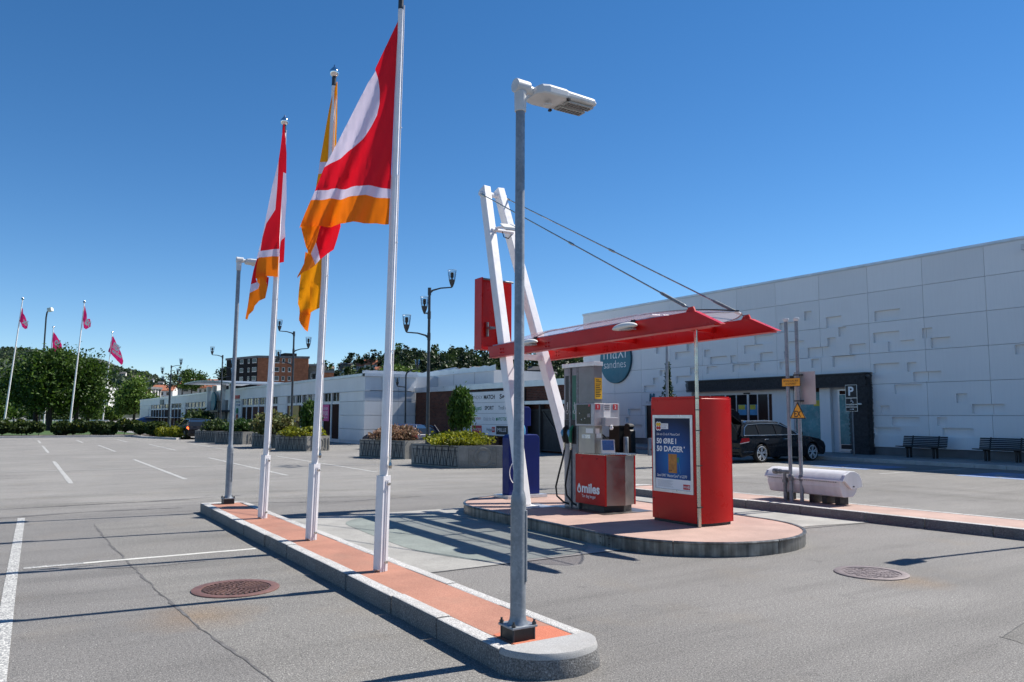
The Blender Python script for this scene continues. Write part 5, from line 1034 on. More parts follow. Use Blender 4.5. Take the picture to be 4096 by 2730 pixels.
# benches
def bench(y1, L, label):
    t = thing('slatted_bench', label, 'bench', (28.9, y1-L/2, .13), 'dark benches along the hall wall'); r = lambda q, *a: q.box(*a)
    for i in range(6):
        xa, za = 29.33+.018*i, .56+.066*i
        part('backrest_slat', 'bench_wood', t, lambda q: q.hexa([(xa, y1-L, za), (xa+.025, y1-L, za), (xa+.025, y1, za), (xa, y1, za), (xa+.014, y1-L, za+.052), (xa+.039, y1-L, za+.052), (xa+.039, y1, za+.052), (xa+.014, y1, za+.052)]), bevel=.003)
    for i in range(5): part('seat_slat', 'bench_wood', t, lambda q: q.box(28.84+.095*i, 28.84+.095*i+.08, y1-L-.0, y1+.0, .535-.006*i, .572-.006*i), bevel=.003)
    for y in (y1-.35, y1-L+.35):
        part('leg', 'black', t, lambda q: (q.box(28.95, 29.35, y-.03, y+.03, .49, .53), q.box(29.02, 29.08, y-.03, y+.03, .13, .49), q.box(29.26, 29.32, y-.03, y+.03, .13, .49))); part('back_bracket', 'black', t, lambda q: q.beam((29.36, y, .5), (29.49, y, .96), .05, .02))
bench(18.0, 1.72, 'dark slatted bench nearer the entrance, against the white wall'); bench(15.12, 1.72, 'dark slatted bench at the right picture edge, against the white wall')
# bollards, bins in front of the hall
for i, (x, y) in enumerate(((23.27, 27.37), (23.02, 25.47))): tag(part('steel_bollard', 'galvanised', None, lambda q: q.lathe([(.115, 0), (.115, .72), (.10, .74), (.001, .74)], (x, y, 0), 20), smooth=40), ('steel bollard standing in the sun to the right of the fuel pump', 'steel bollard half hidden behind the left edge of the poster cabinet')[i], 'bollard', 'steel bollards')
t = thing('litter_bin', 'tall black litter bin behind the pump display, before the hall', 'bin', (24.0, 28.85, 0)); part('bin_body', 'black', t, lambda q: q.box(23.8, 24.3, 28.46, 29.23, .05, 1.2), bevel=.03); part('bin_base', 'black', t, lambda q: q.box(23.85, 24.25, 28.5, 29.18, 0, .05)); part('bin_lid', 'rubber', t, lambda q: q.box(23.78, 24.32, 28.44, 29.25, 1.2, 1.235))
t = thing('ash_post', 'black hooded ashtray post beside the litter bin', 'ashtray', (24.0, 28.07, 0)); part('post_body', 'black', t, lambda q: q.ext([(23.95, 28.32, .02), (23.95, 27.82, .02), (23.95, 27.85, 1.0), (23.95, 28.0, 1.1), (23.95, 27.9, 1.18), (23.95, 27.94, 1.28), (23.95, 28.1, 1.34), (23.95, 28.25, 1.3), (23.95, 28.31, 1.15)], (.3, 0, 0)), bevel=.02); part('post_foot', 'rubber', t, lambda q: q.box(23.9, 24.3, 27.78, 28.36, 0, .02))
# ================================================================ CARS
def car(name, label, loc, rz, paint, kind='wagon', hatch=False, brake=False, scale=1.0):
    """local frame: x forward, rear axle at x=0, centre line y=0, ground z=0; -y is the right-hand side"""
    t = thing(name, label, 'car', (*loc, 0), 'parked cars', rz=rz if abs(rz) > 1e-6 else 1e-6); t.scale = (scale,)*3
    W, WB, r = .92, 2.87, .335
    def arch(cx, n=10): return [(cx+.40*math.cos(a), .31+.40*math.sin(a)) for a in [PI-PI*i/n for i in range(n+1)]]
    low = [(-1.08, .30), (-1.02, .20)]+[(x, z) for x, z in arch(0) if z > .2]+[(.45, .19), (WB-.45, .19)]+[(x, z) for x, z in arch(WB) if z > .2]+[(3.62, .22), (3.74, .32), (3.78, .55), (3.66, .72), (3.35, .84), (2.75, .93), (2.25, .98), (1.0, .965), (-.4, .96), (-1.0, .94), (-1.10, .72)]
    m = MB(); n = len(low)
    offs = [(-W, .0), (-W*.985, 0), (W*.985, 0), (W, 0)]
    def rad(x, z, s_): # tuck in toward the ends and the shoulder
        k_ = 1-.10*max(0, (x-2.9)/.9)**2-.04*max(0, (-x-.6)/.5)**2; k_ *= 1-.035*max(0, (z-.62)/.35); return s_*W*k_
    R = [[(x, rad(x, z, s_)*g, z) for x, z in low] for s_, g in ((-1, 1), (-1, .9), (1, .9), (1, 1))]
    m.rings(R); part_ = m.build('body', paint, t, world=False, bevel=.035, seg=3)
    # greenhouse
    if kind == 'wagon': gl = [(-1.02, .94), (-.72, 1.40), (-.3, 1.455), (.6, 1.47), (1.25, 1.43), (1.75, 1.24), (2.30, .965)]
    else: gl = [(-1.0, .94), (-.55, 1.25), (.2, 1.43), (.9, 1.45), (1.35, 1.40), (1.8, 1.2), (2.30, .965)]
    top = lambda z: W*(.95-.22*((z-.95)/.5)) if z > .95 else W*.95
    m = MB(); m.rings([[(x, s_*top(z), z) for x, z in gl] for s_ in (-1, 1)]); m.build('greenhouse', 'car_glass', t, world=False, bevel=.03)
    rf = [(x, z+.012) for x, z in gl if z > 1.36]; rf = [(rf[0][0]-.06, rf[0][1]-.05)]+rf+[(rf[-1][0]+.12, rf[-1][1]-.055)]
    m = MB(); m.rings([[(x, y*top(z)*.985, z+h) for y, h in ((-1, -.03), (-.9, .012), (-.4, .03), (.4, .03), (.9, .012), (1, -.03))] for x, z in rf]); m.build('roof', paint, t, world=False, smooth=40)
    for s_ in (-1, 1):
        for pa, pb, pw in (((-.02, s_*(top(.97)+.006), .97), (-.05, s_*(top(1.42)+.004), 1.42), .06), ((.92, s_*(top(.97)+.006), .97), (.9, s_*(top(1.42)+.004), 1.42), .06), ((-1.0, s_*(W*.945), .95), (-.72, s_*top(1.4), 1.39), .16), ((2.24, s_*top(.97), .97), (1.28, s_*top(1.42), 1.425), .06)): MB().beam(pa, pb, pw, .025, (0, 1, 0)).build('pillar', paint, t, world=False)
        tr = MB(); tr.tube([(-.88, s_*(top(.985)+.012), .985), (.6, s_*(top(.985)+.014), .99), (2.12, s_*(top(.99)+.01), 1.0)], .02, 6); tr.tube([(-.88, s_*(top(.985)+.012), .985), (-.70, s_*(top(1.3)+.01), 1.27), (-.52, s_*(top(1.385)+.01), 1.375), (.3, s_*(top(1.41)+.01), 1.415), (1.2, s_*(top(1.385)+.01), 1.395), (1.75, s_*(top(1.2)+.01), 1.215), (2.12, s_*(top(.99)+.01), 1.0)], .018, 6); tr.build('window_trim', 'chrome', t, world=False)
        if kind == 'wagon': MB().tube([(-.62, s_*.63, 1.45), (-.5, s_*.63, 1.50), (.5, s_*.64, 1.525), (1.1, s_*.63, 1.49), (1.25, s_*.63, 1.45)], .022, 6).build('roof_rail', 'chrome', t, world=False)
        MB().hexa([(2.0, s_*.93, .98), (2.12, s_*.93, .98), (2.12, s_*1.08, 1.0), (2.03, s_*1.08, 1.0), (2.0, s_*.93, 1.08), (2.1, s_*.93, 1.08), (2.1, s_*1.08, 1.12), (2.02, s_*1.08, 1.12)]).build('mirror', paint, t, world=False, bevel=.02)
        for hx in (.18, 1.22): MB().tube([(hx, s_*(W*.985), .84), (hx+.03, s_*(W*.985+.03), .845), (hx+.17, s_*(W*.985+.03), .845), (hx+.2, s_*(W*.985), .84)], .014, 6).build('door_handle', 'chrome', t, world=False)
        MB().rings([[(x, s_*(rad(x, .8, 1)+g), z) for x, z in ((-1.09, .72), (-.62, .78), (-.66, .90), (-1.0, .885))] for g in (-.06, .008)]).build('tail_light', 'brake_lit' if brake else 'tail_red', t, world=False); MB().rings([[(x, s_*(rad(x, .8, 1)+g), z) for x, z in ((-1.09, .69), (-.68, .745), (-.64, .775), (-1.09, .715))] for g in (-.06, .009)]).build('reflector', 'tail_white', t, world=False)
        MB().tube([(.5, s_*(W*.985), .30), (2.35, s_*(W*.985), .29)], .012, 6).build('sill_trim', 'chrome', t, world=False); MB().box(-.95, -.46, *sorted((s_*(W*.985-.03), s_*(W+.002))), .40, .415).build('bumper_trim', 'chrome', t, world=False)
        for cx in (0, WB):
            wy = s_*(W-.10); wh = bpy.data.objects.new('wheel', None); sc.collection.objects.link(wh); wh.parent = t; wh.location = (0, 0, 0)
            MB().lathe([(.20, -.10), (.30, -.11), (r-.01, -.09), (r, -.05), (r, .05), (r-.01, .09), (.30, .11), (.26, .10), (.25, .0)], (cx, wy, r), 28, (0, s_, 0)).build('tyre', 'tyre', wh, world=False, smooth=40)
            m = MB(); m.lathe([(.262, .02), (.268, .10), (.25, .112), (.24, .05)], (cx, wy, r), 28, (0, s_, 0), cap=False); m.lathe([(.055, .06), (.05, .085), (.001, .09)], (cx, wy, r), 14, (0, s_, 0))
            for k_ in range(5):
                for dq in (-.16, .16):
                    a = 2*PI*k_/5+.3+dq*.4; b_ = 2*PI*k_/5+.3+dq*1.3
                    m.beam((cx+.04*math.cos(a), wy+s_*.075, r+.04*math.sin(a)), (cx+.25*math.cos(b_), wy+s_*.095, r+.25*math.sin(b_)), .036, .02, (0, s_, 0))
            m.build('rim', 'rim', wh, world=False); MB().lathe([(.215, .0), (.21, .03), (.001, .031)], (cx, wy, r), 20, (0, s_, 0)).build('brake_disc', 'black', wh, world=False)
    MB().box(-1.115, -1.085, -.26, .26, .60, .72).build('number_plate', 'plate', t, world=False)
    MB().box(-1.13, -.98, -.86, .86, .36, .56).build('rear_bumper', paint, t, world=False, bevel=.04)
    if hatch:
        a, b_ = Vector((-.72, 0, 1.45)), Vector((-1.72, 0, 1.98)); c_ = Vector((-1.95, 0, 1.50))
        MB().rings([[Vector((p.x, s_*w_, p.z)) for p, w_ in ((a, .66), (Vector((-.92, 0, 1.80)), .72), (Vector((-1.2, 0, 1.93)), .73), (b_, .70), (c_, .76), (c_+Vector((.10, 0, 0)), .74), (b_+Vector((.09, 0, -.07)), .68), (a+Vector((.02, 0, -.06)), .64))] for s_ in (-1, 1)]).build('open_tailgate', paint, t, world=False, bevel=.02)
        MB().beam((-1.5, -.6, 1.82), (-1.0, -.72, 1.02), .025, .025).build('gas_strut', 'dark_steel', t, world=False); MB().beam((-1.5, .6, 1.82), (-1.0, .72, 1.02), .025, .025).build('gas_strut', 'dark_steel', t, world=False)
        MB().box(-1.97, -1.90, -.26, .26, 1.56, 1.68).build('number_plate', 'plate', t, world=False)
        MB().box(-1.06, -.80, -.70, .70, .62, 1.36).build('boot_opening', 'rubber', t, world=False)
    return t
car('station_wagon', 'black estate car with raised tailgate parked before the hall entrance', (23.0, 20.42), 0, 'car_black', hatch=True)
car('hatchback_car', 'small dark car with red brake light behind the far planters', (10.75, 58.3), PI/2+.05, 'car_black', 'hatch', brake=True, scale=.95)
car('hatchback_car', 'white car mostly hidden behind the far trimmed planter', (12.9, 50.2), PI/2, 'car_white', 'hatch', scale=.9)
car('hatchback_car', 'dark blue car with only its roof showing over the pinkish shrub planter', (16.3, 34.6), PI/2+.3, 'car_navy', 'hatch', scale=.85)
# ================================================================ TRIPLE-ARM LAMPS with glass cups
def triple(base, H, arms, label, s_=1.0):
    base = Vector((*base, 0)); t = thing('park_lamp', label, 'street lamp', base, 'three-armed lamps with glass cups')
    part('pole', 'dark_steel', t, lambda q: q.tube([base, base+Vector((0, 0, .9)), base+Vector((0, 0, 1.0)), base+Vector((0, 0, H))], [.085*s_, .08*s_, .066*s_, .045*s_], 14), smooth=40)
    for az, dz in arms:
        d = Vector((math.cos(az), math.sin(az), 0)); a = base+Vector((0, 0, H-dz)); L = .80*s_
        ar = part('arm', 'dark_steel', t, lambda q: (q.tube([a-Vector((0, 0, .12*s_)), a+d*.12*s_-Vector((0, 0, .03)), a+d*.4*s_+Vector((0, 0, .05)), a+d*L+Vector((0, 0, .08))], [.05*s_, .032*s_, .026*s_, .022*s_], 8), q.cyl(a-Vector((0, 0, .2*s_)), a+Vector((0, 0, .06*s_)), .062*s_, n=12)), smooth=50)
        c = a+d*L+Vector((0, 0, .08))
        lm = part('lamp_cup', 'dark_steel', ar, lambda q: q.lathe([(.025*s_, 0), (.05*s_, .05*s_), (.09*s_, .16*s_), (.115*s_, .27*s_), (.001, .272*s_)], c, 16), smooth=50)
        part('glass', 'lamp_glass', ar, lambda q: q.rings([[c+Vector((rr*s_*math.cos(2*PI*j/16), rr*s_*math.sin(2*PI*j/16), z*s_)) for j in range(16)] for rr, z in ((.116, .272), (.135, .40), (.148, .52), (.155, .62))], cap=False), smooth=60)
        part('glass_rim', 'lens', ar, lambda q: q.tube([c+Vector((.155*s_*math.cos(2*PI*j/16), .155*s_*math.sin(2*PI*j/16), .62*s_)) for j in range(17)], .006*s_, 5))
        part('bulb_louvre', 'black', ar, lambda q: (q.cyl(c+Vector((0, 0, .272*s_)), c+Vector((0, 0, .36*s_)), .03*s_, n=10), q.lathe([(.03*s_, .34*s_)]+[(rr*s_, z*s_) for i in range(5) for rr, z in ((.062, .37+.035*i), (.062, .39+.035*i), (.045, .393+.035*i))]+[(.001, .55*s_)], c, 12)))
rt = -YAW
triple((12.25, 25.05), 6.15, [(rt, .0), (rt+PI, 1.62), (rt+1.9, .85)], 'three-armed lamp post behind the nearest planter')
triple((12.55, 42.3), 6.15, [(rt+PI, .0), (rt, .95), (rt+PI+.5, 1.7)], 'three-armed lamp post behind the middle planters')
triple((12.9, 61.5), 6.1, [(rt+PI, .0), (rt, .95), (rt+.6, 1.6)], 'three-armed lamp post behind the far planters')
triple((11.7, 77.0), 6.1, [(rt+.3, .0), (rt+PI, .8), (rt, 1.7)], 'three-armed lamp post beside the yellow ground-cover shrub')
triple((13.9, 92.0), 6.0, [(rt, .0), (rt+PI, .8), (rt+2, 1.7)], 'faint three-armed lamp post farthest along the long building')
triple((-3.4, 92.0), 5.2, [(rt+PI, .0), (rt+PI, .75), (rt, 1.5)], 'three-armed lamp post at the left picture edge among trees')
# slim two-armed lamp by the corner
t = thing('slim_lamp', 'slim lamp post with two glass cups by the white building corner', 'street lamp', (19.0, 41.8, 0)); sb_ = Vector((19.0, 41.8, 0))
part('pole', 'dark_steel', t, lambda q: q.tube([sb_, sb_+Vector((0, 0, 4.0)), sb_+Vector((.05, -.03, 4.15)), sb_+Vector((.3, -.18, 4.32)), sb_+Vector((.55, -.34, 4.36))], [.05, .045, .045, .04, .03], 10), smooth=50)
for c in (sb_+Vector((.55, -.34, 4.36)), sb_+Vector((-.42, .26, 3.36))):
    cp = part('lamp_cup', 'dark_steel', t, lambda q: q.lathe([(.02, 0), (.06, .1), (.10, .24), (.001, .242)], c, 14), smooth=50); part('glass', 'lamp_glass', cp, lambda q: q.rings([[c+Vector((rr*math.cos(2*PI*j/14), rr*math.sin(2*PI*j/14), z)) for j in range(14)] for rr, z in ((.10, .242), (.125, .4), (.14, .56))], cap=False)); part('bulb_louvre', 'black', cp, lambda q: q.cyl(c+Vector((0, 0, .24)), c+Vector((0, 0, .46)), .04, n=10))
part('arm', 'dark_steel', t, lambda q: q.tube([sb_+Vector((0, 0, 3.3)), sb_+Vector((-.2, .12, 3.33)), sb_+Vector((-.42, .26, 3.36))], .03, 8)); part('notice', 'paper', t, lambda q: q.box(18.8, 19.05, 41.74, 41.75, .75, 1.05))
# ================================================================ VEGETATION
def leafmesh(name, mat, parent, pts, size, seed, stretch=1.8, flat=0, droop=None, kind=None):
    r = random.Random(seed); v = []; f = []; off = OFF.get(parent.name, Vector((0, 0, 0))) if parent else Vector((0, 0, 0))
    g = r.gauss
    for p in pts:
        s_ = size*r.uniform(.6, 1.35); ax, ay, az = g(0, 1), g(0, 1), g(0, 1)*(1-flat)
        if droop: az -= droop*2.2
        l = math.sqrt(ax*ax+ay*ay+az*az) or 1; ax, ay, az = ax/l, ay/l, az/l
        bx, by, bz = g(0, 1), g(0, 1), g(0, 1); cx, cy, cz = ay*bz-az*by, az*bx-ax*bz, ax*by-ay*bx; l = math.sqrt(cx*cx+cy*cy+cz*cz) or 1
        a = s_*stretch*.5; c = s_*.5/l; n = len(v); px, py, pz = p[0]-off.x, p[1]-off.y, p[2]-off.z
        v += [(px-ax*a, py-ay*a, pz-az*a), (px+cx*c, py+cy*c, pz+cz*c), (px+ax*a, py+ay*a, pz+az*a), (px-cx*c, py-cy*c, pz-cz*c)]; f.append((n, n+1, n+2, n+3))
    me = bpy.data.meshes.new(name); me.from_pydata(v, [], f); me.materials.append(MAT[mat]); o = bpy.data.objects.new(name, me); sc.collection.objects.link(o); o.parent = parent
    return o
def crown(c, rad, n, seed, clumps=40, tight=.22, inner=.55, zmin=None):
    r = random.Random(seed); C = []
    for _ in range(clumps):
        a = r.uniform(0, 2*PI); z = r.uniform(-.8, 1); k_ = math.sqrt(max(0, 1-z*z)); q = r.uniform(inner, 1.0)
        C.append((c[0]+rad[0]*k_*math.cos(a)*q, c[1]+rad[1]*k_*math.sin(a)*q, c[2]+rad[2]*z*q, r.uniform(.6, 1.4)))
    out = []
    for _ in range(n):
        x, y, z, w_ = C[r.randrange(clumps)]; tx = tight*w_
        p = (x+r.gauss(0, rad[0]*tx), y+r.gauss(0, rad[1]*tx), z+r.gauss(0, rad[2]*tx*.9))
        if zmin is not None and p[2] < zmin+r.uniform(-.05, .12): continue
        out.append(p)
    return out
def tree(name, label, base, H, rad, n, mat, size, seed, trunk=.16, cz=.62, group=None, cat='tree', clumps=46):
    base = Vector(base); t = thing(name, label, cat, base, group); r = random.Random(seed)
    c = (base.x, base.y, base.z+H*cz); tz = H*cz
    m = MB(); m.tube([base, base+Vector((r.uniform(-.1, .1), r.uniform(-.1, .1), tz*.5)), base+Vector((r.uniform(-.2, .2), r.uniform(-.2, .2), tz*1.15))], [trunk*1.2, trunk, trunk*.35], 9)
    for i in range(7):
        a = 2*PI*i/7+r.uniform(-.3, .3); z0 = tz*r.uniform(.5, .85); e = Vector((math.cos(a)*rad[0]*.65, math.sin(a)*rad[1]*.65, tz*r.uniform(.9, 1.3)))
        m.tube([base+Vector((0, 0, z0)), base+Vector((e.x*.45, e.y*.45, (z0+e.z)/2+.1)), base+e], [trunk*.5, trunk*.3, trunk*.1], 6)
    m.build('trunk', 'bark', t, smooth=60); leafmesh('crown', mat, t, crown(c, rad, n, seed, clumps, zmin=base.z+H*.2), size, seed+1)
    return t
def shrub(name, label, c, rad, n, mat, size, seed, group=None, droop=None, stretch=1.8, clumps=60, tight=.2, zmin=.75):
    t = thing(name, label, 'shrub', (c[0], c[1], zmin-.05), group); r = random.Random(seed)
    part('stems', 'bark', t, lambda q: [q.tube([(c[0], c[1], zmin-.08), (c[0]+rad[0]*.5*math.cos(a), c[1]+rad[1]*.5*math.sin(a), c[2]+rad[2]*.2)], [.02, .006], 5) for a in [2*PI*i/7 for i in range(7)]])
    leafmesh('foliage', mat, t, crown(c, rad, n, seed, clumps, tight, zmin=zmin), size, seed, stretch, droop=droop); return t
# planters: concrete hexagon-ended troughs with grille relief and disc relief
def planter(F, L, R, H, label, detail=True):
    F, L, R = (Vector((*p, 0)) for p in (F, L, R)); B = L+R-F; t = thing('planter_box', label, 'planter', F, 'concrete planters in a row')
    up = Vector((0, 0, H)); cen = (F+B)/2
    def ring(k_, z): return [cen+(p-cen)*k_+Vector((0, 0, z)) for p in (F, R, B, L)]
    m = MB(); m.rings([ring(1, 0), ring(1, H)], cap=False); m.rings([ring(1, H), ring(.92, H), ring(.92, H-.12)], cap=False); m.add(ring(.92, H-.12), [(0, 1, 2, 3)]); m.build('trough', 'planter_concrete', t)
    m = MB(); m.add(ring(.918, H-.05), [(0, 1, 2, 3)]); m.build('soil', 'earth', t)
    if not detail: return t
    e = (L-F); ln = e.length; e.normalize(); nrm = e.cross(Vector((0, 0, 1))).normalized()
    if nrm.dot(F-cen) < 0: nrm = -nrm
    o = nrm*.012; P = lambda s_, z: F+e*s_+Vector((0, 0, z))+o; m = MB()
    for z in (.08*H, .93*H, .76*H): m.tube([P(.08, z), P(ln-.08, z)], .010, 5)
    k_ = max(5, int(ln/.34)); w_ = (ln-.2)/k_
    for i in range(k_):
        s0 = .1+w_*i
        for a, b_ in (((s0, .08*H), (s0+w_*.32, .93*H)), ((s0+w_*.32, .93*H), (s0+w_*.62, .08*H)), ((s0+w_*.62, .08*H), (s0+w_, .80*H)), ((s0+w_*.15, .45*H), (s0+w_*.48, .45*H))): m.tube([P(*a), P(*b_)], .009, 5)
    m.build('iron_grille', 'dark_steel', t)
    e = (R-F); ln = e.length; e.normalize(); nrm = e.cross(Vector((0, 0, 1))).normalized()
    if nrm.dot(F-cen) < 0: nrm = -nrm
    cc = F+e*ln*.52+Vector((0, 0, H*.5))
    part('disc_relief', 'planter_concrete', t, lambda q: (q.lathe([(.30*H/.7, 0), (.29*H/.7, .03), (.24*H/.7, .03), (.23*H/.7, .008), (.18*H/.7, .008), (.17*H/.7, .025), (.001, .035)], cc, 28, nrm), [q.lathe([(.045, 0), (.035, .02), (.001, .025)], cc+e*dx+Vector((0, 0, dz)), 12, nrm) for dx in (-.33, .33) for dz in (-.24, .24)]), smooth=35)
    for s_ in (ln*.22, ln*.82, ln*.95): part('bar_relief', 'planter_concrete', t, lambda q: q.beam(F+e*s_+nrm*.008+Vector((0, 0, .12*H)), F+e*s_+nrm*.008+Vector((0, 0, .88*H)), .05, .03, e))
    return t
planter((11.94, 22.12), (11.48, 24.70), (13.33, 21.6), .71, 'nearest concrete planter with disc relief, filled with yellow-green shrub')
planter((12.62, 27.75), (11.82, 30.40), (14.1, 28.0), .70, 'concrete planter behind the nearest one, holding a pinkish shrub')
planter((11.40, 35.9), (10.52, 37.95), (12.62, 36.3), .70, 'concrete planter with yellow shrub behind the middle flagpole')
planter((11.3, 39.6), (10.6, 42.7), (12.5, 40.0), .72, 'concrete planter with large rhododendron behind the middle flagpole')
planter((10.9, 46.0), (9.95, 48.6), (12.4, 46.3), .72, 'far concrete planter holding a clipped dark green bush', True)
planter((10.3, 49.3), (9.56, 52.7), (11.6, 49.6), .70, 'farthest concrete planter holding a loose olive bush', True)
for i, (c, rad, n, lab) in enumerate((((12.55, 23.3, .84), (1.05, 1.25, .30), 5200, 'low yellow-green juniper filling the nearest planter'), ((11.55, 37.0, .84), (1.0, 1.05, .30), 3600, 'low yellow-green juniper in the planter behind the middle flagpole'))):
    shrub('juniper', lab, c, rad, n, 'leaf_yellow', .065 if i == 0 else .08, 50+i, 'yellow junipers in planters', zmin=.70, clumps=130, tight=.10)
shrub('spirea', 'pinkish-brown shrub in the planter behind the nearest one', (12.9, 29.2, .92), (.95, 1.1, .34), 3600, 'leaf_pinkish', .07, 60, zmin=.68, clumps=90, tight=.12)
shrub('rhododendron', 'large mottled rhododendron in planter behind the middle flagpole', (11.3, 41.2, 1.2), (.95, 1.5, .60), 3000, 'leaf_rhodo', .14, 61, zmin=.70, clumps=70, tight=.14)
shrub('clipped_bush', 'clipped dark green mound in the far planter', (11.1, 47.4, 1.0), (.95, 1.2, .45), 5200, 'leaf_box', .07, 62, zmin=.70, clumps=160, tight=.09)
shrub('loose_bush', 'loose olive bush in the farthest planter', (10.55, 51.0, .95), (.7, 1.2, .40), 2200, 'leaf_hedge', .10, 63, zmin=.68, clumps=60)
def weeping(label, base, c, rad, n, size, seed):
    t = thing('weeping_shrub', label, 'shrub', base, 'weeping standard shrubs'); r = random.Random(seed)
    part('trunk', 'bark', t, lambda q: q.tube([base, (c[0], c[1], c[2]+rad[2]*.6)], [.05, .03], 7)); pts = []
    for s_ in range(70):
        a = r.uniform(0, 2*PI); R_ = r.uniform(.2, 1.15)**.7; top = c[2]+rad[2]*(1-.55*R_*R_)+r.uniform(-.05, .08); bot = c[2]-rad[2]*r.uniform(.35, 1.05); k_ = int(n/70)
        for i in range(k_):
            f = i/k_; rr = R_*(.75+.25*math.sin(min(1, f*2.2)*PI/2)); pts.append((c[0]+rad[0]*rr*math.cos(a)+r.gauss(0, .055), c[1]+rad[1]*rr*math.sin(a)+r.gauss(0, .055), top+(bot-top)*f+r.gauss(0, .05)))
    leafmesh('foliage', 'leaf_weep', t, pts, size, seed, 3.2, droop=.9)
weeping('weeping standard shrub hanging over the nearest planter, before the shop board', (13.15, 24.2, .66), (13.15, 24.2, 1.93), (.38, .38, .74), 5600, .05, 71)
weeping('weeping standard shrub behind the middle flagpole, before the pink poster', (12.2, 38.0, .66), (12.2, 38.0, 1.66), (.42, .42, .70), 4600, .065, 72)
# small fir behind the cabinet
t = thing('young_fir', 'slender young fir rising behind the red poster cabinet', 'tree', (18.2, 19.25, 0)); fr_ = random.Random(5); part('trunk', 'bark', t, lambda q: q.tube([(18.2, 19.25, 0), (18.2, 19.25, 3.4)], [.06, .008], 7)); pts = []
for i in range(44):
    z = .5+2.9*i/44; L = .62*(1-(i/44)**.8)*(1 if i < 32 else .8)*fr_.uniform(.6, 1.1)+.04
    for k_ in range(7):
        a = fr_.uniform(0, 2*PI)
        for j in range(16):
            f = j/16; pts.append((18.2+L*f*math.cos(a)+fr_.gauss(0, .015), 19.25+L*f*math.sin(a)+fr_.gauss(0, .015), z+.12*f*f-.10*f*L+fr_.gauss(0, .02)))
leafmesh('needles', 'leaf_fir', t, pts, .035, 8, 2.6)
part('pot', 'concrete', t, lambda q: q.lathe([(.28, 0), (.36, .5), (.33, .5), (.32, .42), (.001, .42)], (18.2, 19.25, 0), 18))
# hedges along the far edge of the lot
def hedge(label, pts, w_, h, n, mat, size, seed, flowers=0):
    c = pts[len(pts)//2]; t = thing('hedge', label, 'hedge', (*c, .09), 'hedge along the far edge of the lot'); r = random.Random(seed); out = []; seg = list(zip(pts, pts[1:]))
    blobs = []
    for a, b_ in seg:
        k_ = int(math.dist(a, b_)/.55)+1
        for i in range(k_):
            f = (i+r.random())/k_; blobs.append((a[0]+(b_[0]-a[0])*f+r.uniform(-.2, .2), a[1]+(b_[1]-a[1])*f+r.uniform(-w_*.3, w_*.3), h*r.uniform(.45, .72), r.uniform(.35, .62)))
    for _ in range(n):
        x, y, z, q = r.choice(blobs); a = r.uniform(0, 2*PI); zz = r.uniform(-1, 1); k_ = math.sqrt(1-zz*zz); q *= r.uniform(.75, 1.08)
        out.append((x+q*k_*math.cos(a), y+q*k_*math.sin(a), max(.08, z+q*zz*.85)))
    part('stems', 'bark', t, lambda q: [q.tube([(x, y, .05), (x+.1, y, z)], [.025, .01], 5) for x, y, z, _ in blobs[::2]]); leafmesh('foliage', mat, t, out, size, seed)
    if flowers: leafmesh('yellow_tips', 'leaf_yellow', t, [p for p in out if p[2] > h*.7][:flowers], size*.9, seed+2)
    return t
hedge('dark green hedge at the left picture edge with yellow tips', [(-7, 70), (-3, 69.9), (1.6, 69.6)], 1.6, 1.15, 9000, 'leaf_hedge', .13, 80, 260)
hedge('dark green hedge before the park between two gaps', [(2.6, 69.2), (5.5, 68.3), (6.5, 67.6)], 1.6, 1.1, 6500, 'leaf_hedge', .13, 81, 160)
hedge('spreading hedge before the blue tent', [(7.0, 67.2), (8.0, 66.4), (8.8, 64.6), (9.1, 63.2)], 1.5, 1.2, 6500, 'leaf_hedge', .13, 82, 330)
hedge('low yellow-green ground cover at the hedge end near the far lamp', [(8.75, 62.2), (9.2, 60.2), (9.7, 58.6)], 1.0, .62, 4200, 'leaf_yellow', .10, 83)
shrub('dark_bush', 'dark round bush before the long building beside the far lamp', (13.4, 72, 1.0), (1.3, 1.7, .9), 2600, 'leaf_hedge', .16, 84, zmin=.1)
# park trees
tg = 'trees in the park behind the hedge'
tree('park_tree', 'broad leafy park tree, left of the three in the park', at(86, 905, 84).xy.to_3d(), 7.6, (2.9, 2.9, 2.7), 9000, 'leaf_tree', .20, 90, .22, .62, tg)
tree('park_tree', 'tallest broad park tree in the middle of the clump behind the hedge', at(117, 905, 81).xy.to_3d(), 8.3, (3.2, 3.2, 3.1), 11000, 'leaf_tree', .20, 91, .26, .62, tg)
tree('park_tree', 'right-hand tree of the clump behind the hedge', at(178, 905, 83).xy.to_3d(), 7.7, (2.7, 2.7, 2.8), 9000, 'leaf_tree', .20, 92, .22, .62, tg)
tree('park_tree', 'low wide side tree of the clump, overlapping the pole behind the hedge', at(206, 905, 88).xy.to_3d(), 5.6, (1.4, 1.4, 1.9), 3500, 'leaf_tree', .20, 97, .16, .6, tg)
tree('round_tree', 'round bright green tree at the end of the long building', at(310, 905, 150).xy.to_3d(), 8.6, (3.3, 3.3, 3.9), 7000, 'leaf_bright', .30, 93, .22, .56, tg)
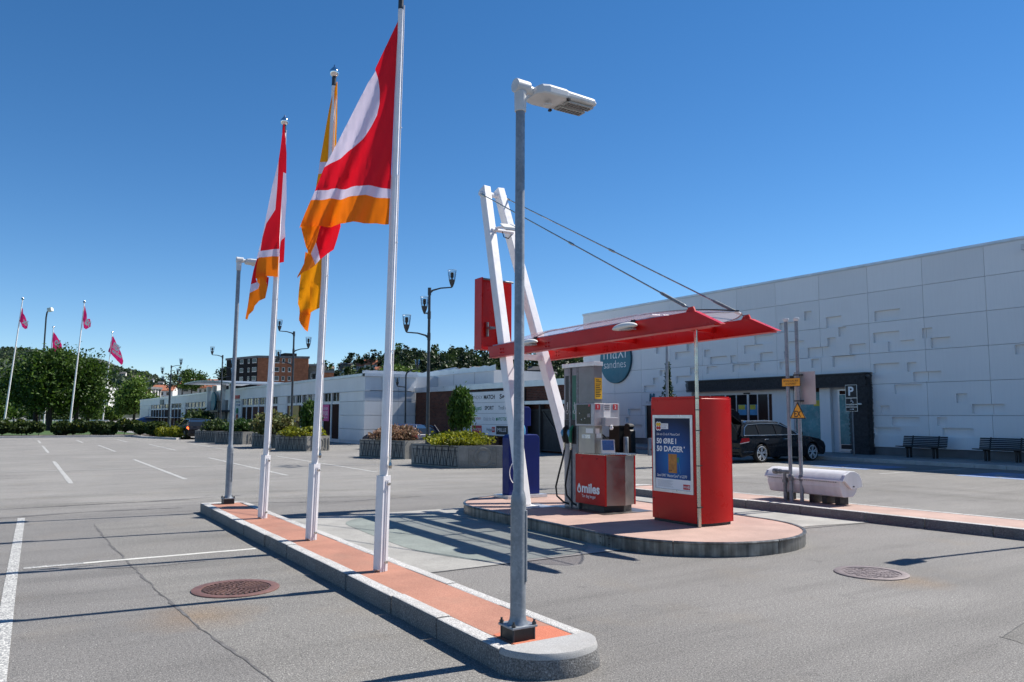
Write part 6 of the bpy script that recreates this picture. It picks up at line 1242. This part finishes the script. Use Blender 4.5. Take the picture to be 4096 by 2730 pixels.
for i, (x, d, H, R_, mt) in enumerate(((10, 104, 4.6, 1.8, 'leaf_tree'), (-18, 96, 4.8, 2.0, 'leaf_tree'), (36, 128, 4.4, 2.0, 'leaf_mid'), (140, 150, 3.0, 2.0, 'leaf_mid'), (215, 165, 2.8, 1.8, 'leaf_bright'), (262, 170, 3.0, 1.7, 'leaf_bright'), (90, 160, 3.2, 2.2, 'leaf_mid'), (346, 165, 5.5, 2.0, 'leaf_tree'))):
    tree('far_park_tree', ('small park tree at the left picture edge', 'park tree cut off by the left picture edge', 'hazy park tree left of the clump, farther back', 'low far tree showing under the clump', 'low far tree right of the clump', 'small far tree beside the park path', 'far tree showing between the clump trunks', 'dark far tree just left of the long building')[i], at(x, 905, d).xy.to_3d(), H, (R_, R_, R_*.95), 2600, mt, .28, 100+i, .13, .6, 'distant park trees', clumps=30)
# white low fence and small things in the park
pf_ = thing('park_fence', 'low white railing running behind the hedge in the park', 'fence', (-6, 100, 0)); m0, m1 = at(-10, 968, 100), at(250, 968, 100)
part('rail', 'white_paint', pf_, lambda q: (q.beam((m0.x, m0.y, .95), (m1.x, m1.y, .95), .06, .10),)); [part('post', 'white_paint', pf_, lambda q: q.cyl((m0.x+(m1.x-m0.x)*i/9, m0.y+(m1.y-m0.y)*i/9, 0), (m0.x+(m1.x-m0.x)*i/9, m0.y+(m1.y-m0.y)*i/9, .95), .04, n=8)) for i in range(10)]
tent = thing('blue_tent', 'pale blue party tent beside the far end of the long building', 'tent', at(342, 905, 112).xy.to_3d()); tb = at(342, 905, 112)
part('tent_roof', 'tent_blue', tent, lambda q: q.rings([[(tb.x+k_*1.5*a, tb.y+k_*1.5*b_, z) for a, b_ in ((-1, -1), (1, -1), (1, 1), (-1, 1))] for k_, z in ((1, .95), (.6, 1.2), (.25, 1.42), (.02, 1.5))])); part('tent_wall', 'tent_blue', tent, lambda q: q.rings([[(tb.x+1.48*a, tb.y+1.48*b_, z) for a, b_ in ((-1, -1), (1, -1), (1, 1), (-1, 1))] for z in (.05, .94)]))
# far pink flags
def pink(topx, topy, d, H, sheet_, label, tx=None):
    tp = at(topx, topy, d); b = Vector((tp.x, tp.y, 0)); t = thing('tall_flagpole', label[0], 'flagpole', b, 'tall flagpoles with pink flags'); zt = tp.z
    part('pole', 'white_pole', t, lambda q: q.tube([b+Vector((CR.x, CR.y, 0))*label[2], (b.x, b.y, zt)], [.09, .045], 10), smooth=50); part('finial', 'chrome', t, lambda q: q.lathe([(.03, 0), (.13, .1), (.10, .2), (.001, .3)], (b.x, b.y, zt), 12), smooth=60)
    o = flag('pink_flag', label[1], (b.x, b.y, 5), [('flag_pink', .05, sheet_)], 'pink flags in the park', .12, 3, (-CR.x, -CR.y))
    if tx:
        for s_, (px, py), w_, h_ in tx: lettering(s_, o, at(px, py, d-.35)-o.location, (CR.x, CR.y, -.7), (CR.x*.35, CR.y*.35, 1), 'print_white', width=w_*1.35, height=h_*1.4, lift=.02, bold=.04)
c1_ = lambda L: [(x*.2564, 631.9+.2564*y) for x, y in L]
pink(52, 690, 72, 12, c1_([(196, 300), (202, 300), (205, 345), (228, 385), (247, 440), (240, 480), (222, 487), (195, 465), (186, 440), (172, 408), (182, 395), (181, 340)]), ('tall white flagpole at the far left of the park', 'pink flag with white lettering on the leftmost park pole', -1.05), [('xi', c1_([(196, 430)])[0], .42, .35)])
pink(122.7, 754.5, 95, 12, c1_([(475, 515), (482, 515), (520, 570), (552, 625), (556, 665), (530, 690), (522, 725), (510, 700), (488, 690), (466, 660), (470, 590)]), ('white flagpole standing behind the park tree clump', 'pink flag showing just above the park tree clump', -.5), [('oi', c1_([(484, 620)])[0], .5, .6)])
pink(193.8, 697, 73, 12, c1_([(752, 280), (760, 280), (772, 340), (775, 395), (806, 395), (811, 430), (807, 465), (770, 490), (748, 475), (742, 440), (743, 350)]), ('tall white flagpole in front of the park tree clump', 'twisted pink flag on the pole in front of the park trees', -.75), [('ax', c1_([(755, 440)])[0], .45, .4)])
pink(258.2, 766.5, 102, 12, c1_([(1006, 555), (1013, 550), (1040, 610), (1080, 690), (1104, 770), (1098, 800), (1086, 808), (1040, 760), (998, 715), (974, 690), (990, 610)]), ('white flagpole right of the park tree clump', 'open pink flag with large lettering right of the park trees', -.7), [('max', c1_([(1003, 655)])[0], .85, .6), ('sandnes', c1_([(1001, 690)])[0], 1.15, .34)])
t = thing('tall_area_lamp', 'tall slim area lamp with box head behind the park trees', 'street lamp', at(100, 905, 96).xy.to_3d()); lp_ = [at(100, 815, 96), at(106, 730, 96), at(108, 719, 96), at(111, 714, 96), at(114, 713, 96)]
part('pole', 'dark_steel', t, lambda q: q.tube([(lp_[0].x, lp_[0].y, 0)]+lp_, .09, 8), smooth=60); part('lamp_head', 'lamp_white', t, lambda q: q.beam(at(111, 713, 96), at(120, 711, 96), .5, .42))
# ================================================================ FAR BUILDINGS, HILLS, FOREST
def block(name, label, cl, cr_, cb, z1, walls, rows, wins, roof='roof_felt', group=None):
    """three ground corners: front-left, front corner nearest, right; vertical walls with window grids"""
    t = thing(name, label, 'building', (*cb[:2], 0), group); P = [Vector((*p[:2], 0)) for p in (cl, cb, cr_)]; D_ = P[0]+P[2]-P[1]
    for (a, b_), mt in zip(((P[0], P[1]), (P[1], P[2])), walls):
        part('wall', mt, t, lambda q: q.ext([a, b_, b_+Vector((0, 0, z1)), a+Vector((0, 0, z1))], (D_-P[1]).normalized()*.3))
    part('rear_wall', walls[0], t, lambda q: q.rings([[p+(D_-P[1]).normalized()*.35+Vector((0, 0, z)) for p in (P[0], P[1], P[2], D_)] for z in (0, z1-.05)]))
    part('roof', roof, t, lambda q: q.rings([[P[1]+(p-P[1])*1.0+((p-(P[1]+D_)/2).normalized()*.5)+Vector((0, 0, z)) for p in (P[0], P[1], P[2], D_)] for z in (z1, z1+.7)]))
    for (a, b_), spec in zip(((P[0], P[1]), (P[1], P[2])), wins):
        e = (b_-a); ln = e.length; e.normalize(); n_ = e.cross(Vector((0, 0, 1))); n_ = n_ if n_.dot(CAM-a) > 0 else -n_
        for f0, w_ in spec:
            for z, h in rows:
                p = a+e*ln*f0; wo = part('window', 'house_white', t, lambda q: q.ext([p+n_*.05+Vector((0, 0, z)), p+n_*.05+e*w_+Vector((0, 0, z)), p+n_*.05+e*w_+Vector((0, 0, z+h)), p+n_*.05+Vector((0, 0, z+h))], n_*.04))
                part('pane', 'window_dark' if rnd.random() < .6 else 'window_curtain', wo, lambda q: q.ext([p+n_*.10+e*.12+Vector((0, 0, z+.25)), p+n_*.10+e*(w_-.12)+Vector((0, 0, z+.25)), p+n_*.10+e*(w_-.12)+Vector((0, 0, z+h-.1)), p+n_*.10+e*.12+Vector((0, 0, z+h-.1))], n_*.02))
    return t
DA = 250; c2_ = lambda x, y: (517+.2564*x, 631.9+.2564*y)
cn = at(*c2_(287, 950), DA); lf_ = at(*c2_(8, 950), DA+13); rg = at(*c2_(742, 950), DA+3); z1 = at(*c2_(287, 742), DA).z
zr = [at(*c2_(270, y), DA).z for y in (797, 877, 957)]; rows_ = [(z+.3, 1.5) for z in zr]+[(z-11.2, 1.5) for z in zr]
ab = block('apartment_block', 'tall brown brick apartment block rising behind the long white building', lf_, rg, cn, z1, ('brick_dark', 'brick_block'), rows_, ([(.45, 2.2), (.70, 1.2), (.84, 2.6)], [(.33, 1.5), (.48, .9), (.60, .9)]))
e_ = (rg-cn).normalized()
part('stair_tower', 'brick_dark', ab, lambda q: q.box(*sorted((at(*c2_(535, 800), DA+6).x, at(*c2_(662, 800), DA+6).x)), cn.y+1, cn.y+9, z1, at(*c2_(600, 700), DA+6).z))
cn2 = at(*c2_(740, 950), DA+4); rg2 = at(*c2_(900, 950), DA+4); lf2 = cn2+Vector((0, 9, 0)); b2_ = block('apartment_wing', 'lower grey brick wing right of the brown apartment block', lf2, rg2, cn2, at(*c2_(760, 812), DA).z, ('brick_dark', 'brick_grey'), [(z-1.6, 1.6) for z in zr[1:]], ([], [(.16, 2.0)]))
cn3 = at(*c2_(868, 960), DA-20); rg3 = at(*c2_(972, 960), DA-20); block('apartment_wing', 'low brick end wing with flat roof at the right of the apartments', cn3+Vector((0, 9, 0)), rg3, cn3, at(*c2_(900, 878), DA-20).z, ('brick_dark', 'brick_block'), [], ([], []))
# left-hand town blocks between the trees
x0 = at(233, 905, 215); q1 = at(246, 905, 205); q2 = at(274, 905, 212)
block('town_block', 'dark red town block with balconies between the park trees', x0, q2, q1, at(246, 897, 205).z, ('house_red', 'brick_dark'), [(at(250, y, 205).z, 2.0) for y in (912, 925, 938)], ([(.3, 2.0)], [(.1, 1.8), (.4, 1.8), (.7, 1.6)]))
block('town_block', 'white modern town block left of the far three-armed lamp', at(336, 900, 262), at(370, 900, 262), at(347, 900, 255), at(348, 894, 255).z, ('brick_block', 'house_white'), [(at(348, y, 255).z, 1.8) for y in (904, 913, 921)], ([], [(.15, 1.6), (.45, 1.4), (.75, 1.4)]))
def house(px, py, d, w_, dp, h, rf, wall, roof, label, rz=0.0):
    c = at(px, py, d); t = thing('hill_house', label, 'house', c, 'houses on the hillsides'); e = Vector((math.cos(rt+rz), math.sin(rt+rz), 0)); g = Vector((-e.y, e.x, 0)); Z = Vector((0, 0, 1))
    K = lambda a, b_, z: c+e*a*w_/2+g*b_*dp/2+Z*z
    part('wall', wall, t, lambda q: (q.rings([[K(-1, -1, z), K(1, -1, z), K(1, 1, z), K(-1, 1, z)] for z in (-2.5, h)]), q.add([K(-1, -1, h), K(-1, 1, h), K(-1, 0, h+rf)], [(0, 1, 2)]), q.add([K(1, -1, h), K(1, 1, h), K(1, 0, h+rf)], [(0, 1, 2)])))
    part('roof', roof, t, lambda q: (q.ext([K(-1.08, -1.15, h-.15), K(1.08, -1.15, h-.15), K(1.08, 0, h+rf+.1), K(-1.08, 0, h+rf+.1)], Z*.25), q.ext([K(-1.08, 1.15, h-.15), K(1.08, 1.15, h-.15), K(1.08, 0, h+rf+.1), K(-1.08, 0, h+rf+.1)], Z*.25)))
    for k_ in (-.6, 0, .55): part('window', 'window_dark', t, lambda q: q.ext([K(k_-.12, -1.01, h-1.9), K(k_+.12, -1.01, h-1.9), K(k_+.12, -1.01, h-.6), K(k_-.12, -1.01, h-.6)], -g*.06))
    return t
c11_ = lambda x, y: (689.4+.12207*x, 775.5+.12207*y)
# grey gabled hall roof behind the white corner
gh = thing('gabled_hall', 'grey metal gabled hall roof showing above the white upper wall', 'building', (33, 80, 0)); ga, gb_, gc = at(1048, 845, 85), at(1068, 858, 85), at(1030, 862, 85)
rA, rB = at(1048, 844, 85), at(938, 864, 120)
part('roof', 'roof_metal', gh, lambda q: (q.ext([at(1072, 858, 85), rA, rB, at(960, 868, 120)], (0, 0, -.15)), q.ext([at(1022, 864, 85), rA, rB, at(925, 868, 120)], (0, 0, -.15)))); part('gable', 'roof_slate', gh, lambda q: q.ext([at(1072, 859, 85.3), at(1048, 845.5, 85.3), at(1022, 865, 85.3), at(1022, 880, 85.3), at(1072, 880, 85.3)], (.2, .4, 0)))
# hills
def hill(name, ridge, d0, d1, mat, base_y=950, back=1.5, rows=14, amp=4, seed=1):
    m = MB(); R = []; r = random.Random(seed); pts = []
    for a, b_ in zip(ridge, ridge[1:]):
        n = max(1, int((b_[0]-a[0])/6)); pts += [(a[0]+(b_[0]-a[0])*i/n, a[1]+(b_[1]-a[1])*i/n) for i in range(n)]
    pts.append(ridge[-1])
    for i in range(rows+1):
        f = i/rows; row = []
        for x, y in pts:
            top = at(x, y, d1); bt = at(x, base_y, d0); p = bt+(top-bt)*f; g = f**.85
            row.append((p.x, p.y, -2+(top.z+2)*g+(r.uniform(-amp, amp)*.3 if 0 < i < rows else 0)))
        R.append(row)
    R.append([tuple(CAM+(Vector(p)-CAM)*back*Vector((1, 1, 0)).length/1.414)[:2]+(-2,) for p in R[-1]])
    m.rings(R, cap=False, close=False); o = m.build(name, mat, None, smooth=80); tag(o, kind='structure'); return R
RL = [(-150, 819), (-60, 813), (0, 813), (33, 810), (77, 815), (110, 822), (150, 831), (200, 841), (243, 850), (269, 855), (308, 864), (341, 870), (369, 880), (400, 900), (450, 915), (530, 927), (640, 932)]
RM = [(60, 830), (100, 808), (120, 804.5), (141, 802), (154, 808), (177, 822.5), (190, 823.5), (210, 823), (226, 824), (246, 830), (276, 844), (310, 856), (380, 885)]
RR = [(690, 885), (730, 875), (749, 863), (782, 858), (813, 849), (842, 839), (866, 843), (899, 837), (932, 829), (977, 830), (1050, 829), (1100, 832), (1200, 837), (1310, 837), (1400, 839), (1560, 847), (1750, 867)]
hill('far_mountain', RM, 1800, 2600, 'hill_rock', 940, seed=2); gL = hill('left_hill', RL, 420, 1300, 'hill_green', 945, seed=3); gR = hill('right_hill', RR, 330, 560, 'hill_green', 945, seed=4)
HS = [(*c11_(1335, 575), 8.6, 6, 2.0, 3.2, 'house_white', 'terracotta', 'large house with bright terracotta roof on the wooded hill', .1),
 (*c11_(1130, 600), 5, 5, 2, 1.7, 'house_grey', 'terracotta', 'small terracotta-roofed house left of the large one on the hill', .3),
 (*c11_(820, 650), 5.2, 5, 2.2, 1.8, 'house_white', 'terracotta', 'white house with red roof below the dark hill house', -.5),
 (*c11_(870, 585), 7.6, 5, 2.8, .5, 'roof_slate', 'roof_slate', 'dark flat-roofed house among the hill trees', .0),
 (*c11_(590, 650), 4, 4, 2, 1.4, 'house_grey', 'roof_tan', 'tan-roofed house beside the apartment wing', .2),
 (*c11_(1475, 660), 4.2, 4, 1.6, 1.7, 'house_white', 'terracotta', 'orange-roofed house above the long building corner', .0),
 (1060, 864, 7, 5, 2, 1.8, 'house_red', 'terracotta', 'brown house left of the mast leg behind the brick building', .2), (1092, 862, 7, 5, 2.4, 2.4, 'house_grey', 'roof_slate', 'grey gabled house seen left of the mast leg', .4), (1125, 866, 6, 5, 2, 1.8, 'house_white', 'roof_tan', 'pale house just behind the left mast leg', .1), (1230, 860, 8, 6, 2.2, 2.2, 'roof_slate', 'roof_slate', 'dark gabled house between the mast legs', -.3), (1265, 868, 10, 6, 1.8, 1.2, 'house_grey', 'roof_slate', 'long grey house right of the right mast leg', .1)]
HL = [(283, 863, 8, 7, 2.2, 2.4, 'house_white', 'roof_slate', 'pale gabled house high on the left wooded hill', .2), (313, 871, 9, 7, 2.2, 2.4, 'house_grey', 'roof_tan', 'wide roofed house on the left hill slope', .1), (347, 878, 7, 6, 2.2, 2, 'house_white', 'roof_slate', 'white house on the left hill end', .3), (370, 885, 7, 6, 2.6, 1.8, 'house_white', 'roof_slate', 'white house behind the far three-armed lamp', .2), (393, 891, 8, 6, 2.2, 2.2, 'house_white', 'roof_tan', 'tan-roofed house right of the far three-armed lamp', -.1)]
HN = [(380, 912, 330, 9, 7, 2.4, 2.2, 'house_white', 'terracotta', 'bright orange-roofed house above the end of the long building', .0), (460, 905, 310, 15, 8, 2.6, 2.8, 'house_white', 'terracotta', 'long terracotta-roofed house left of the curved canopy', .15), (487, 908, 300, 8, 7, 2.6, 2.4, 'house_white', 'terracotta', 'terracotta gable peeping over the curved canopy', -.4), (222, 908, 300, 8, 6, 4, 2, 'house_white', 'roof_slate', 'white house right of the park tree clump', .2), (237, 918, 180, 4, 3, 2, .6, 'house_white', 'house_white', 'small white kiosk beside the park pole', 0)]
def hit(px, py, ridge, d0, d1):
    for a, b_ in zip(ridge, ridge[1:]):
        if a[0] <= px <= b_[0]: ry = a[1]+(b_[1]-a[1])*(px-a[0])/(b_[0]-a[0]); break
    zt = at(px, ry, d1).z; d = d0
    while d < d1:
        f = max(0, (d-d0)/(d1-d0)); zh = -2+(zt+2)*f**.85
        if at(px, py, d).z <= zh+.6: break
        d += 4
    return min(d, d1-10)
BLK = []
for lst, rg_, d0_, d1_ in ((HS, RR, 330, 560), (HL, RL, 420, 1300)):
    for a in lst:
        d_ = hit(a[0], a[1], rg_, d0_, d1_); house(a[0], a[1], d_, *a[2:]); BLK.append((a[0], a[1]+5, d_, a[2]*FPX/d_/2+9))
for a in HN: house(*a)
def forest(name, label, R, n, size, leaf, lk, mats, seed, fmin=.1):
    r = random.Random(seed); rows = R[:-1]; groups = [[] for _ in mats]
    for _ in range(n):
        f = (fmin+(1-fmin)*r.random()**.8)*(len(rows)-1); i = min(int(f), len(rows)-2); j = r.randrange(len(rows[0])-1); u, v = f-i, r.random()
        a = Vector(rows[i][j]).lerp(Vector(rows[i][j+1]), v); b_ = Vector(rows[i+1][j]).lerp(Vector(rows[i+1][j+1]), v); p = a.lerp(b_, u)
        h = size*r.uniform(.6, 1.35); qx, qy, qz = proj((p.x, p.y, p.z+h*.8))
        if any(abs(qx-bx_) < bw_ and qz < bd_ and qy < by_ for bx_, by_, bd_, bw_ in BLK): continue
        wd = h*r.uniform(.32, .5); g = groups[0 if r.random() < .62 else min(1, len(mats)-1)] if r.random() < .93 or len(mats) < 3 else groups[2]
        con = r.random() < .25; cl_ = [(r.gauss(0, .5), r.gauss(0, .5), r.uniform(.15, 1)) for _ in range(6)]
        for _ in range(leaf):
            x, y, z = r.choice(cl_); z = min(1.05, max(.02, z+r.gauss(0, .13))); k_ = (1.15-z) if con else math.sqrt(max(.05, 1-(z-.5)**2*3))
            g.append((p.x+wd*(x*k_+r.gauss(0, .22)), p.y+wd*(y*k_+r.gauss(0, .22)), p.z+h*z))
    for g, m_ in zip(groups, mats):
        if g: tag(leafmesh(name, m_, None, g, lk, seed), label, 'wood', kind='stuff')
forest('hill_woodland', 'dense dark green woodland covering the hill', gL, 8500, 7.5, 9, 2.9, ('leaf_hill_hazed', 'leaf_mid'), 11, .05)
forest('hill_woodland', 'mixed green woodland with pines on the hill behind the canopy', gR, 760, 9.5, 130, 1.15, ('leaf_dark', 'leaf_mid', 'leaf_tree'), 12, .18)
for i, (px, py, d, H, R_, mt, lab) in enumerate(((905, 872, 255, 4.8, 4.0, 'leaf_bright', 'bright green tree behind the slim lamp, above the white upper wall'), (935, 874, 250, 3.6, 3.6, 'leaf_bright', 'second bright green tree right of the slim lamp'), (798, 870, 400, 5.5, 2.0, 'leaf_mid', 'grey-green tree between the hill houses'), (832, 870, 400, 4.5, 2.4, 'leaf_mid', 'rounded tree below the large terracotta-roofed house'), (770, 872, 400, 5, 3.2, 'leaf_dark', 'dark tree left of the white red-roofed house'), (418, 910, 300, 10, 5, 'leaf_mid', 'tree between orange roofs above the long building'), (440, 905, 290, 9, 5, 'leaf_tree', 'tree left of the long terracotta roof'), (520, 895, 280, 9, 3, 'leaf_dark', 'tree tip above the curved canopy')), ):
    tree('town_tree', lab, at(px, py, d), H, (R_, R_, H*.45), 1500, mt, .5, 140+i, .2, .5, 'trees among the houses', clumps=24)
